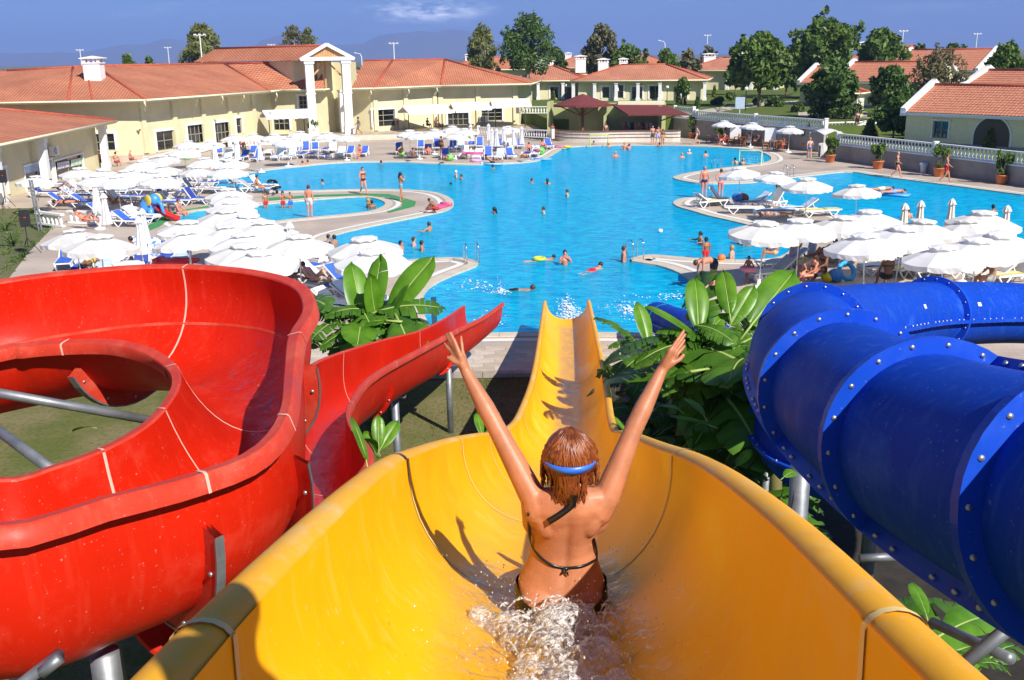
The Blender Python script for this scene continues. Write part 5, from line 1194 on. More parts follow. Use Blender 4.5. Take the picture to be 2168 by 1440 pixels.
ban_px('big banana plant with tall leaves beside the blue tube slide', 1550, 850, DR,
  [(1478,700,1472,578,.3,.2,0),(1545,665,1530,568,.4,-.3,1),(1545,690,1600,600,.2,.5,1),(1590,690,1690,562,.6,.6,0),(1500,700,1462,546,1.0,-.8,5),(1480,720,1545,660,.2,.4,1),(1475,690,1560,700,-.7,.3,4),(1480,720,1365,640,-.4,-.2,0),(1500,730,1400,662,-.3,0,4),(1490,730,1330,720,-.6,.1,4),(1540,740,1600,720,-.5,.2,5),(1500,740,1570,830,-1.2,.1,4),(1560,760,1640,700,.3,.2,3),(1550,720,1620,650,.4,.4,5),(1480,760,1390,790,-.9,.1,4),(1560,800,1480,870,-1.2,0,5)],
  [(0, 0, 3.7), (-.5, .5, 3.5), (.4, .4, 3.4), (-.9, .2, 3.0), (.8, -.1, 3.0)], extra=95, seed=4, rad=1.45, zlo=.8, zhi=4.0)
ban_px('banana plant with ragged leaves right of the yellow slide', 1400, 820, 18.5,
  [(1360,740,1268,648,.2,.3,5),(1372,730,1350,632,.2,.2,0),(1380,740,1290,700,-.4,.1,4),(1380,750,1300,770,-.5,0,4),(1390,760,1330,830,-.8,0,5),(1400,740,1460,700,.4,0,3),(1390,740,1440,690,-.3,.3,2)],
  [(.3, .2, 2.0), (.6, .5, 1.8)], extra=50, seed=5, rad=1.15, zlo=.6, zhi=2.9)
ban_px('low banana plant in the shade under the blue tube', 1480, 960, 13.0, [(1500,900,1415,880,.3,.2,1),(1440,870,1400,850,.3,0,2),(1490,880,1450,830,.4,.3,2)], [(0, 0, 1.2)], extra=40, seed=6, rad=1.3, zlo=.2, zhi=1.8)
ban_px('young banana shoot by the yellow slide rim on the right', 1320, 905, 15.5, [(1330,920,1295,878,.2,.3,1),(1345,930,1380,900,.1,.2,2),(1330,915,1362,880,.2,-.3,2)], [(0, 0, .9)], extra=6, seed=8, rad=.7, zlo=.2, zhi=1.0)
ban_px('young banana shoot left of the yellow slide', 1015, 915, 15.5, [(1020,922,1008,872,.2,.3,1),(1025,925,1040,905,.1,.2,2)], [(0, 0, .7)], extra=3, seed=9, rad=.5, zlo=.2, zhi=.8)
ban_px('young banana plant in the grass under the red slide', 800, 930, 13.5, [(802,950,800,875,.1,.2,1),(806,950,845,885,.2,.5,0),(800,955,770,905,.1,-.3,2),(795,960,770,915,-.4,.3,2)], [(0, 0, .6)], extra=3, seed=10, rad=.5, zlo=.2, zhi=.7)
ban_px('single banana leaf tilting over the red slide rim', 760, 985, 8.2, [(775,975,742,880,.3,.9,1)], [(0.05, 0, 3.3)], extra=0, seed=11)
ban_px('banana leaf poking up beside the yellow rim near the blue slide', 1580, 985, 9.0, [(1560,985,1592,950,.1,.4,1),(1660,1010,1690,990,.2,.3,2)], [(0, 0, 3.4)], extra=3, seed=12, rad=.5, zlo=2.4, zhi=3.2)
ban_px('banana plants in the gap under the blue slide at the lower right', 2050, 1300, 7.0, [(2000,1340,2120,1280,.4,.3,2),(2090,1400,2160,1340,.3,0,5),(1960,1300,1930,1230,.3,.3,1),(2060,1390,2000,1370,.2,.2,2),(2130,1420,2080,1380,-.2,0,3)], [(0, 0, 3.2), (.5, .4, 3.0)], extra=26, seed=13, rad=.8, zlo=1.0, zhi=2.8)
ban_px('small banana leaf inside the red loop', 175, 895, 9.6, [(195,905,150,905,.1,.3,2)], [(0, 0, 2.7)], extra=0, seed=14)
# ---- potted shrubs along the walls
_pt = MB(); _pt.lathe([(.26, 0), (.30, .05), (.38, .50), (.42, .52), (.42, .60), (.36, .60), (.34, .54), (.0, .52)], 18, cap=False); POT = _pt.mesh('pot', True); POT.materials.append(MTERRA)
def potted(label, p, h, seed, leaf=None, spread=.5):
    rg = random.Random(seed); t = thing('potted_shrub', label, 'potted plant', p, group='potted shrubs'); mkobj('pot', POT, None, t, False)
    tb = MB(); lf = MB()
    for k in range(7):
        a = 2.4*k; q = Vector((math.cos(a)*spread*rg.uniform(.3, .9), math.sin(a)*spread*rg.uniform(.3, .9), .6+h*rg.uniform(.45, .95))); tb.tube([(0, 0, .5), (q.x*.4, q.y*.4, .6+(q.z-.6)*.5), q], [.025, .018, .008], 5); leaf_cloud(lf, q, .30*spread*1.3, .30*spread*1.3, .34, 75, .09, rg, shell=.2)
    leaf_cloud(lf, (0, 0, .75), .25, .25, .25, 60, .09, rg); tb.build('stems', MBARK, t, world=False); lf.build('foliage', leaf or ML_MUL, t, world=False)
for lab, x, y, h in (('tall potted shrub right of the bar against the wall', 1465, 293, 1.5), ('potted shrub behind the first cafe parasol', 1525, 300, 1.1), ('potted shrub between the cafe tables', 1612, 306, 1.4), ('potted shrub behind the third cafe parasol', 1640, 310, 1.3), ('potted shrub beside the woman in blue bikini bottoms', 1707, 318, 1.5), ('potted shrub in front of the canopy at the wall corner', 1757, 344, 1.2), ('potted shrub on the wall left of the walking woman in bikini', 1858, 358, 1.1), ('bushy potted shrub behind the man in red shorts', 1987, 374, 1.3), ('rightmost potted shrub against the right wall', 2120, 390, 1.3), ('potted shrub beside the portico column', 686, 277, 1.3), ('small potted plant at the awning post', 664, 286, .8), ('bare potted plant at the restaurant wall', 773, 270, 1.0)):
    potted(lab, G(x, y, .46 if x < 800 else 0.0), h, int(x), ML_YEL if x % 3 == 0 else ML_MUL)
# ---- grass blades on the near lawn
rg = random.Random(21); mb = MB()
for k in range(26000):
    y = 25.3 - 17*rg.random()**1.6; x = rg.uniform(-9, 5)
    if noise.noise(Vector((x*.6, y*.6, 2))) < -.12: continue
    h = rg.uniform(.03, .09); a = rg.uniform(0, 6.28); w = .008; dx, dy = math.cos(a), math.sin(a)
    n0 = len(mb.v); mb.v += [(x-dy*w, y+dx*w, -.115), (x+dy*w, y-dx*w, -.115), (x+dx*h*.6, y+dy*h*.6, -.115+h)]; mb.f.append((n0, n0+1, n0+2))
mb.build('grass', leaf_mat('grass_blades', (.13, .16, .03), (.20, .17, .07), .7, .2, .8), kind='stuff', label='patchy dry grass growing under the slides', cat='grass')
mb = MB(); tess([[(-10, -3), (8, -3), (8, 25.55), (-20, 25.55), (-22, 20)]], -.113, mb); mb.build('lawn', MGRASS, kind='structure')

mb = MB(); tess([[(2.0, 5.0), (9, 5.0), (9.5, 25.3), (2.6, 25.3), (1.9, 14)]], -.108, mb); mb.build('planting_bed', mk('shade_dark_soil', (.030, .024, .018), .95, var=.4, vs=3, bump=.5, bs=9), kind='structure')  # soil coloured near black to carry the shade under slides and plants

ban_px('shaded banana plants below the blue tube bend', 1790, 1120, 10.5, [], [(0, 0, 2.0), (.6, .3, 1.8)], extra=46, seed=23, rad=1.2, zlo=.4, zhi=2.3)
ban_px('shaded banana plants in the lower right corner below the tube', 1990, 1270, 8.2, [], [(0, 0, 2.0), (.6, .3, 1.8)], extra=40, seed=24, rad=1.1, zlo=.4, zhi=1.9)
tree_px('dark dense tree behind the kiosk and tamarisk', 1888, 112, 150, 46, ML_DARK, 41, n=3000, trunk_h=.2, size=.22)
tree_px('tall green tree between the skyline houses at right', 2015, 185, 96, 34, ML_MUL, 42, n=1600, trunk_h=.2)
tree_px('tree peeking over the rightmost house roof', 2095, 170, 112, 30, ML_DARK, 43, n=1400, trunk_h=.2)
tree_px('tree filling the gap left of the gabled house', 1668, 160, 110, 36, ML_DARK, 44, n=2000, trunk_h=.2)
tree_px('low tree right of the raised villa', 1560, 165, 118, 28, ML_MUL, 45, n=1300, trunk_h=.2)
for k, (x, y, r_, lab) in enumerate(((1640,226,1.0,'round shrub on the lawn under the mulberry'),(1545,214,.9,'round shrub in front of the raised villa porch'),(1690,238,.9,'round shrub at the path bend'),(1735,250,1.1,'wide shrub under the dark tamarisk'),(1790,252,1.2,'dark shrub left of the kiosk'),(1858,262,1.2,'shrub right of the globe lamp'),(1895,272,1.3,'tall shrub behind the golden conifers'),(1915,288,1.1,'dark shrub at the corner of the arched house'),(1520,222,.8,'low shrub right of the villa terrace'),(1605,222,.8,'small shrub at the lawn tree foot'))):
    rg = random.Random(100+k); t = thing('garden_shrub', lab, 'shrub', G(x, y, TA if x < 1850 else TB), group='garden shrubs'); lf = MB()
    for j in range(6): leaf_cloud(lf, (rg.gauss(0, .4*r_), rg.gauss(0, .4*r_), r_*rg.uniform(.3, .9)), .55*r_, .55*r_, .5*r_, 120, .13, rg)
    lf.build('foliage', [ML_DARK, ML_MUL][k % 2], t, world=False); MB().tube([(0, 0, -.1), (0, 0, r_*.6)], .06, 6).build('stem', MBARK, t, world=False)
# ================================================================== parasols, loungers, poolside things
MCANV = mk('white_canvas', (.85, .85, .85), .8, spec=.2, var=.03)
def add_translucent(m, f):
    t = m.node_tree; b = t.nodes['Principled BSDF']; o = [x for x in t.nodes if x.type == 'OUTPUT_MATERIAL'][0]; tl = t.nodes.new('ShaderNodeBsdfTranslucent'); mx = t.nodes.new('ShaderNodeMixShader'); mx.inputs['Fac'].default_value = f; tl.inputs['Color'].default_value = b.inputs['Base Color'].default_value
    t.links.new(b.outputs['BSDF'], mx.inputs[1]); t.links.new(tl.outputs['BSDF'], mx.inputs[2]); t.links.new(mx.outputs['Shader'], o.inputs['Surface'])
add_translucent(MCANV, .3)
MCANVC = mk('cream_canvas', (.72, .68, .60), .85, spec=.2, var=.06)
MBLUE = mk('blue_sling', (.045, .13, .58), .65, var=.15, vs=2)
MNAVY = mk('navy_sling', (.02, .05, .30), .65, var=.15, vs=2)
MGREYS = mk('grey_mesh', (.42, .42, .42), .7, var=.1)
MYELC = mk('yellow_cushion', (.72, .62, .20), .8, var=.12, vs=3)
MPLW = mk('white_plastic', (.80, .80, .80), .4)
MCANS = [MCANV] + [mk('used_canvas_%d' % k, c, .85, spec=.15, var=v, vs=1.6) for k, (c, v) in enumerate((((.80, .79, .76), .10), ((.84, .84, .85), .06), ((.76, .75, .73), .12)))]
for m_ in MCANS[1:]: add_translucent(m_, .25)
def canopy_mesh(seed):
    rg = random.Random(seed); m_ = MB(); N = 8; K = 6; rows = []
    for r_, z in ((.22, 2.085), (.45, 2.02), (.70, 1.94), (.95, 1.845), (1.17, 1.755)):
        q = []
        for k in range(N*K+1):
            a = 2*math.pi*k/(N*K); f = (k % K)/K; sag = math.sin(math.pi*f); rr = r_*(1-.055*sag*(r_/1.17)); q.append(Vector((math.cos(a)*rr, math.sin(a)*rr, z-.035*sag*(r_/1.17))))
        rows.append(q)
    q = []
    for k in range(N*K+1):
        a = 2*math.pi*k/(N*K); f = (k % K)/K; p = rows[-1][k]; fl = .018*math.sin(k*1.7+seed); q.append(Vector((p.x*(1.0+fl), p.y*(1.0+fl), p.z-.13-.035*abs(math.sin(math.pi*f*2)))))
    q[-1] = q[0].copy(); rows.append(q); m_.grid(rows); return m_.mesh('canopy', False)
def cap_mesh():
    m_ = MB(); rows = []
    for j, (r_, z) in enumerate(((.02, 2.215), (.20, 2.185), (.40, 2.115))):
        rows.append([Vector((math.cos(2*math.pi*k/48)*r_, math.sin(2*math.pi*k/48)*r_, z + (.040*abs(math.sin(4*2*math.pi*k/48)) if j == 2 else 0))) for k in range(49)])
    rows.append([Vector((p.x*1.02, p.y*1.02, p.z-.035)) for p in rows[-1]]); m_.grid(rows); return m_.mesh('vent_cap', False)
CANS = [canopy_mesh(k) for k in range(3)]; CAPM = cap_mesh()
for m_ in CANS+[CAPM]: m_.materials.append(MCANV)
_q = MB(); _q.tube([(0, 0, .05), (0, 0, 2.2)], .022, 8); POLE = _q.mesh('pole', True); POLE.materials.append(mk('parasol_pole', (.72, .73, .74), .35, metal=.3))
_q = MB(); _q.lathe([(.28, 0), (.29, .03), (.25, .08), (.06, .12), (.05, .3), (.0, .3)], 16, cap=False); BASE = _q.mesh('base', True); BASE.materials.append(MPLW)
_q = MB()
for k in range(8):
    a = 2*math.pi*k/8; _q.tube([(0, 0, 2.07), (math.cos(a)*1.15, math.sin(a)*1.15, 1.745)], .009, 4); _q.tube([(0, 0, 1.72), (math.cos(a)*.6, math.sin(a)*.6, 1.93)], .008, 4)
RIBS = _q.mesh('ribs'); RIBS.materials.append(MPLW)
def parasol(label, group, ax, ay, tilt=0.0, sc=1.0, k=0):
    p = G(ax, ay, 2.25*sc); t = thing('parasol', label, 'parasol', (p.x, p.y, 0), rnd.uniform(0, .8), group, sc)
    t.rotation_euler = (rnd.gauss(0, .05), rnd.gauss(0, .05), t.rotation_euler.z)
    c = mkobj('canopy', CANS[k % 3], None, t, False); v_ = mkobj('vent_cap', CAPM, None, c, False); mm = MCANS[rnd.randrange(4)]; c.material_slots[0].link = 'OBJECT'; c.material_slots[0].material = mm; v_.material_slots[0].link = 'OBJECT'; v_.material_slots[0].material = mm; mkobj('ribs', RIBS, None, t, False); mkobj('pole', POLE, None, t, False); mkobj('base', BASE, None, t, False)
    return t
ORD = ['first', 'second', 'third', 'fourth', 'fifth', 'sixth', 'seventh', 'eighth', 'ninth', 'tenth', 'eleventh', 'twelfth', 'thirteenth', 'fourteenth', 'fifteenth', 'sixteenth', 'seventeenth', 'eighteenth', 'nineteenth', 'twentieth', 'twenty first', 'twenty second', 'twenty third', 'twenty fourth', 'twenty fifth', 'twenty sixth', 'twenty seventh', 'twenty eighth']
PAR = {
 'in front cluster above the red slide': [(159,482),(206,493),(266,549),(391,463),(401,486)],
 'in the dense column behind the red slide': [(481,396),(489,409),(485,422),(478,437),(517,448),(554,463),(485,474),(517,489),(509,510),(547,524),(629,493)],
 'standing alone over the left bay': [(775,496),(788,522)],
 'in the left field line nearer the camera': [(71,370),(165,352),(206,366),(247,369),(270,356),(338,368),(315,357),(416,351),(481,350)],
 'in the left field line nearer the balustrade': [(213,354),(303,336),(349,326),(346,347),(388,311),(436,331),(492,335)],
 'along the restaurant left of the portico': [(397,296),(447,296),(494,283),(537,281),(580,281),(633,276),(606,290),(693,278),(731,283)],
 'in the group left of the bar on the far deck': [(866,273),(886,278),(918,272),(958,265),(984,270),(963,280),(1079,265)],
 'on the right pool island strip': [(1571,351),(1637,361),(1711,373),(1818,388)],
 'in the back rows on the right deck': [(1613,463),(1693,459),(1782,453),(1842,440),(1949,460),(2080,442),(2054,461)],
 'in the front rows on the right deck': [(1905,473),(1840,489),(2114,483),(2068,499),(2007,515)],
 'over the cafe tables along the grey wall': [(1533,254),(1591,258),(1672,265)]}
for gname, lst in PAR.items():
    for i, (x, y) in enumerate(sorted(lst)):
        parasol(('white parasol, %s from left ' % ORD[i] if len(lst) > 2 else 'white parasol, %s of two ' % ['farther', 'nearer'][i]) + gname, 'open parasols ' + gname, x, y, sc=rnd.uniform(.97, 1.05) * (1.08 if y > 430 else 1.0), k=i)
# closed parasols
def closed_mesh(seed):
    rg = random.Random(seed); m_ = MB(); S = 32; rows = []
    for r_, z in ((.02, 2.42), (.10, 2.34), (.155, 2.18), (.10, 2.15), (.11, 1.9), (.15, 1.5), (.20, 1.1), (.22, .95)):
        rows.append([Vector((math.cos(2*math.pi*k/S)*r_*(1+.20*math.cos(8*2*math.pi*k/S)*(1 if z < 2.3 else .3)), math.sin(2*math.pi*k/S)*r_*(1+.20*math.cos(8*2*math.pi*k/S)*(1 if z < 2.3 else .3)), z)) for k in range(S+1)])
    m_.grid(rows); return m_.mesh('folded_canopy', False)
CLO = closed_mesh(1); CLO.materials.append(MCANVC); CLOW = CLO.copy(); CLOW.materials.clear(); CLOW.materials.append(MCANV)
CL = {'in the left deck field': ([(199,385),(218,408),(300,441),(292,459)], CLOW), 'behind the left field loungers': ([(453,300),(499,297),(548,297),(612,469)], CLOW), 'in the bunch beside the bar terrace balustrade': ([(996,263),(1034,262),(1051,272),(1066,268),(1087,270),(1104,268),(1041,272)], CLOW), 'on the right deck by the pool': ([(1917,430),(1951,424),(2017,420),(2134,434)], CLO)}
for gname, (lst, me) in CL.items():
    for i, (x, y) in enumerate(sorted(lst)):
        p = G(x, y, 2.42); t = thing('closed_parasol', 'folded parasol, %s from left %s' % (ORD[i], gname), 'parasol', (p.x, p.y, 0), rnd.uniform(0, 1), 'folded parasols ' + gname)
        mkobj('folded_canopy', me, None, t, False); mkobj('pole', POLE, None, t, False); mkobj('base', BASE, None, t, False)
p = G(853, 265, .45); t = thing('closed_parasol', 'folded cream parasol standing before the restaurant wall', 'parasol', p); mkobj('folded_canopy', CLO, None, t, False); mkobj('pole', POLE, None, t, False); mkobj('base', BASE, None, t, False)
# ---- loungers
def lounger_meshes(ang):
    """length along Y, head at +Y; returns meshes for the frame, legs and slings"""
    ca, sa = math.cos(ang), math.sin(ang); out = {}
    m_ = MB(); pv = Vector((0, .28, .34))
    for sx in (-.31, .31): m_.bar((sx, -.98, .34), (sx, .92, .34), .05, .07)
    for y in (-.98, -.35, .28, .90): m_.bar((-.31, y, .335), (.31, y, .335), .05, .05)
    out['frame'] = m_.mesh('frame')
    for s, y0 in ((0, -.72), (1, .62)):
        for sx in (-.30, .30):
            m_ = MB(); m_.tube([(sx, y0-.28, .32), (sx, y0-.16, .16), (sx, y0-.03, .02), (sx, y0+.03, .02), (sx, y0+.16, .16), (sx, y0+.28, .32)], [.035, .03, .03, .03, .03, .035], 6); out['leg%d%d' % (s, sx > 0)] = m_.mesh('leg', True)
    B = lambda x, l, n_: (x, pv.y+ca*l-sa*n_, pv.z+.02+sa*l+ca*n_)
    m_ = MB()
    for sx in (-.30, .30): m_.bar(B(sx, 0, 0), B(sx, .78, 0), .05, .05)
    m_.bar(B(-.30, .78, 0), B(.30, .78, 0), .05, .05); m_.bar(B(-.2, .45, -.02), (-.2, .80, .33), .03, .03) if ang > .1 else None; m_.bar(B(.2, .45, -.02), (.2, .80, .33), .03, .03) if ang > .1 else None
    out['backrest_frame'] = m_.mesh('backrest_frame')
    m_ = MB(); m_.grid([[(x, y, .385-.02*math.cos(x*5)) for x in (-.29, -.1, .1, .29)] for y in (-.97, -.4, .26)]); m_.grid([[(x, y, .37) for x in (.29, .1, -.1, -.29)] for y in (-.97, .26)]); out['seat'] = m_.mesh('seat')
    m_ = MB(); m_.grid([[B(x, l, .035) for x in (-.28, -.1, .1, .28)] for l in (.0, .4, .77)]); m_.grid([[B(x, l, .015) for x in (.28, .1, -.1, -.28)] for l in (.0, .77)]); out['backrest'] = m_.mesh('backrest')
    m_ = MB(); m_.grid([[(x, y, .42+.012*math.sin(y*9+x*7)) for x in (-.30, 0, .30)] for y in [-.98+.11*k for k in range(12)]]); m_.grid([[B(x, l, .06+.012*math.sin(l*11)) for x in (-.29, 0, .29)] for l in [.77*k/6 for k in range(7)]])
    m_.grid([[(x, -.98-.005, .42-.16*k) for x in (.30, 0, -.30)] for k in range(2)]); m_.grid([[B(x, .78, .06-.30*k) for x in (-.29, 0, .29)] for k in range(2)]); out['towel'] = m_.mesh('towel')
    return out
LM = {a: lounger_meshes(a) for a in (0.0, .62, .95)}
for d in LM.values():
    for k in d: d[k].materials.append(MPLW if k not in ('seat', 'backrest', 'towel') else None)
MTOW = [mk('light_blue_towel', (.55, .68, .85), .95, var=.1, bump=.4, bs=60), mk('white_towel', (.80, .80, .80), .95, var=.05, bump=.4, bs=60), mk('red_towel', (.55, .03, .05), .95), mk('striped_towel', (.10, .22, .65), .95, col2=(.8, .8, .85), vs=7, lo=.48, hi=.52), mk('pink_towel', (.75, .15, .30), .95)]
def setmat(o, m): o.material_slots[0].link = 'OBJECT'; o.material_slots[0].material = m
def lounger(label, group, p, head, ang, seatm, backm, towel=None, backside=None):
    t = thing('sun_lounger', label, 'sun lounger', (p.x, p.y, 0), R(head-90), group); d = LM[ang]
    mkobj('frame', d['frame'], None, t, False)
    for k in ('leg00', 'leg01', 'leg10', 'leg11'): mkobj('leg', d[k], None, t, False)
    bf = mkobj('backrest_frame', d['backrest_frame'], None, t, False)
    setmat(mkobj('seat', d['seat'], None, t, False), seatm); setmat(mkobj('backrest', d['backrest'], None, t, False), backm)
    if towel is not None: o = mkobj('towel_cover', d['towel'], None, t, False); setmat(o, towel)
    return t
LO = {
 'in the left field nearest the shop': (175, [(95,418),(112,398),(140,437),(165,424),(190,440),(178,410),(208,405)]),
 'in the middle of the left field': (172, [(232,398),(262,396),(240,415),(272,410),(255,432),(288,426),(300,398),(318,412),(340,402),(350,420),(368,408),(385,418)]),
 'at the right end of the left field': (170, [(395,395),(412,408),(432,396),(446,410),(330,392),(365,390),(430,382),(470,388),(515,398),(541,408),(557,404)]),
 'beside the toy elephant and wading pool': (165, [(225,462),(252,472),(280,480),(350,440),(375,434),(300,470),(420,432)]),
 'at front left above the red slide': (100, [(142,566),(190,560),(166,590),(225,575),(255,566),(292,548),(325,552),(352,560),(385,562),(300,575)]),
 'around the banana plant on the left deck': (150, [(580,578),(612,590),(640,575),(655,560),(680,600),(700,625),(735,610),(760,650),(720,665)]),
 'in the front row below the portico': (82, [(515,340),(545,342),(590,339),(616,338),(640,334),(662,333),(690,336),(722,333),(741,331),(771,331),(480,344)]),
 'in the back row below the portico': (95, [(600,325),(625,326),(648,324),(668,322),(690,323),(705,323),(465,330),(500,328),(535,330),(570,328)]),
 'in the front row left of the bar': (88, [(846,327),(873,333),(906,327),(943,337),(983,335),(1012,338),(1034,337),(1058,338),(1080,336),(1116,333),(1133,331)]),
 'in the back row left of the bar': (92, [(891,317),(925,318),(958,318),(975,316),(998,313),(1016,314),(1033,319),(1059,314),(1080,318),(1102,314),(1140,318),(1162,315)])}
for gname, (hd, lst) in LO.items():
    for i, (x, y) in enumerate(sorted(lst)):
        lab = 'blue sun lounger, %s from left %s' % (ORD[i], gname); tw = rnd.random()
        lounger(lab, 'loungers ' + gname, G(x, y), hd + rnd.uniform(-9, 9), rnd.choice([.62, .62, .95, 0.0]), MBLUE if rnd.random() < .75 else MNAVY, MBLUE if 'row' in gname else rnd.choice([MBLUE, MGREYS, MNAVY]), (rnd.choice([MTOW[0], MTOW[0], MTOW[1], MTOW[1], MTOW[3]]) if tw < .38 else None))
LR = {'on the island strip in the right pool': [(1502,438,.62,200),(1530,434,.95,160),(1576,452,0.0,175),(1594,440,.62,20),(1630,440,.95,25),(1640,460,0.0,175),(1690,454,.62,10),(1735,458,0.0,10)],
 'on the right deck under the parasol cluster': [(1633,592,.62,20),(1655,570,.62,15),(1702,566,.95,60),(1762,550,.62,30),(1802,553,.62,25),(1832,545,.95,30),(1872,580,0.0,10),(1909,562,0.0,20),(1940,560,0.0,20),(1922,582,.95,30),(1980,588,.62,15),(2012,574,0.0,15),(1958,536,.62,20),(1990,512,.62,25)],
 'at the far right of the right deck': [(2060,575,0.0,15),(2100,596,.62,15),(2146,598,.95,20),(2110,556,0.0,10),(2140,545,0.0,20),(2165,575,0.0,10)]}
for gname, lst in LR.items():
    for i, (x, y, an, hd) in enumerate(sorted(lst)):
        c = rnd.random(); lounger('beige sun lounger, %s from left %s' % (ORD[i], gname), 'beige loungers ' + gname, G(x, y), hd + rnd.uniform(-6, 6), an, MYELC if c < .55 else MCANVC, MGREYS if an > .1 else (MYELC if c < .55 else MCANVC), MTOW[0] if rnd.random() < .22 else None)
# low white tables
_q = MB(); _q.lathe([(.0, .40), (.30, .40), (.31, .42), (.30, .44), (.0, .44)], 14, cap=False); TTOP = _q.mesh('table_top', True); _q = MB(); _q.tube([(.2, .2, 0), (.14, .14, .4)], .025, 6); TLEG = _q.mesh('leg'); TTOP.materials.append(MPLW); TLEG.materials.append(MPLW)
for lab, x, y in (('low white table beside the bald man on the island', 1494, 437), ('low white table under the right parasol cluster', 1922, 545), ('low white table in the left field of loungers', 365, 422), ('low white table at the left front parasols', 300, 566)):
    t = thing('low_table', lab, 'table', G(x, y)); mkobj('table_top', TTOP, None, t, False)
    for k in range(4): o = mkobj('leg', TLEG, None, t, False); o.rotation_euler = (0, 0, k*math.pi/2)
# ---- pool ladders
def ladder(label, x, y, az):
    t = thing('pool_ladder', label, 'pool ladder', G(x, y, .02), R(az))
    for sx in (-.25, .25):
        pts = [Vector((sx, .45, 0)), Vector((sx, .45, .55))] + [Vector((sx, .20+.25*math.cos(a), .55+.25*math.sin(a))) for a in [k*math.pi/8 for k in range(1, 8)]] + [Vector((sx, -.05, .55)), Vector((sx, -.07, -.75))]; MB().tube(pts, .022, 8).build('handrail', MSTEEL, t, smooth=True, world=False)
    for z in (-.2, -.45, -.68): MB().box((0, -.07, z), (.5, .08, .03)).build('rung', MSTEEL, t, world=False)
ladder('steel pool ladder on the tip of the left peninsula', 996, 553, 195); ladder('steel pool ladder on the tip of the right peninsula', 1350, 549, 25); ladder('steel pool ladder on the far island edge', 1519, 357, 20); ladder('steel pool ladder behind the second island parasol', 1672, 375, 15)
# ---- speakers on tripods
def speaker(label, x, y, h, z=0.0):
    p = G(x, y, z); t = thing('speaker_stand', label + ' tripod stand', 'stand', p)
    MB().tube([(0, 0, .3), (0, 0, h)], .02, 8).build('pole', MBLACK, t, world=False)
    for k in range(3): a = k*2.094+.5; MB().tube([(0, 0, .75), (math.cos(a)*.5, math.sin(a)*.5, .01)], .015, 6).build('leg', MBLACK, t, world=False); MB().tube([(0, 0, .35), (math.cos(a)*.3, math.sin(a)*.3, .32)], .01, 6).build('brace', MBLACK, t, world=False)
    s = thing('loudspeaker', label, 'loudspeaker', (p.x, p.y, p.z+h), R(35)); m_ = MB(); m_.prism([(-.22, -.18), (.22, -.18), (.16, .18), (-.16, .18)], 0, .72); m_.build('cabinet', MBLACK, s, world=False)
    MB().box((0, -.186, .36), (.38, .012, .64)).build('grille', MBLACK, s, world=False); MB().box((0, -.194, .42), (.10, .005, .035)).build('badge', mk('red_badge_'+str(x), (.6, .03, .02), .5), s, world=False)
speaker('black loudspeaker by the garden bed on the left deck', 62, 538, 1.25); speaker('black loudspeaker by the shop door at the left edge', 14, 440, 1.5)
# ---- toy elephant slide
e0 = G(318, 466); t = thing('elephant_slide', 'blue elephant shaped toy slide with red chute by the wading pool', 'toy slide', e0, R(-20))
MEB = mk('toy_blue', (.06, .28, .75), .35); m_ = MB(); m_.ball((0, 0, .75), .48, 14, 9, (1.0, .8, .85)); m_.ball((.42, 0, 1.12), .34, 14, 9, (1, .9, .95))
for sx in (-.25, .28):
    for sy in (-.2, .2): m_.tube([(sx, sy, .7), (sx, sy, .0)], [.17, .16], 10)
m_.tube([(.65, 0, 1.05), (.85, 0, .85), (.9, 0, .5), (1.0, 0, .3)], [.14, .11, .09, .07], 8); m_.build('body', MEB, t, smooth=True, world=False)
for s in (-1, 1): m_ = MB(); m_.lathe([(.0, -.03), (.28, -.03), (.3, 0), (.28, .03), (.0, .03)], 16, cap=False); o = m_.build('ear', mk('toy_yellow%d' % s, (.75, .55, .04), .4), t, True, world=False); o.location = (.30, s*.36, 1.12); o.rotation_euler = (R(90), 0, R(20*s))
m_ = MB(); rows = []
for k in range(9): f = k/8; x = .2+1.6*f; z = .95-.9*math.sin(f*1.5)**.9+.06*f; rows.append([Vector((x, -.24, z+.16)), Vector((x, -.20, z)), Vector((x, 0, z-.02)), Vector((x, .20, z)), Vector((x, .24, z+.16))])
m_.grid(rows); m_.grid([[p-Vector((0, 0, .03)) for p in r_][::-1] for r_ in rows]); m_.build('chute', mk('toy_red', (.65, .03, .03), .35), t, True, world=False)
# ---- cafe furniture
def cafe_table(label, p, rz, w=.85): 
    t = thing('cafe_table', label, 'table', p, rz); MB().box((0, 0, .73), (w, w, .04)).build('table_top', MWICK, t, world=False)
    for sx in (-1, 1):
        for sy in (-1, 1): MB().box((sx*(w/2-.06), sy*(w/2-.06), .355), (.06, .06, .71)).build('leg', MWICK, t, world=False)
def chair_parts(t, mat):
    MB().box((0, 0, .43), (.48, .46, .05)).build('seat', mat, t, world=False); m_ = MB()
    for k in range(5): m_.bar((-.2+.1*k, -.22, .46), (-.2+.1*k, -.27, .86), .05, .02)
    m_.bar((-.24, -.27, .86), (.24, -.27, .86), .04, .05); m_.build('backrest', mat, t, world=False)
    for sx in (-1, 1):
        for sy in (-1, 1): MB().bar((sx*.21, sy*.2, .42), (sx*.23, sy*.22, 0), .04, .04).build('leg', mat, t, world=False)
        MB().bar((sx*.25, -.24, .64), (sx*.25, .2, .64), .04, .03).build('armrest', mat, t, world=False)
CH0 = None
def chair(label, p, rz, dark=False, group='cafe chairs'):
    t = thing('cafe_chair', label, 'chair', p, rz, group); chair_parts(t, MDARKW if dark else MWICK)
MDARKW = mk('dark_wicker', (.05, .035, .025), .6, var=.3)
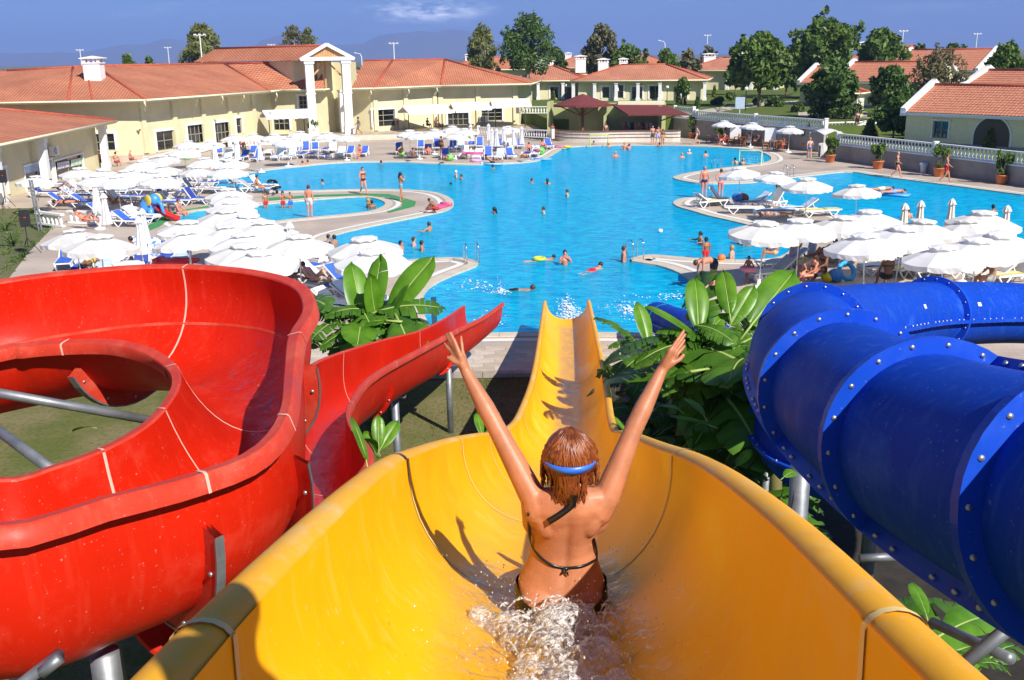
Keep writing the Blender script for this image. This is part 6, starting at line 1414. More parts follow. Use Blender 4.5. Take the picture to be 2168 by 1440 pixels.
for i, (x, y, who) in enumerate(((1520, 302, 'under the left cafe parasol'), (1566, 307, 'under the middle cafe parasol'), (1641, 316, 'under the right cafe parasol'))):
    p = G(x, y); cafe_table('square wicker table ' + who, p, .3)
    for k, (dx, dy, w_) in enumerate(((-.85, .1, 'left'), (.85, .0, 'right'), (.1, -.85, 'near'), (0, .85, 'far'))[:(3 if i != 1 else 4)]): chair('wicker armchair on the %s side of the table %s' % (w_, who), (p.x+dx, p.y+dy, 0), math.atan2(-dy, -dx)-math.pi/2)
for i, (x, y) in enumerate(((872, 262), (890, 264), (907, 262), (935, 260), (958, 258), (985, 256), (1010, 254), (1035, 252), (1060, 252), (1090, 253))):
    p = G(x, y, .46); chair('dark wicker chair, %s from the left on the restaurant terrace' % ORD[i], p, rnd.uniform(0, 6.28), True, 'restaurant terrace chairs')
for i, (x, y) in enumerate(((1130, 294), (1146, 296), (1156, 292))): chair('dark chair, %s from the left beside the bar side wall' % ORD[i], G(x, y), 1.0+i*2, True, 'chairs beside the bar')
for i in range(3):
    for k in range(4): p = G(830+i*8, 273+(i % 2)*2, .46); chair('wicker chair, %s from bottom in the %s stack by the restaurant wall' % (ORD[k], ['left', 'middle', 'right'][i]), (p.x, p.y, p.z+k*.16), 1.2+i, False, 'stacked wicker chairs')
# ---- canopies at the wall gap
p = G(1746, 330); t = thing('white_canopy', 'small white canopy at the stair gap in the grey wall', 'canopy', p, .4)
m_ = MB(); m_.grid([[Vector((x, y, 2.2-.16*(abs(x)+abs(y))**1.5+.05*math.sin(x*6))) for x in (-1, -.5, 0, .5, 1)] for y in (-1, -.5, 0, .5, 1)]); m_.build('fabric', MGREY, t, True, world=False)
for sx in (-.9, .9):
    for sy in (-.9, .9): MB().tube([(sx, sy, 0), (sx, sy, 1.9)], .03, 6).build('post', MPLW, t, world=False)
for i, (x, y) in enumerate(((1556, 305), (1630, 312), (1566, 240))):
    p = G(x, y, TA if y < 250 else 0); t = thing('sign_board', ['white notice board on the wall between the left cafe parasols', 'white notice board on the wall by the right cafe parasol', 'blue notice board on the lawn behind the balustrade'][i], 'sign', (p.x, p.y, p.z), -.35)
    MB().box((0, 0, 1.1), (1.0, .05, 1.25)).build('panel', MTOW[0] if i == 2 else MPLW, t, world=False); MB().box((0, .03, .3), (.08, .05, .6)).build('post', MPLW, t, world=False)
p = G(1757, 332); t = thing('sandwich_board', 'grey menu board standing beside the potted shrub at the wall corner', 'sign', (p.x-.6, p.y, 0), .5); MB().box((0, -.1, .55), (.7, .04, 1.1)).build('panel', MGREY, t, world=False); MB().box((0, .15, .55), (.7, .04, 1.1)).build('panel', MGREY, t, world=False)
p = G(1955, 366); t = thing('trash_bin', 'small white bin by the right wall', 'bin', p); m_ = MB(); m_.lathe([(.2, 0), (.24, .5), (.3, .55), (.3, .62), (.0, .62)], 14, cap=False); m_.build('bucket', MPLW, t, True, world=False); MB().lathe([(.31, .62), (.31, .66), (.2, .70), (.0, .70)], 14, cap=False).build('lid', MTOW[0], t, world=False)
# ---- garden lamps and far masts
MGLOBE = mk('lamp_globe', (.85, .85, .82), .3)
for lab, x, y, ytop, z in (('globe lamp on the lawn left of the big mulberry', 1578, 235, 186, TA), ('globe lamp beside the small kiosk', 1818, 262, 210, TA), ('globe lamp before the left villa arch', 1199, 214, 180, TA), ('globe lamp at the villa terrace corner', 1412, 216, 183, TA)):
    b, h = tpx(x, y, ytop, z); t = thing('globe_lamp', lab, 'lamp', b, group='globe garden lamps'); MB().tube([(0, 0, 0), (0, 0, h-.3)], .05, 8).build('pole', MBLACK, t, world=False); m_ = MB(); m_.ball((0, 0, h-.18), .22, 14, 10); m_.build('globe', MGLOBE, t, True, world=False)
for lab, x, d_, ytop in (('floodlight mast on the far left skyline', 172, 230, 106), ('thin floodlight mast left of the left eucalyptus', 358, 240, 101), ('white lamp mast in front of the left eucalyptus', 428, 140, 74), ('short floodlight mast above the hall roof', 577, 220, 95), ('curved street lamp left of the white mast', 766, 220, 112), ('tall white floodlight mast over the right wing roof', 835, 170, 92), ('curved street lamp behind the villa chimneys', 1407, 230, 86), ('floodlight mast above the raised villa', 1496, 230, 75), ('white mast right of the mulberry trees', 1907, 190, 66), ('thin grey mast on the right skyline', 2063, 220, 72)):
    r_ = ray(x, 130); k = d_/math.hypot(r_.x, r_.y); b = Vector((r_.x*k, r_.y*k, 0)); r2 = ray(x, ytop); h = CAM_H + r2.z*(d_/math.hypot(r2.x, r2.y)); t = thing('lamp_mast', lab, 'lamp mast', b, group='far lamp masts'); cur = 'curved' in lab
    MB().tube([(0, 0, 0), (0, 0, h)] if not cur else [(0, 0, 0), (0, 0, h-.8), (-.3, 0, h-.2), (-1.2, 0, h)], [.11, .07] if not cur else [.12, .09, .07, .05], 8).build('pole', MPLW, t, world=False)
    m_ = MB(); [m_.box((sx*.6 if not cur else -1.3, 0, h+.05), (.3, .2, .16)) for sx in ((-1, 0, 1) if not cur else (0,))]; m_.box((0 if not cur else -1.2, 0, h-.05), (1.6 if not cur else .3, .1, .08)); m_.build('lamp_head', MPLW, t, world=False)
for lab, x, y, hh in (('pair of steel poles beside the left parasol', 82, 488, 2.6),):
    p = G(x, y, -.1); t = thing('steel_pole', lab, 'pole', p); MB().tube([(0, 0, 0), (-.1, 0, hh)], .05, 8).build('pole', MGALV, t, world=False); MB().tube([(.16, 0, 0), (.02, 0, hh)], .05, 8).build('pole', MGALV, t, world=False)
# small planters of rail by the shop
for i, (x, y, rz) in enumerate(((105, 478, -.6), (178, 475, -.35))):
    p = G(x, y); balustrade((p.x-1.0*math.cos(rz), p.y-1.0*math.sin(rz)), (p.x+1.3*math.cos(rz), p.y+1.3*math.sin(rz)), 0.02, ['short white balustrade at the left garden corner', 'short white balustrade behind the front parasols'][i], posts=False, h=.7)
# ---- floats and toys
def ring(label, p, r_, tr, col, cat='swim ring', rx=0, z=0.0):
    m_ = MB(); m_.tube([(math.cos(a)*r_, math.sin(a)*r_, tr) for a in [2*math.pi*k/20 for k in range(20)]], tr, 10, closed=True); o = m_.build('swim_ring', mk('float_%d' % int(p.x*100), col, .35), None, True); o.location = (p.x, p.y, p.z+z); o.rotation_euler = (rx, 0, .4); o['label'] = label; o['category'] = cat
def mattress(label, p, rz, col, w=.7, L=1.75):
    t = thing('air_mattress', label, 'air mattress', p, rz); mt = mk('mattress_%d' % int(p.x*100), col, .4)
    for k in range(5): m_ = MB(); x = -w/2+w*(k+.5)/5; m_.tube([(x, -L/2, .08), (x, L/2-.3, .08)], w/10*1.05, 8); m_.build('tube', mt, t, True, world=False)
    m_ = MB(); m_.tube([(-w/2, L/2-.15, .11), (w/2, L/2-.15, .11)], .11, 8); m_.build('pillow', mt, t, True, world=False)
mattress('pink air mattress at the end of the wading pool peninsula', G(930, 440, .02), -.5, (.80, .10, .25)); mattress('pink air mattress lying left of the bar edge', G(1188, 312, .02), 1.4, (.80, .25, .45)); mattress('blue air mattress under the paddling boy in the right pool', G(1893, 415, WATER_Z), 1.0, (.10, .35, .75)); mattress('green air mattress beside the boys in the right pool', G(1870, 411, WATER_Z), .9, (.15, .55, .2)); mattress('blue and white air chair drifting at the centre poolside', G(1040, 349, WATER_Z), 1.4, (.35, .55, .85)); mattress('blue air mattress floating at the right deck corner', G(1145, 339, WATER_Z), 1.5, (.20, .40, .85)); mattress('small green board under a swimmer in the right pool', G(1662, 399, WATER_Z), 1.5, (.1, .5, .2), .5, .9); mattress('red air mattress over blue loungers above the red slide', G(372, 556, .45), 1.4, (.7, .02, .03)); mattress('pink air mattress across the loungers left of the bar', G(1000, 326, .45), 1.5, (.8, .1, .35))
ring('blue swim ring beside the bags on the right deck', G(1788, 592), .32, .09, (.03, .35, .7), rx=R(60), z=.3); ring('yellow swim ring lying on a pink float left of the bar', G(1201, 313, .15), .3, .09, (.75, .6, .03)); ring('pink patterned swim ring at the centre poolside', G(1008, 342), .38, .1, (.75, .35, .6)); ring('pink ring on the right deck edge', G(1708, 521), .26, .08, (.8, .45, .55)); ring('yellow swim ring around the boy near the slide', G(1142, 551, WATER_Z), .22, .07, (.6, .7, .05))
for lab, x, y, r_, col in (('green ball float left of the bar loungers', 1144, 328, .42, (.1, .6, .12)), ('green inflatable under the first lounger by the steps', 850, 331, .32, (.25, .65, .15)), ('green inflatable under the poolside lounger in the middle', 952, 341, .36, (.2, .6, .12)), ('orange toy by the peninsula edge', 1527, 552, .16, (.8, .2, .03)), ('yellow bag on the right deck', 1751, 597, .24, (.75, .6, .03)), ('blue bag next to the yellow bag on the right deck', 1768, 597, .3, (.04, .22, .6)), ('white ball floating in the pool middle', 1398, 493, .12, (.8, .8, .85)), ('white bucket beside the child with swim ring', 1605, 598, .2, (.8, .8, .8)), ('black and red backpack under the left bay parasol', 742, 572, .3, (.15, .02, .03)), ('brown bag on the island lounger', 1574, 440, .28, (.22, .07, .03)), ('blue towel heap on the island lounger', 1560, 442, .3, (.04, .16, .5)), ('bright green float by the left field parasols', 396, 338, .4, (.12, .7, .1)), ('yellow and white toy on the right deck edge', 1752, 503, .25, (.75, .65, .2))):
    rg = random.Random(int(x)); m_ = MB(); m_.ball((0, 0, 0), r_, 12, 8, (1, .8, .85)); me = m_.mesh('toy', True)
    for v in me.vertices:
        if 'ball' not in lab: v.co *= 1+.22*noise.noise(v.co*4+Vector((x, 0, 0)))
    nm = 'bag' if 'bag' in lab or 'backpack' in lab else ('towel_heap' if 'towel' in lab else ('bucket' if 'bucket' in lab else 'float_toy')); o = mkobj(nm, me, mk('toy_col_%d' % x, col, .45, var=.2, vs=5), None); p = G(x, y, WATER_Z if 'floating' in lab else 0); o.location = (p.x, p.y, p.z+r_*.8 + (.35 if 'island lounger' in lab else 0)); o['label'] = lab; o['category'] = {'bag': 'bag', 'towel_heap': 'towel', 'bucket': 'bucket'}.get(nm, 'float')
def goal(label, x, y, rz, col):
    p = G(x, y, WATER_Z); t = thing('water_polo_goal', label, 'goal', p, rz); mt = mk('goal_%d' % x, col, .4); w, h = 1.7, 1.1
    m_ = MB(); m_.tube([(-w/2, 0, 0), (-w/2, 0, h), (w/2, 0, h), (w/2, 0, 0)], .05, 8); m_.build('goal_frame', mt, t, world=False); m_ = MB(); m_.tube([(-w/2, 0, h), (-w/2, .7, .02), (w/2, .7, .02), (w/2, 0, h)], .03, 6); m_.build('back_frame', mt, t, world=False)
    m_ = MB()
    for k in range(9): m_.tube([(-w/2+w*k/8, 0, h), (-w/2+w*k/8, .7, .02)], .006, 4)
    for k in range(1, 5): m_.tube([(-w/2, .7*k/5, h-h*k/5), (w/2, .7*k/5, h-h*k/5)], .006, 4)
    m_.build('net', MPLW, t, world=False)
goal('white and green water polo goal at the far bay end', 1588, 350, -.5, (.55, .75, .5)); goal('yellow water polo goal at the far edge by the bar', 1268, 311, 0, (.7, .65, .1))
# stroller
p = G(582, 412); t = thing('stroller', 'black baby stroller at the end of the left lounger row', 'stroller', p, -.6); m_ = MB(); m_.grid([[Vector((x, -.15+.45*math.cos(a)*.7, .55+.42*math.sin(a))) for x in (-.22, 0, .22)] for a in [R(20+18*k) for k in range(8)]]); m_.build('hood', MBLACK, t, True, world=False)
MB().bar((0, -.1, .35), (0, .4, .45), .42, .1).build('seat', MBLACK, t, world=False)
for sx in (-.25, .25):
    MB().tube([(sx, -.6, .95), (sx, .45, .12)], .016, 6).build('frame_tube', MGALV, t, world=False)
    for sy in (-.35, .42): m_ = MB(); m_.lathe([(.0, -.02), (.11, -.02), (.11, .02), (.0, .02)], 14, cap=False); o = m_.build('wheel', MDARKG, t, world=False); o.location = (sx, sy, .11); o.rotation_euler = (0, R(90), 0)
# handrail and post at the slide landing
p = G(920, 690, 0); t = thing('steel_handrail', 'dark post with handrail behind the red slide outlet', 'handrail', p); MB().box((0, 0, .45), (.16, .16, .95)).build('post', mk('teal_post', (.02, .07, .12), .5), t, world=False); MB().tube([(0, 0, .4), (-1.0, .1, .4), (-1.3, .2, .1)], .03, 8).build('rail', MSTEEL, t, world=False)
# ================================================================== people
TMPS = bpy.data.scenes.new('workbench')
def bake_union(shapes, voxel, smooth=4, name='body', sfac=.5):
    """shapes: MB with closed overlapping pieces -> one continuous mesh"""
    me = shapes.mesh('tmp'); o = bpy.data.objects.new('tmp', me); TMPS.collection.objects.link(o)
    r_ = o.modifiers.new('r', 'REMESH'); r_.mode = 'VOXEL'; r_.voxel_size = voxel; r_.use_smooth_shade = True
    if smooth: s = o.modifiers.new('s', 'SMOOTH'); s.iterations = smooth; s.factor = sfac
    TMPS.view_layers[0].update(); dg = TMPS.view_layers[0].depsgraph; out = bpy.data.meshes.new_from_object(o.evaluated_get(dg)); bpy.data.objects.remove(o); bpy.data.meshes.remove(me); out.name = name
    out.polygons.foreach_set('use_smooth', [True]*len(out.polygons)); out.materials.clear(); return out
def cap(mb, a, ra, b, rb, seg=10):
    a, b = Vector(a), Vector(b); mb.ball(a, ra, seg, 7); mb.ball(b, rb, seg, 7)
    if (b-a).length > 1e-4:
        d = (b-a).normalized(); s = (ra-rb)/(b-a).length; mb.tube([a + d*ra*s*.5, b + d*rb*s*.5], [ra, rb], seg)
BASEP = dict(pel=(0, 0, .95), wst=(0, 0, 1.10), chs=(0, .01, 1.30), nek=(0, 0, 1.46), hed=(0, .02, 1.60))
for s, k in ((-1, 'L'), (1, 'R')):
    BASEP.update({'sh'+k: (s*.165, 0, 1.40), 'el'+k: (s*.225, -.03, 1.12), 'wr'+k: (s*.235, .04, .88), 'ha'+k: (s*.235, .06, .79), 'hp'+k: (s*.09, 0, .92), 'kn'+k: (s*.10, .02, .50), 'an'+k: (s*.10, -.02, .09), 'to'+k: (s*.12, .13, .035)})
def mirror(d): return {k[:-1]+('R' if k[-1] == 'L' else 'L'): (-v[0], v[1], v[2]) for k, v in d.items()}
def both(d): d = dict(d); d.update(mirror(d)); return d
def P_(**kw): d = dict(BASEP); d.update(kw); return d
def xf(d, f): return {k: f(Vector(v)) for k, v in d.items()}
sit_d = P_(**both(dict(knL=(-.13, .44, .42), anL=(-.14, .50, .09), toL=(-.15, .64, .03), hpL=(-.09, .04, .40), shL=(-.165, 0, .88), elL=(-.22, .10, .64), wrL=(-.15, .33, .52), haL=(-.13, .42, .48))), pel=(0, 0, .42), wst=(0, -.03, .56), chs=(0, -.01, .77), nek=(0, .01, .94), hed=(0, .05, 1.08))
lie_d = xf(P_(**both(dict(elL=(-.30, -.02, 1.25), wrL=(-.18, .12, 1.12), haL=(-.10, .14, 1.1)))), lambda v: Vector((v.x, v.z-.95, v.y+.12)))
rc = R(42); rec0 = P_()
def recl(v):
    if v.z > .93: l = v.z-.93; return Vector((v.x, math.cos(rc)*l - v.y*math.sin(rc), math.sin(rc)*l + v.y*math.cos(rc)+.12))
    return Vector((v.x, v.z-.93, v.y+.12))
rec_d = xf(rec0, recl); rec_d.update(elL=Vector((-.25, .05, .22)), wrL=Vector((-.18, -.15, .2)), haL=Vector((-.15, -.24, .22)), knR=Vector((.12, -.34, .42)), anR=Vector((.12, -.62, .1)), toR=Vector((.12, -.76, .06)))
swim_d = xf(P_(elL=(-.30, .05, 1.66), wrL=(-.26, .05, 1.90), haL=(-.26, .05, 2.0), shL=(-.17, 0, 1.44), elR=(.35, .05, 1.5), wrR=(.38, .12, 1.75), haR=(.38, .14, 1.85)), lambda v: Vector((v.x, v.z-.95, -v.y)))
swim_d['hed'] = Vector((0, .62, .14)); swim_d['nek'] = Vector((0, .50, .06)); swim_d['toL'] = Vector((-.1, -1.02, 0)); swim_d['toR'] = Vector((.1, -1.02, .02))
POSES = dict(
 stand=P_(), walk=P_(knL=(-.1, .18, .52), anL=(-.1, .26, .10), toL=(-.1, .41, .06), knR=(.1, .04, .50), anR=(.1, -.30, .17), toR=(.1, -.19, .04), elL=(-.24, -.16, 1.15), wrL=(-.24, -.18, .92), haL=(-.24, -.17, .83), elR=(.25, .08, 1.13), wrR=(.27, .26, .98), haR=(.28, .33, .94)),
 hips=P_(**both(dict(elL=(-.36, -.08, 1.18), wrL=(-.18, .03, 1.02), haL=(-.13, .08, .99)))), face=P_(**both(dict(elL=(-.24, .14, 1.22), wrL=(-.08, .20, 1.48), haL=(-.03, .19, 1.55)))),
 apart=P_(knL=(-.16, .06, .5), anL=(-.22, .12, .09), toL=(-.24, .26, .03), knR=(.14, -.04, .5), anR=(.2, -.12, .09), toR=(.22, .0, .03), elL=(-.24, .14, 1.22), wrL=(-.08, .20, 1.48), haL=(-.03, .19, 1.55), elR=(.24, .14, 1.24), wrR=(.10, .24, 1.45), haR=(.05, .22, 1.52)),
 sit=sit_d, lie=lie_d, recline=rec_d, swim=swim_d,
 tread=P_(**both(dict(elL=(-.36, .10, 1.28), wrL=(-.50, .30, 1.30), haL=(-.54, .38, 1.30)))), crouch=P_(**both(dict(knL=(-.16, .34, .46), anL=(-.13, -.02, .09), toL=(-.15, .12, .03), hpL=(-.09, -.2, .34), shL=(-.165, .22, .74), elL=(-.2, .4, .5), wrL=(-.14, .52, .3), haL=(-.1, .55, .2))), pel=(0, -.2, .36), wst=(0, -.12, .5), chs=(0, .12, .66), nek=(0, .28, .80), hed=(0, .36, .92)),
 bend=P_(**both(dict(shL=(-.165, .48, 1.0), elL=(-.18, .5, .74), wrL=(-.12, .55, .52), haL=(-.1, .57, .44), hpL=(-.09, -.06, .9), knL=(-.1, -.02, .5))), pel=(0, -.06, .93), wst=(0, .08, 1.02), chs=(0, .36, 1.02), nek=(0, .56, 1.02), hed=(0, .68, .96)),
 prone=xf(P_(**both(dict(elL=(-.30, .05, 1.36), wrL=(-.22, .05, 1.58), haL=(-.12, .05, 1.62)))), lambda v: Vector((v.x, v.z-.95, -v.y+.12))))
def body_shapes(j, f=1.0):
    m_ = MB(); c = lambda a, ra, b, rb: cap(m_, j[a], ra, j[b], rb)
    for k in 'LR':
        c('sh'+k, .058, 'el'+k, .043); c('el'+k, .043, 'wr'+k, .030); c('wr'+k, .034, 'ha'+k, .026); c('hp'+k, .095, 'kn'+k, .062); c('kn'+k, .060, 'an'+k, .040); c('an'+k, .044, 'to'+k, .032)
        cap(m_, j['sh'+k], .062, Vector(j['chs']).lerp(Vector(j['sh'+k]), .35), .10); cap(m_, j['pel'], .12, j['hp'+k], .10); cap(m_, Vector(j['wst']), .10, Vector(j['chs']).lerp(Vector(j['sh'+k]), .35), .115)
    c('pel', .125, 'wst', .112); c('wst', .112, 'chs', .125); cap(m_, j['chs'], .10, j['nek'], .055); c('nek', .052, 'hed', .06)
    h = Vector(j['hed']); m_.ball(h, .088, 12, 9, (.92, 1.08, 1.22)); return m_, h
BODY, HAIRS, TRUNK, BRIEF, TOPM = {}, {}, {}, {}, {}
for nm, j in POSES.items():
    m_, h = body_shapes(j); n_ = (Vector(j['hed'])-Vector(j['nek'])).normalized()
    fdir = Vector((0, 1, 0)) if abs(n_.y) < .8 else (Vector((0, 0, 1)) if nm in ('lie', 'recline') else Vector((0, 0, -1)))
    fdir = (fdir - n_*fdir.dot(n_)).normalized(); m_.ball(h+fdir*.095-n_*.01, .017, 6, 5); m_.ball(h+fdir*.05-n_*.09, .04, 8, 6)
    BODY[nm] = bake_union(m_, .024, 3)
    m_ = MB(); m_.ball(h+n_*.018-fdir*.016, .098, 12, 8, (.95, 1.05, 1.15)); me = m_.mesh('hair', True)
    bm = bmesh.new(); bm.from_mesh(me); bmesh.ops.delete(bm, geom=[v for v in bm.verts if (v.co-h).dot(fdir)*1.0-(v.co-h).dot(n_)*.75 > .055], context='VERTS'); bm.to_mesh(me); bm.free(); HAIRS[nm, 's'] = me
    m_ = MB(); m_.ball(h+n_*.012-fdir*.02, .105, 12, 8, (1.0, 1.05, 1.15)); cap(m_, h-fdir*.06, .085, h-fdir*.10-n_*.24, .055); HAIRS[nm, 'l'] = bake_union(m_, .025, 2, 'hair')
    m_ = MB(); cap(m_, j['pel'], .143, Vector(j['pel']).lerp(Vector(j['wst']), .35), .13)
    for k in 'LR': cap(m_, j['hp'+k], .116, Vector(j['hp'+k]).lerp(Vector(j['kn'+k]), .45), .095); cap(m_, j['pel'], .135, j['hp'+k], .116)
    TRUNK[nm] = bake_union(m_, .026, 2, 'swim_trunks')
    m_ = MB(); cap(m_, j['pel'], .138, Vector(j['pel']).lerp(Vector(j['wst']), .15), .128)
    for k in 'LR': cap(m_, j['pel'], .134, j['hp'+k], .108)
    BRIEF[nm] = bake_union(m_, .024, 2, 'swim_briefs')
    m_ = MB(); cc = Vector(j['chs']); up_ = (Vector(j['nek'])-Vector(j['wst'])).normalized()
    for k in 'LR': q = cc.lerp(Vector(j['sh'+k]), .42); cap(m_, cc, .131, q-up_*.02, .122); m_.ball(q+ (fdir if nm != 'bend' else Vector((0, 0, -1)))*.055-up_*.03, .07, 8, 6)
    TOPM[nm] = bake_union(m_, .024, 1, 'swim_top')
    # keep only a chest band
    bm = bmesh.new(); bm.from_mesh(TOPM[nm]); bmesh.ops.delete(bm, geom=[v for v in bm.verts if not (-.09 < (v.co-cc).dot(up_) < .035)], context='VERTS'); bm.to_mesh(TOPM[nm]); bm.free()
for d in (BODY, HAIRS, TRUNK, BRIEF, TOPM):
    for me in d.values(): me.materials.append(None)
SKIN = {'p': mk('pale_skin', (.62, .34, .23), .5, var=.08, vs=6), 't': mk('tan_skin', (.46, .21, .11), .48, var=.1, vs=6), 'd': mk('dark_tan_skin', (.26, .11, .055), .48, var=.1, vs=6), 'r': mk('sunburnt_skin', (.62, .24, .15), .5, var=.1, vs=6)}
HAIR = {'k': mk('black_hair', (.012, .009, .008), .45), 'b': mk('brown_hair', (.06, .03, .015), .5), 'y': mk('blond_hair', (.42, .26, .09), .5), 'o': mk('orange_cap', (.75, .26, .02), .5), 'w': mk('white_cap', (.75, .75, .75), .5), 'g': mk('grey_hair', (.25, .24, .23), .6)}
_cc = {}
def cloth(col):
    if col not in _cc: _cc[col] = mk('swimwear_%d' % len(_cc), col, .7, var=.12, vs=9)
    return _cc[col]
def person(label, pose, p, az, skin='t', hair='k', hl='s', trunk=None, brief=None, top=None, sc=1.0, group=None, cat='person'):
    t = thing('person', label, cat, p, R(az-90), group, sc); setmat(mkobj('body', BODY[pose], None, t, False), SKIN[skin])
    if hair: setmat(mkobj('hair' if hair not in 'ow' else 'swim_cap', HAIRS[pose, hl], None, t, False), HAIR[hair])
    if trunk: setmat(mkobj('swim_trunks', TRUNK[pose], None, t, False), cloth(trunk))
    if brief: setmat(mkobj('swim_briefs', BRIEF[pose], None, t, False), cloth(brief))
    if top: setmat(mkobj('swim_top', TOPM[pose], None, t, False), cloth(top))
    return t
K_, N_, RD_, BL_, PK_, WH_ = (.012, .012, .014), (.015, .02, .10), (.60, .02, .03), (.03, .16, .60), (.75, .25, .35), (.7, .7, .7)
LT_ = (.08, .38, .75)
# standing and walking on the deck
person('woman in dark bikini walking on the wading pool mat', 'walk', G(770, 412), -60, 'r', 'b', 's', brief=K_, top=K_)
person('woman in light blue bikini bottoms taking a photo on the green mat', 'apart', G(850, 426), 20, 't', 'k', 'l', brief=LT_)
person('man in patterned white shorts standing at the wading pool edge', 'stand', G(657, 461), 80, 'r', 'b', trunk=(.55, .56, .58), sc=1.02)
person('bald man in navy trunks seen from behind on the island', 'stand', G(1490, 419), 95, 'r', 'g', brief=N_, sc=1.08)
person('woman in pink bikini bottoms with hands on hips on the island', 'hips', G(1525, 420), 100, 'r', 'b', brief=PK_, sc=1.0)
person('man in red shorts walking along the right wall', 'walk', G(2000, 387), -20, 't', 'b', trunk=RD_, sc=1.08)
person('woman in dark bikini walking along the right wall', 'walk', G(1897, 376), -30, 'r', 'y', brief=K_, top=K_)
person('woman in blue bikini bottoms walking towards the canopy', 'walk', G(1713, 338), 85, 'p', 'y', brief=BL_, top=(.6, .6, .65))
person('woman walking past the tall potted shrub by the bar', 'walk', G(1475, 306), 180, 'p', 'b', brief=(.6, .5, .45), top=(.6, .5, .45))
person('man in dark green shorts standing at the bar', 'stand', G(1381, 307), -80, 'r', 'b', trunk=(.03, .08, .06), sc=1.05)
person('person in lilac swim shorts standing between two at the bar', 'apart', G(1393, 307), -70, 'r', 'b', trunk=(.45, .4, .65))
person('child in orange swimwear standing at the bar', 'stand', G(1403, 307), -90, 'd', 'k', trunk=(.75, .3, .03), sc=.86)
person('waiter in white shirt and black trousers at the stair top', 'stand', G(1813, 276, TB+.2), -90, 'd', 'k', trunk=K_, top=WH_, sc=1.05)
person('man in light blue shirt and grey shorts walking on the plaza', 'walk', G(760, 285, .46), 190, 'd', 'b', trunk=(.2, .2, .22), top=LT_, sc=1.08)
person('person in blue top standing under the left awning', 'stand', G(647, 276, .46), -90, 'd', 'k', trunk=(.1, .1, .15), top=(.05, .2, .5))
person('woman in black swimsuit standing among the centre loungers', 'stand', G(935, 331), 60, 'd', 'b', brief=K_, top=K_)
person('man seen from behind among the loungers under the portico', 'stand', G(517, 337), 90, 'r', 'b', trunk=(.5, .5, .5))
person('bartender in red behind the right bar counter', 'stand', (13.0, 100.0, 0), -90, 'd', 'k', trunk=K_, top=RD_)
person('woman in red leaning at the bar front', 'stand', G(1325, 296), 90, 'd', 'k', trunk=(.5, .1, .05), top=(.65, .06, .03))
person('bartender in white in the bar corner', 'stand', (9.7, 101.5, 0), -90, 't', 'k', trunk=K_, top=WH_)
person('person in red at the left bar side wall', 'stand', G(1170, 298), -60, 'd', 'k', trunk=RD_, top=RD_)
person('shirtless man in patterned blue shorts walking on the right deck', 'walk', G(1680, 588), 100, 't', 'k', trunk=(.25, .32, .55), sc=1.10)
person('bending woman in black shorts behind the banana leaf', 'bend', G(1507, 608), 200, 'r', 'b', trunk=K_)
person('small child with pink swim ring on the right deck', 'walk', G(1583, 602), 215, 'd', 'k', trunk=(.7, .25, .3), sc=.62)
p = G(1583, 602); ring('pink swim ring around the small child on the right deck', p, .26, .07, (.75, .25, .35), z=.52)
# seated
person('woman in black bikini sitting by the bags on the right deck', 'sit', G(1722, 606), 190, 'r', 'b', 'l', brief=K_, top=K_)
person('woman in black swimsuit sitting behind the blue capped child', 'sit', G(1742, 594, .05), 200, 'd', 'k', 's', brief=K_, top=K_, sc=1.05)
person('child with blue cap sitting on the right deck lounger', 'sit', G(1700, 596), 0, 't', None, brief=BL_, sc=.7)
person('woman in patterned bikini sitting at the right bay edge', 'sit', G(1640, 555), 170, 't', 'b', brief=(.5, .4, .3), top=(.5, .4, .3))
person('man in green shirt sitting with back turned at the right tube', 'sit', G(1876, 610), 90, 'd', 'k', trunk=K_, top=(.04, .10, .06), sc=1.08)
person('dark haired man sitting at the far right lounger', 'sit', G(2096, 615), 185, 't', 'k', trunk=(.3, .3, .3), sc=1.08)
person('man in dark trunks sitting on a lounger near the far left pool', 'sit', G(472, 386), 0, 'd', 'k', trunk=N_)
person('woman in white top sitting on the last left field lounger', 'sit', G(545, 410), 10, 't', 'k', brief=WH_, top=WH_)
person('woman in colourful bikini sitting at the wading pool edge', 'sit', G(380, 466, -.3), -10, 'r', 'b', brief=(.5, .3, .5), top=(.5, .3, .5))
person('child at the foot of the red toy chute', 'crouch', G(352, 463), -20, 'd', 'b', trunk=(.6, .5, .4), sc=.75)
person('child in red shorts crouching beside the pink mattress', 'crouch', G(920, 452), 170, 'd', 'k', trunk=RD_, sc=.8)
person('woman sitting on the end lounger left of the plaza steps', 'sit', G(763, 336), 250, 'r', 'b', brief=(.5, .1, .1), top=(.5, .1, .1))
person('woman in lime green lying by the steps lounger', 'recline', G(848, 325, .40), 90, 'r', 'b', brief=(.3, .6, .05), top=(.35, .7, .05))
for i, (x, y, sk, c) in enumerate(((1518, 306, 'd', N_), (1534, 306, 'r', RD_), (1567, 304, 'd', K_), (1586, 309, 'p', WH_), (1604, 308, 'd', K_), (1658, 316, 'd', (.5, .05, .05)))):
    person(['person in navy at the left cafe table', 'sunburnt person at the left cafe table', 'dark haired person at the middle cafe table', 'woman in white at the middle cafe table', 'woman in black at the middle cafe table', 'woman in red and black at the right cafe table'][i], 'sit', G(x, y, .04), [0, 180, -60, 180, 200, 190][i], sk, 'k', 's', trunk=c, top=c)
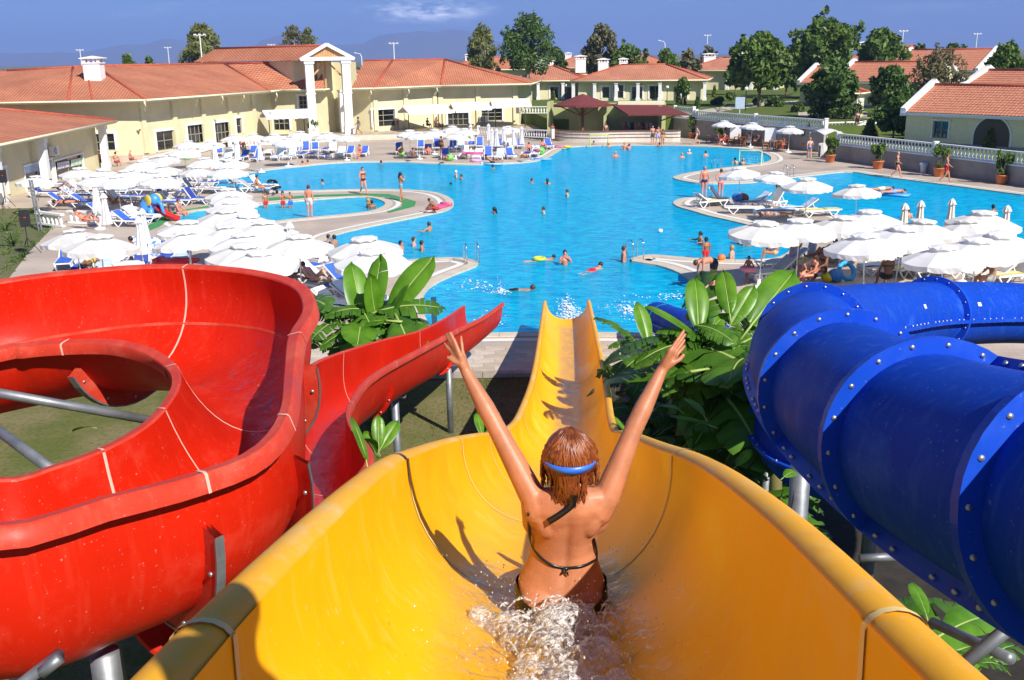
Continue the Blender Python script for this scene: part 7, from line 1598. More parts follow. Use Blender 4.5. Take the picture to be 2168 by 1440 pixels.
for i, (x, y, c) in enumerate(((862, 264, (.2, .25, .12)), (872, 266, K_), (884, 265, (.45, .04, .12)), (894, 266, (.05, .12, .45)), (905, 267, K_), (924, 265, (.1, .1, .2)), (935, 263, (.6, .25, .1)), (966, 259, (.55, .05, .05)), (985, 257, K_), (1004, 256, (.05, .15, .5)), (1022, 258, (.55, .25, .2)), (1078, 250, (.5, .03, .03)))):
    person('restaurant guest in %s, %s from left on the terrace' % (['olive', 'black', 'crimson', 'blue', 'black', 'navy', 'orange', 'red', 'black', 'blue', 'pink', 'red'][i], ORD[i]), 'sit', G(x, y+5, .46), rnd.uniform(0, 360), 'd', 'k', 's', trunk=c, top=c, group='restaurant guests')
for i, (x, y, sk, az) in enumerate(((213, 346, 'r', -60), (247, 349, 'r', 90), (278, 343, 'p', 30))): person(['sunburnt man sitting in the shop corner by the balustrade', 'man seen from behind left of the balustrade', 'pale bald man sitting before the left balustrade'][i], 'sit', G(x, y+4), az, sk, ['g', 'k', None][i], trunk=(.3, .05, .05))
# lying
for lab, pose, x, y, az, sk, tr, tp in (('person lying with bent knee on the lounger by the shop', 'recline', 125, 402, 175, 'd', K_, None), ('woman lying on a lounger left of the closed parasols', 'lie', 138, 432, 175, 'r', K_, K_), ('man reading on a lounger in the left field', 'recline', 240, 432, 170, 'd', (.5, .25, .1), None), ('woman in yellow bikini lying on blue lounger at front left', 'prone', 188, 560, 95, 'd', (.6, .5, .1), (.6, .5, .1)), ('person sitting back at the front left parasol', 'sit', 285, 560, 200, 'd', (.1, .3, .5), None), ('tanned woman sunbathing on the yellow island lounger', 'lie', 1640, 458, 175, 't', (.3, .35, .4), (.3, .35, .4)), ('dark skinned man lying with raised knees on the right deck', 'recline', 1745, 545, 20, 'd', (.1, .3, .4), None), ('person in black and white lying on a red towel at the right', 'lie', 2110, 556, 10, 'r', (.15, .15, .15), None), ('woman reclining in the front row left of the bar', 'recline', 873, 332, 90, 'd', (.2, .2, .25), (.2, .2, .25)), ('woman reclining under the third bar side parasol', 'recline', 906, 326, 90, 'r', RD_, RD_), ('sunburnt woman lying at the poolside green float', 'lie', 943, 336, 90, 'r', K_, K_), ('man sitting up on the lounger beside the far balustrade', 'recline', 1120, 320, 90, 'r', N_, None), ('sunburnt woman lying right of the blue loungers', 'lie', 1138, 322, 110, 'r', RD_, RD_), ('bald man reclining at the last lounger before the bar', 'recline', 1150, 314, 100, 'r', K_, None), ('woman in orange lying at the pool corner by the green ball', 'lie', 1110, 333, 100, 'r', (.7, .3, .05), (.7, .3, .05)), ('person lying on the loungers in the middle back row', 'lie', 985, 322, 90, 'r', (.6, .1, .3), None), ('reader in pink lying under the banana plant', 'recline', 665, 596, 150, 'p', PK_, PK_), ('dark haired person resting left of the banana plant', 'recline', 618, 590, 150, 'd', N_, None), ('person with red backpack resting in the left field shade', 'recline', 180, 470, 170, 'r', RD_, RD_)):
    person(lab, pose, G(x, y, 0 if pose == 'sit' else .38), az, sk, 'k' if sk == 'd' else 'b', 's', brief=tr, top=tp)
# swimmers
def swimmer(label, x, y, az, depth=1.28, skin='t', hair='k', hl='s', pose='stand', sc=1.0, **kw):
    zz = WATER_Z-depth*sc if pose not in ('swim', 'prone') else WATER_Z-depth; p = G(x, y, WATER_Z); person(label, pose, (p.x, p.y, zz), az, skin, hair, hl, sc=sc, group='swimmers', **kw)
for a in (('dark haired swimmer alone in the pool centre', 1047, 452, 180, 1.36, 'd', 'k', 'l'), ('swimmer facing left below the pool centre', 1151, 452, 180, 1.34, 'p', 'b', 's'), ('swimmer looking left right of the two heads', 1201, 416, 180, 1.28, 'p', 'b', 's'), ('left of two heads near the upper pool centre', 1126, 388, 0, 1.38, 't', 'b', 's'), ('right of two heads near the upper pool centre', 1159, 390, 90, 1.34, 't', 'k', 'l'), ('head swimming alone in the far left bay', 683, 390, 200, 1.38, 'p', 'k', 's'), ('dark head near the far left pool edge', 807, 348, 90, 1.40, 'd', 'k', 's'), ('dark head off the centre lounger row', 1043, 357, 90, 1.40, 'd', 'k', 's'), ('child with goggles held up in the upper left pool', 966, 376, 180, 1.2, 'p', 'w', 's'), ('companion next to the goggled child', 977, 380, 200, 1.34, 't', 'b', 's'), ('orange capped man at the far pool edge', 1303, 335, 90, 1.16, 'r', 'o', 's'), ('orange capped swimmer in the far pool middle', 1444, 335, 90, 1.28, 'r', 'o', 's'), ('white capped swimmer in the far pool', 1459, 326, 90, 1.32, 'p', 'w', 's'), ('swimmer right of the white cap', 1494, 332, 100, 1.22, 'r', 'b', 's'), ('swimmer left of the water polo goal', 1556, 348, 90, 1.2, 'p', 'k', 's'), ('goalkeeper with raised arms at the polo goal', 1573, 350, 100, 1.2, 't', 'y', 's', 'face'), ('swimmer at the far edge left of the yellow goal', 1257, 308, 90, 1.26, 'd', 'k', 's'), ('orange capped head right of the yellow goal', 1289, 311, 90, 1.32, 'r', 'o', 's'), ('orange capped player at the far edge by the bar', 1322, 318, 80, 1.0, 'r', 'o', 's'), ('player beside the orange cap at the far edge', 1332, 318, 120, 1.14, 'r', 'b', 's', 'face'), ('swimmer at the far edge below the bar trio', 1396, 311, 90, 1.3, 'd', 'k', 's'), ('swimmer with arms out left of the lower pool', 909, 489, 150, 1.26, 't', 'b', 's', 'tread'), ('left of two boys at the left bay wall', 696, 517, 0, 1.26, 't', 'k', 's'), ('right of two boys at the left bay wall', 709, 521, 160, 1.2, 't', 'k', 's'), ('man leaning at the left bay parasol', 849, 533, -20, 1.22, 'r', 'k', 's'), ('child in white beside the left bay parasol', 876, 521, 0, 1.3, 'p', 'b', 's'), ('boy right of the white child in the left bay', 893, 531, 10, 1.26, 't', 'k', 's'), ('shirtless man standing in front of the slides', 1196, 561, -80, 1.10, 'r', 'k', 's', 'face'), ('man at the right ladder looking right', 1320, 554, 0, 1.06, 'r', 'b', 's'), ('man with outstretched arm off the right peninsula', 1483, 515, 190, 1.18, 't', 'k', 's', 'tread'), ('boy head behind the outstretched arm', 1495, 519, 90, 1.36, 'd', 'k', 's'), ('left of two long haired women in the right bay', 1566, 517, 0, 1.28, 't', 'k', 'l'), ('right of two long haired women in the right bay', 1583, 520, 90, 1.28, 't', 'k', 'l'), ('man by the wall below the two women', 1549, 548, 150, 1.14, 'p', 'y', 's'), ('left of the bathers sitting at the far left edge', 641, 352, 90, 1.28, 'r', 'b', 's'), ('right of the bathers at the far left edge', 652, 350, 90, 1.28, 'r', 'b', 's'), ('blond woman bather in the wading pool right end', 780, 440, 190, 1.16, 't', 'y', 'l'), ('dark bather next to the blond woman', 788, 442, 100, 1.22, 'd', 'k', 's'), ('bather behind the right folded parasols', 2102, 448, 90, 1.34, 'd', 'k', 's'), ('bather beside the two folded parasols in the right pool', 1922, 462, 90, 1.2, 'r', 'b', 's')):
    swimmer(*a)
swimmer('boy in orange float vest at the right bay edge', 1494, 551, 100, .42, 'd', 'k', sc=.72, trunk=RD_, top=(.8, .2, .03))
for lab, x, c in (('boy with folded arms in the wading pool', 563, None), ('boy in red shirt with toy in the wading pool', 600, RD_), ('boy in blue trunks in the wading pool', 616, None)): swimmer(lab, x, 441, -60, .42, 't', 'b', sc=.72, trunk=BL_ if 'blue' in lab else RD_, top=c, pose='face' if x > 570 else 'stand')
swimmer('small child in the wading pool behind the parasols', 455, 478, 30, .5, 't', 'k', sc=.6, trunk=(.6, .3, .05))
swimmer('boy in yellow ring paddling left of the man', 1148, 551, 20, .02, 't', 'k', pose='swim', sc=.85, trunk=BL_)
swimmer('man in red shorts swimming away from the slides', 1255, 572, 55, .04, 'r', 'k', pose='swim', trunk=RD_)
swimmer('long haired swimmer crossing in front of the slides', 1092, 614, -5, .06, 't', 'b', pose='swim', trunk=K_)
swimmer('swimmer half under water left of pool centre', 935, 391, 10, .14, 'd', 'k', pose='swim', trunk=K_)
swimmer('boy in patterned shorts paddling on the blue mattress', 1893, 415, 12, -.16, 'r', 'k', pose='prone', trunk=(.3, .35, .6))
swimmer('boy paddling on the green mattress', 1868, 409, 10, -.16, 'r', 'k', pose='prone', trunk=WH_)
swimmer('child on the small green board in the right pool', 1662, 399, 180, -.08, 'd', 'k', pose='prone', sc=.8, trunk=K_)
swimmer('person reclining on the drifting air chair', 1042, 349, 175, -.12, 't', 'k', pose='recline', trunk=K_)
# ================================================================== the woman on the yellow slide
from mathutils.bvhtree import BVHTree
WSK = mk('wet_tanned_skin', (.48, .185, .088), .46, spec=.45, var=.16, vs=11, bump=.12, bs=160, bdist=.004)
WSK.node_tree.nodes['Principled BSDF'].inputs['Subsurface Weight'].default_value = .06
WSK.node_tree.nodes['Principled BSDF'].inputs['Subsurface Radius'].default_value = (.02, .008, .004)
MHAIRW = mk('wet_auburn_hair', (.20, .050, .012), .36, spec=.6, var=.45, vs=28)
MBKN = mk('black_swimwear', (.008, .008, .009), .35, var=.2, vs=10)
seat_y = 3.47; FL = yfloor(seat_y); PEL = Vector((.175, seat_y, FL+.10)); NEK = Vector((.205, seat_y-.06, FL+.545)); HED = Vector((.207, seat_y-.03, FL+.668))
WT = thing('person', 'woman in black bikini sitting on the yellow slide with both arms raised', 'person', (PEL.x, PEL.y, FL))
# torso: elliptical sections along the spine
AX = (NEK-PEL); RX = Vector((1, .03, 0)).normalized(); FY = RX.cross(AX.normalized()) * -1
if FY.y < 0: FY = -FY
SECS = [(-.17, .08, .07), (-.12, .150, .105), (0, .176, .122), (.10, .168, .115), (.25, .140, .098), (.40, .124, .088), (.52, .128, .090), (.65, .143, .096), (.78, .155, .098), (.87, .148, .088), (.93, .115, .070), (.98, .070, .055), (1.05, .052, .052), (1.15, .050, .052)]
def spine(s):
    c = PEL + AX*s; bow = .035*math.sin(math.pi*min(1, max(0, s))) ; return c - FY*(-.0) + FY*(bow-.03*max(0, s-.75)*2)
def sec(s):
    for i in range(len(SECS)-1):
        a, b = SECS[i], SECS[i+1]
        if a[0] <= s <= b[0]: t = (s-a[0])/(b[0]-a[0]); return a[1]+(b[1]-a[1])*t, a[2]+(b[2]-a[2])*t
    return SECS[-1][1:]
def tpoint(s, a, g=0.0): rx, ry = sec(s); return spine(s) + RX*((rx+g)*math.cos(a)) + FY*((ry+g)*math.sin(a))
m_ = MB(); NS = 36; rows = []
for k in range(45): s = -.17+1.32*k/44; rows.append([tpoint(s, 2*math.pi*i/NS) for i in range(NS+1)])
m_.grid(rows); m_.poly(rows[0][:-1][::-1]); m_.poly(rows[-1][:-1])
for sx in (-1, 1):   # buttocks, shoulder blades, breasts
    m_.ball(PEL+RX*(.075*sx)-FY*.045-Vector((0, 0, .03)), .10, 14, 10, (1, 1, .9)); m_.ball(spine(.76)+RX*(.082*sx)-FY*.055, .055, 12, 8, (.8, .6, 1.3)); m_.ball(spine(.66)+RX*(.07*sx)+FY*.085, .062, 12, 8)
# arms and hands, drawn to the photograph's pose
dA = (spine(.85)-Vector((0, 0, CAM_H))).dot(FW)
ARM = {-1: dict(sh=(1131,1058), el=(1046,896), wr=(986,786), d=(dA, dA+.02, dA+.06)), 1: dict(sh=(1283,1055), el=(1343,905), wr=(1402,782), d=(dA, dA+.02, dA+.06))}
HAND = {-1: [((974,752),(962,722),(953,704)), ((968,748),(953,722),(945,708)), ((962,752),(948,736),(942,727)), ((980,752),(977,728),(976,713)), ((978,772),(960,765),(948,757))],
         1: [((1420,742),(1436,718),(1448,700)), ((1424,744),(1440,722),(1450,708)), ((1428,748),(1442,730),(1449,720)), ((1431,752),(1443,740),(1449,733)), ((1425,768),(1438,762),(1447,752))]}
for sx, A in ARM.items():
    sh, el, wr = D(*A['sh'], A['d'][0]), D(*A['el'], A['d'][1]), D(*A['wr'], A['d'][2])
    cap(m_, spine(.80)+RX*(.10*sx), .075, sh, .052, 14); cap(m_, spine(.90)+RX*(.06*sx), .055, sh, .045, 14); cap(m_, spine(.66)+RX*(.112*sx), .055, sh, .046, 14)
    cap(m_, sh, .052, sh.lerp(el, .45), .044, 14); cap(m_, sh.lerp(el, .45), .044, el, .035, 14); cap(m_, el, .036, el.lerp(wr, .3), .036, 14); cap(m_, el.lerp(wr, .3), .036, wr, .0215, 14)
    F = HAND[sx]; kn = [D(*f[0], A['d'][2]+.012*(i-1.5)*(1 if sx < 0 else 2.2)) for i, f in enumerate(F[:4])]
    for i, q in enumerate(kn): cap(m_, wr, .019, q, .0125, 10)
    cap(m_, kn[0].lerp(wr, .35), .015, kn[3].lerp(wr, .35), .015, 10)
    for i, f in enumerate(F):
        dd = A['d'][2]+(.012*(i-1.5)*(1 if sx < 0 else 2.2) if i < 4 else -.015); P0, P1, P2 = D(*f[0], dd), D(*f[1], dd+.006), D(*f[2], dd+.016)
        r0 = .0095 if i < 4 else .011; cap(m_, P0, r0, P1, r0*.92, 10); cap(m_, P1, r0*.92, P2, r0*.75, 10)
        if i == 4: cap(m_, wr, .018, P0, .013, 10)
# neck, head with a face looking down the slide
cap(m_, spine(.97), .053, HED-Vector((0, 0, .05)), .05, 14); m_.ball(HED, .088, 18, 14, (.88, 1.06, 1.20)); m_.ball(HED+Vector((0, .055, -.075)), .045, 12, 8); m_.ball(HED+Vector((0, .098, -.012)), .013, 8, 6, (1, 1.2, 1.6)); m_.ball(HED+Vector((0, .083, -.052)), .018, 8, 6, (1.5, .7, .6))
for sx in (-1, 1): m_.ball(HED+Vector((.08*sx, .005, -.01)), .022, 8, 6, (.45, .8, 1.3))
# legs stretched down the slide
for sx in (-1, 1):
    hp = PEL+Vector((.085*sx, .03, -.02)); ky = seat_y+.43; kn = Vector((PEL.x+.075*sx+.02, ky, yfloor(ky)+.12)); ay = seat_y+.86; an = Vector((PEL.x+.07*sx+.045, ay, yfloor(ay)+.06)); ty = ay+.05; to = Vector((an.x+.01*sx, ty+.06, yfloor(ty)+.20))
    cap(m_, hp, .088, kn, .056, 14); cap(m_, kn, .055, kn.lerp(an, .35), .054, 14); cap(m_, kn.lerp(an, .35), .054, an, .036, 14); cap(m_, an, .038, to, .026, 12)
BODYW = bake_union(m_, .0052, 5, 'body', .5)
for v in BODYW.vertices:   # spine groove and muscle relief
    p = v.co; s = (p-PEL).dot(AX)/AX.length_squared
    if .05 < s < .92:
        q = p-spine(s); x = q.dot(RX); y = q.dot(FY)
        if y < -.02: v.co += FY*(.010*math.exp(-(x/.016)**2)*math.sin(math.pi*(s-.05)/.87)) - FY*(.005*math.exp(-((abs(x)-.05)/.028)**2)*math.sin(math.pi*(s-.05)/.87))
BODYW.update(); mkobj('body', BODYW, WSK, WT, True)
bvh = BVHTree.FromPolygons([v.co.copy() for v in BODYW.vertices], [tuple(p.vertices) for p in BODYW.polygons]); CO = Vector((0, 0, CAM_H))
def skin_pt(x, y, off=.006):
    r_ = ray(x, y).normalized(); h = bvh.ray_cast(CO, r_)
    if h[0] is None: h = bvh.find_nearest(D(x, y, dA)); return h[0]+h[1]*off
    return h[0]+h[1]*off
# hair: shell plus wet strands
m_ = MB(); hc = HED+Vector((0, -.012, .012)); m_.ball(hc, .095, 22, 16, (.98, 1.08, 1.12)); me = m_.mesh('tmp')
bm = bmesh.new(); bm.from_mesh(me); bmesh.ops.delete(bm, geom=[v for v in bm.verts if (v.co.y-HED.y) > .045 and v.co.z < HED.z+.055], context='VERTS')
for v in bm.verts: v.co += (v.co-hc).normalized()*.006*noise.noise(Vector((v.co.x*60, v.co.y*60, v.co.z*14)))
bm.to_mesh(me); bm.free(); me.polygons.foreach_set('use_smooth', [True]*len(me.polygons)); me.name = 'hair'; HR = mkobj('hair', me, MHAIRW, WT, True)
rg = random.Random(3); m_ = MB()
def headsurf(u, v, r_=.104): # u azimuth around the back (-1..1), v polar from crown 0..1
    th = v*math.pi*.62; az = math.pi*1.5+u*math.pi*.62; return hc+Vector((math.sin(th)*math.cos(az)*r_*.98, math.sin(th)*math.sin(az)*r_*1.08, math.cos(th)*r_*1.12))
for k in range(300):
    u = rg.uniform(-1, 1); w = rg.uniform(-.06, .06); r_ = rg.uniform(.093, .102); pts = []
    for j in range(8): v = .03+.97*j/7; pts.append(headsurf(u*(.35+.65*v)+w*math.sin(v*5+k), v, r_+.003*math.sin(v*17+k)))
    m_.tube(pts, [.0022]+[.0042]*6+[.003], 5)
for k in range(190):   # lengths below the strap falling on the nape
    u = rg.uniform(-.95, .95); st = headsurf(u, .86, .095); cl = round(u*2.3)/2.3*.8 if rg.random() < .8 else u; L = rg.uniform(.085, .165)*(1 - .2*abs(u)); pts = []
    for j in range(8):
        f = j/7; p = st.lerp(Vector((hc.x+cl*.088+.012*math.sin(k), st.y-.012+.03*f, st.z-L)), f); p.x += .008*math.sin(f*7+k)*f; pts.append(p)
    q = []
    for p in pts:
        h = bvh.find_nearest(p)
        if h[0] is not None and (p-h[0]).dot(h[1]) < .006: p = h[0]+h[1]*.007
        q.append(p)
    m_.tube(q, [.0045, .0048, .0045, .0042, .004, .0034, .0026, .0012], 5)
for k in range(70):   # looser curls beside the neck
    sg = rg.choice([-1, -1, 1]); st = headsurf(sg*rg.uniform(.75, 1.0), rg.uniform(.7, .86), .096); L = rg.uniform(.07, .135); pts = []
    for j in range(9): f = j/8; pts.append(Vector((st.x+sg*.009*math.sin(f*2.6)+.006*math.sin(f*13+k), st.y-.010*f+.006*math.cos(f*11+k), st.z-L*f)))
    m_.tube(pts, [.0042]*6+[.0034, .0024, .001], 5)
m_.build('hair_strands', MHAIRW, HR, True)
m_ = MB()
for k in range(120):
    u = rg.uniform(-1, 1); r_ = rg.uniform(.097, .103); v0 = rg.uniform(.0, .5); pts = [headsurf(u*(.35+.65*v)+.05*math.sin(v*6+k), v, r_+.002*math.sin(v*19+k)) for v in [v0+(1-v0)*j/6 for j in range(7)]]; m_.tube(pts, [.001]+[.0026]*5+[.001], 5)
m_.build('light_strands', mk('copper_strands', (.34, .105, .022), .4, spec=.6), HR, True)
m_ = MB()
for k in range(60):
    u = rg.uniform(-1, 1); pts = [headsurf(u*(.35+.65*v)+.05*math.sin(v*6+k), v, .0975) for v in [.1+.9*j/6 for j in range(7)]]; m_.tube(pts, [.001]+[.004]*5+[.002], 5)
m_.build('dark_strands', mk('dark_wet_strands', (.035, .010, .005), .3, spec=.6), HR, True)
# goggle strap
MSTRAP = mk('blue_strap', (.03, .16, .78), .4, var=.1, vs=20); rows = []
for k in range(25):
    f = k/24; u = -.52+1.04*f; b = math.sin(math.pi*f); top = headsurf(u, .80, .107); bot = headsurf(u, .825+.10*b**.8, .107); o_ = (top-hc).normalized()*.004; rows.append([top, top+o_, bot+o_, bot])
m_ = MB(); m_.grid(rows); m_.build('goggle_strap', MSTRAP, WT, True)
# straps of the bikini top laid on the skin
def strap(pts, w, name, nsub=6, off=.004):
    P = [skin_pt(*p, off) for p in pts]; P = catmull(P, nsub); m_ = MB(); rows = []
    for i, p in enumerate(P):
        t = (P[min(i+1, len(P)-1)]-P[max(i-1, 0)]).normalized(); h = bvh.find_nearest(p); n = h[1]; s = t.cross(n).normalized(); rows.append([p-s*w-n*.001, p-s*w*.6+n*.0025, p+s*w*.6+n*.0025, p+s*w-n*.001])
    m_.grid(rows); return m_.build(name, MBKN, WT, True)
strap([(1119,1085),(1121,1125),(1128,1155),(1145,1180),(1170,1197),(1196,1203)], .0065, 'back_strap'); strap([(1196,1203),(1225,1200),(1248,1192),(1262,1178),(1270,1150)], .0065, 'back_strap')
kp = skin_pt(1197, 1203, .010); m_ = MB(); m_.ball(kp, .010, 10, 8, (1.2, .8, .9))
for dx, dz in ((-.018, -.022), (.010, -.026)): m_.tube([kp, kp+Vector((dx*.6, -.008, dz*.5)), kp+Vector((dx, -.006, dz))], [.005, .0045, .002], 6)
m_.build('strap_knot', MBKN, WT, True)
s0 = skin_pt(1213, 1040, .02); s1 = skin_pt(1211, 1062, .016); s2 = skin_pt(1190, 1085, .014); s3 = skin_pt(1163, 1101, .012); rows = []
P = catmull([s0, s1, s2, s3], 6)
for i, p in enumerate(P): t = (P[min(i+1, len(P)-1)]-P[max(i-1, 0)]).normalized(); s = t.cross((CO-p).normalized()).normalized(); n = s.cross(t); rows.append([p-s*.012, p-s*.012+n*.003, p+s*.012+n*.003, p+s*.012])
m_ = MB(); m_.grid(rows); m_.build('halter_tie', MBKN, WT, True)
# bikini bottom: a shell round the hips, high on the sides
rows = []
for k in range(49):
    a = 2*math.pi*k/48; back = max(0, -math.sin(a)); st = .10-.13*back**1.5 - .05*max(0, math.sin(a)); col = []
    for j in range(7): s = -.15+(st+.15)*j/6; col.append(tpoint(s, a, .010))
    q = []
    for p in col:
        h = bvh.find_nearest(p); q.append(h[0]+h[1]*.009 if h[0] is not None and (h[0]-p).length < .05 else p)
    rows.append(q)
m_ = MB(); m_.grid(rows); m_.build('bikini_bottom', MBKN, WT, True)
# drops of water on her skin
rg = random.Random(4); dp = MB(); vv = BODYW.vertices; nv = len(vv); cnt = 0
while cnt < 420:
    v = vv[rg.randrange(nv)]; n = v.normal
    if n.dot((CO-v.co).normalized()) < .1: continue
    r_ = rg.uniform(.0007, .0021); dp.ball(v.co+n*r_*.3, r_, 6, 4); cnt += 1
dp.build('water_drops', mk('water_drop', (.55, .32, .22), .05, spec=1.0), WT, True, kind='stuff')
# ---- splash water behind her and sheets of water on the slides
def splash_mat(name, foam, tintc, rough=.05, lo=.45, hi=.7, sc=26):
    m = bpy.data.materials.new(name); m.use_nodes = True; t = m.node_tree; t.nodes.clear(); o = t.nodes.new('ShaderNodeOutputMaterial'); tr = t.nodes.new('ShaderNodeBsdfTransparent'); tr.inputs['Color'].default_value = (*tintc, 1)
    gl = t.nodes.new('ShaderNodeBsdfGlossy'); gl.inputs['Roughness'].default_value = rough; df = t.nodes.new('ShaderNodeBsdfDiffuse'); df.inputs['Color'].default_value = (*foam, 1); lw = t.nodes.new('ShaderNodeLayerWeight'); lw.inputs['Blend'].default_value = .5; fr = t.nodes.new('ShaderNodeMath'); fr.operation = 'POWER'; fr.inputs[1].default_value = 3.0; t.links.new(lw.outputs['Facing'], fr.inputs[0])
    co = t.nodes.new('ShaderNodeTexCoord'); n = t.nodes.new('ShaderNodeTexNoise'); n.inputs['Scale'].default_value = sc; n.inputs['Detail'].default_value = 6; n.inputs['Distortion'].default_value = 1.0; t.links.new(co.outputs['Object'], n.inputs['Vector'])
    bp = t.nodes.new('ShaderNodeBump'); bp.inputs['Strength'].default_value = .8; bp.inputs['Distance'].default_value = .02; t.links.new(n.outputs['Fac'], bp.inputs['Height'])
    for q in (gl, df, lw): t.links.new(bp.outputs['Normal'], q.inputs['Normal'])
    a = t.nodes.new('ShaderNodeMixShader'); b = t.nodes.new('ShaderNodeMixShader'); mr = t.nodes.new('ShaderNodeMapRange'); mr.inputs['From Min'].default_value = lo; mr.inputs['From Max'].default_value = hi
    t.links.new(n.outputs['Fac'], mr.inputs['Value']); t.links.new(mr.outputs['Result'], a.inputs['Fac']); t.links.new(tr.outputs['BSDF'], a.inputs[1]); t.links.new(df.outputs['BSDF'], a.inputs[2])
    fm = t.nodes.new('ShaderNodeMath'); fm.operation = 'MULTIPLY_ADD'; fm.inputs[1].default_value = .55; fm.inputs[2].default_value = .04; t.links.new(fr.outputs[0], fm.inputs[0]); t.links.new(fm.outputs[0], b.inputs['Fac']); t.links.new(a.outputs['Shader'], b.inputs[1]); t.links.new(gl.outputs['BSDF'], b.inputs[2])
    at = t.nodes.new('ShaderNodeAttribute'); at.attribute_name = 'thin'; fx = t.nodes.new('ShaderNodeMixShader'); t2 = t.nodes.new('ShaderNodeBsdfTransparent'); t.links.new(at.outputs['Fac'], fx.inputs['Fac']); t.links.new(b.outputs['Shader'], fx.inputs[1]); t.links.new(t2.outputs['BSDF'], fx.inputs[2])
    t.links.new(fx.outputs['Shader'], o.inputs['Surface']); return m
MSPL = splash_mat('splash_water', (.92, .90, .86), (1, 1, .99), lo=.38, hi=.72, sc=55)
MFILM = splash_mat('running_water', (.85, .72, .45), (1, .99, .96), lo=.66, hi=.85, sc=18)
SP = thing('splash', 'frothy splash of water behind the sliding woman', 'splash', (.17, 3.0, yfloor(3.0)))
rg = random.Random(8); bl = MB()
for k in range(40):
    f = rg.random(); y = 2.35+.92*f; x = .165+rg.gauss(0, .055+.045*f); bl.ball((x, y, yfloor(y)+rg.uniform(.0, .08)*(.5+.7*f)), rg.uniform(.05, .09), 12, 8, (1.1, 1.3, .85))
SM = bake_union(bl, .0065, 4, 'froth')
nrm_ = [v.normal.copy() for v in SM.vertices]
for v, n in zip(SM.vertices, nrm_): v.co += n*(.010*noise.noise(v.co*30)+.006*noise.noise(v.co*75)+.0035*noise.noise(v.co*160))
SM.update(); mkobj('froth', SM, MSPL, SP, True)
dr = MB()
for k in range(1100):
    y = rg.uniform(2.3, 3.75); s = rg.gauss(0, .15); x = .165+s; z = yfloor(y)+abs(s)**2*1.3+abs(rg.gauss(0, .07))+.015; r_ = rg.uniform(.0010, .0034); dr.ball((x, y, z), r_, 6, 4, (1, rg.uniform(.9, 2.6), rg.uniform(.8, 1.6)))
for k in range(150):
    f = rg.random(); y = 2.9+.45*f; x = .165+rg.gauss(0, .09); z = yfloor(y)+rg.uniform(.04, .12); a = rg.uniform(0, 6.28); sp = rg.uniform(.03, .11); pts = [Vector((x+math.cos(a)*sp*q, y-abs(math.sin(a))*sp*1.2*q, z+.10*sp/.1*q-.14*sp/.1*q*q)) for q in (0, .3, .6, .85, 1)]
    dr.tube(pts, [.006, .005, .004, .003, .001], 5)
dr.build('droplets', MSPL, SP, True, kind='stuff')
def film(root, frs, i0, i1, k0, k1, K, mat, amp, name, aa, bb, sub=6, seed=0):
    rows = []; thin = []
    for i in range(i0*sub, i1*sub):
        a, f = i//sub, (i % sub)/sub; r_ = []; thin.append([])
        for kk in range(k0*3, k1*3+1):
            p = prof(frs[a], kk/3, K, -.003, aa, bb).lerp(prof(frs[a+1], kk/3, K, -.003, aa, bb), f); e = min(1, (kk-k0*3)/4, (k1*3-kk)/4, (i-i0*sub)/8, (i1*sub-1-i)/8); e = max(0, e); ed = max(0, min(1, (kk-k0*3)/((k1-k0)*.9), (k1*3-kk)/((k1-k0)*.9), (i-i0*sub)/(3.0*sub), (i1*sub-1-i)/(3.0*sub))); thin[-1].append(1-min(1, ed*(.75+.7*noise.noise(p*7))*1.3))
            nn = noise.noise(p*16+Vector((seed, 0, 0)))+.6*noise.noise(p*37); r_.append(p - frs[a][2]*(amp*e*(1.0+nn)-.004*(1-e)))
        rows.append(r_)
    m_ = MB(); m_.grid([r_[::-1] for r_ in rows]); ob = m_.build(name, mat, root, True)
    at = ob.data.attributes.new('thin', 'FLOAT', 'POINT'); at.data.foreach_set('value', [max(0.0, min(1.0, x)) for r_ in thin for x in r_[::-1]]); return ob
i0, i1 = ystation(2.2), ystation(4.6); film(SP, yfr, i0, i1, 6, 16, 22, MFILM, .022, 'water_sheet', .90, .94, 10)
film(thing('running_water', 'thin water running down the lower yellow slide', 'water', (yx(20), 20, yfloor(20))), yfr, ystation(8), len(yc)-2, 8, 14, 22, MFILM, .012, 'water_sheet', .90, .94, 3)
MFILMR = splash_mat('red_slide_water', (.80, .30, .18), (1, .98, .96), lo=.64, hi=.85, sc=22)
film(thing('running_water', 'rippling water in the bend of the red slide', 'water', (-2.4, 8, 5)), rfr, near_px(rA, 592, 880)-3, near_px(rA, 500, 578), 8, 19, 22, MFILMR, .020, 'water_sheet', .90, .90, 8)
film(thing('running_water', 'rippling water on the lower straight run of red slide', 'water', (-1.6, 9, 4)), efr, 8, 34, 7, 16, 22, MFILMR, .015, 'water_sheet', .80, .70, 5)
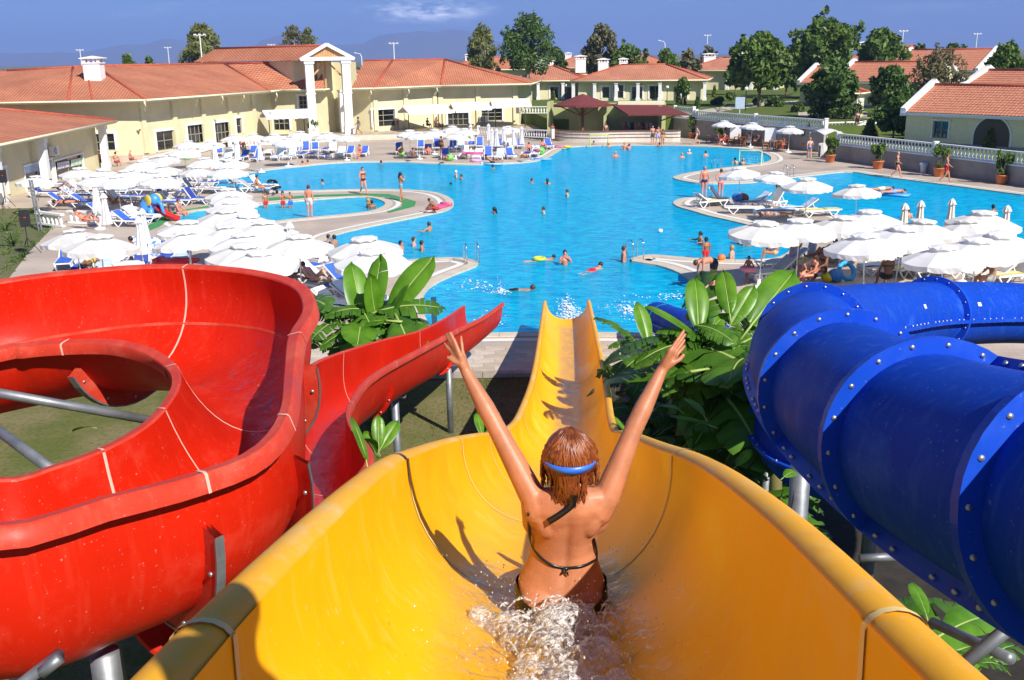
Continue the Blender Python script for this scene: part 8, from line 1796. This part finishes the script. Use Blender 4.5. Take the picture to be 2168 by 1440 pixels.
# foam flecks where the slides meet the pool
MFOAM = mk('pool_foam', (.82, .88, .90), .6)
for lab, x, y, rx, ry, n in (('white foam wake at the yellow slide outlet', 1206, 664, .20, 1.0, 420), ('white foam at the red slide outlet', 1040, 678, .25, .5, 90), ('white foam at the blue tube outlet', 1332, 656, .4, .6, 150), ('white ripples beyond the blue tube outlet', 1425, 628, .9, .4, 70), ('foam kicked up by the long haired swimmer', 1062, 618, .18, .22, 90), ('foam specks off the left peninsula', 1010, 604, .7, .6, 70)):
    c = G(x, y, WATER_Z); m_ = MB(); rg = random.Random(int(x))
    for k in range(n):
        gx, gy = rg.gauss(0, rx), rg.gauss(0, ry); q = Vector((c.x+gx, c.y+gy, WATER_Z+.004+abs(rg.gauss(0, .03))*math.exp(-(gx/rx)**2))); s_ = rg.uniform(.015, .06)*(1.2-.5*min(1, abs(gx/rx)))
        m_.poly([q+Vector((math.cos(a)*s_*rg.uniform(.4, 1.2), math.sin(a)*s_*rg.uniform(.6, 1.8), rg.uniform(-.004, .012))) for a in (0, 1.1, 2.2, 3.3, 4.4, 5.4)])
    o = m_.build('foam', MFOAM, None, False); o['label'] = lab; o['category'] = 'foam'; o['kind'] = 'stuff'
# the photographer behind the camera, whose shadow falls on the left rim
person('photographer in dark shirt standing at the slide start behind the camera', 'stand', (.45, .28, 7.1), 85, 't', 'k', trunk=N_, top=K_, sc=.97)
bpy.data.scenes.remove(TMPS)
# ================================================================== haze over the plain
mb = MB(); mb.box((0, 6000, 169), (18400, 13400, 341)); hz = mb.build('haze', None, kind='stuff')
hm = bpy.data.materials.new('haze'); hm.use_nodes = True; t = hm.node_tree; t.nodes.clear(); o_ = t.nodes.new('ShaderNodeOutputMaterial'); pv = t.nodes.new('ShaderNodeVolumePrincipled')
pv.inputs['Color'].default_value = (.33, .49, 1.0, 1); pv.inputs['Density'].default_value = 1.9e-4; pv.inputs['Anisotropy'].default_value = 0.0
t.links.new(pv.outputs['Volume'], o_.inputs['Volume']); hz.data.materials.append(hm); hz['label'] = 'pale blue summer haze over the far plain'; hz['category'] = 'haze'
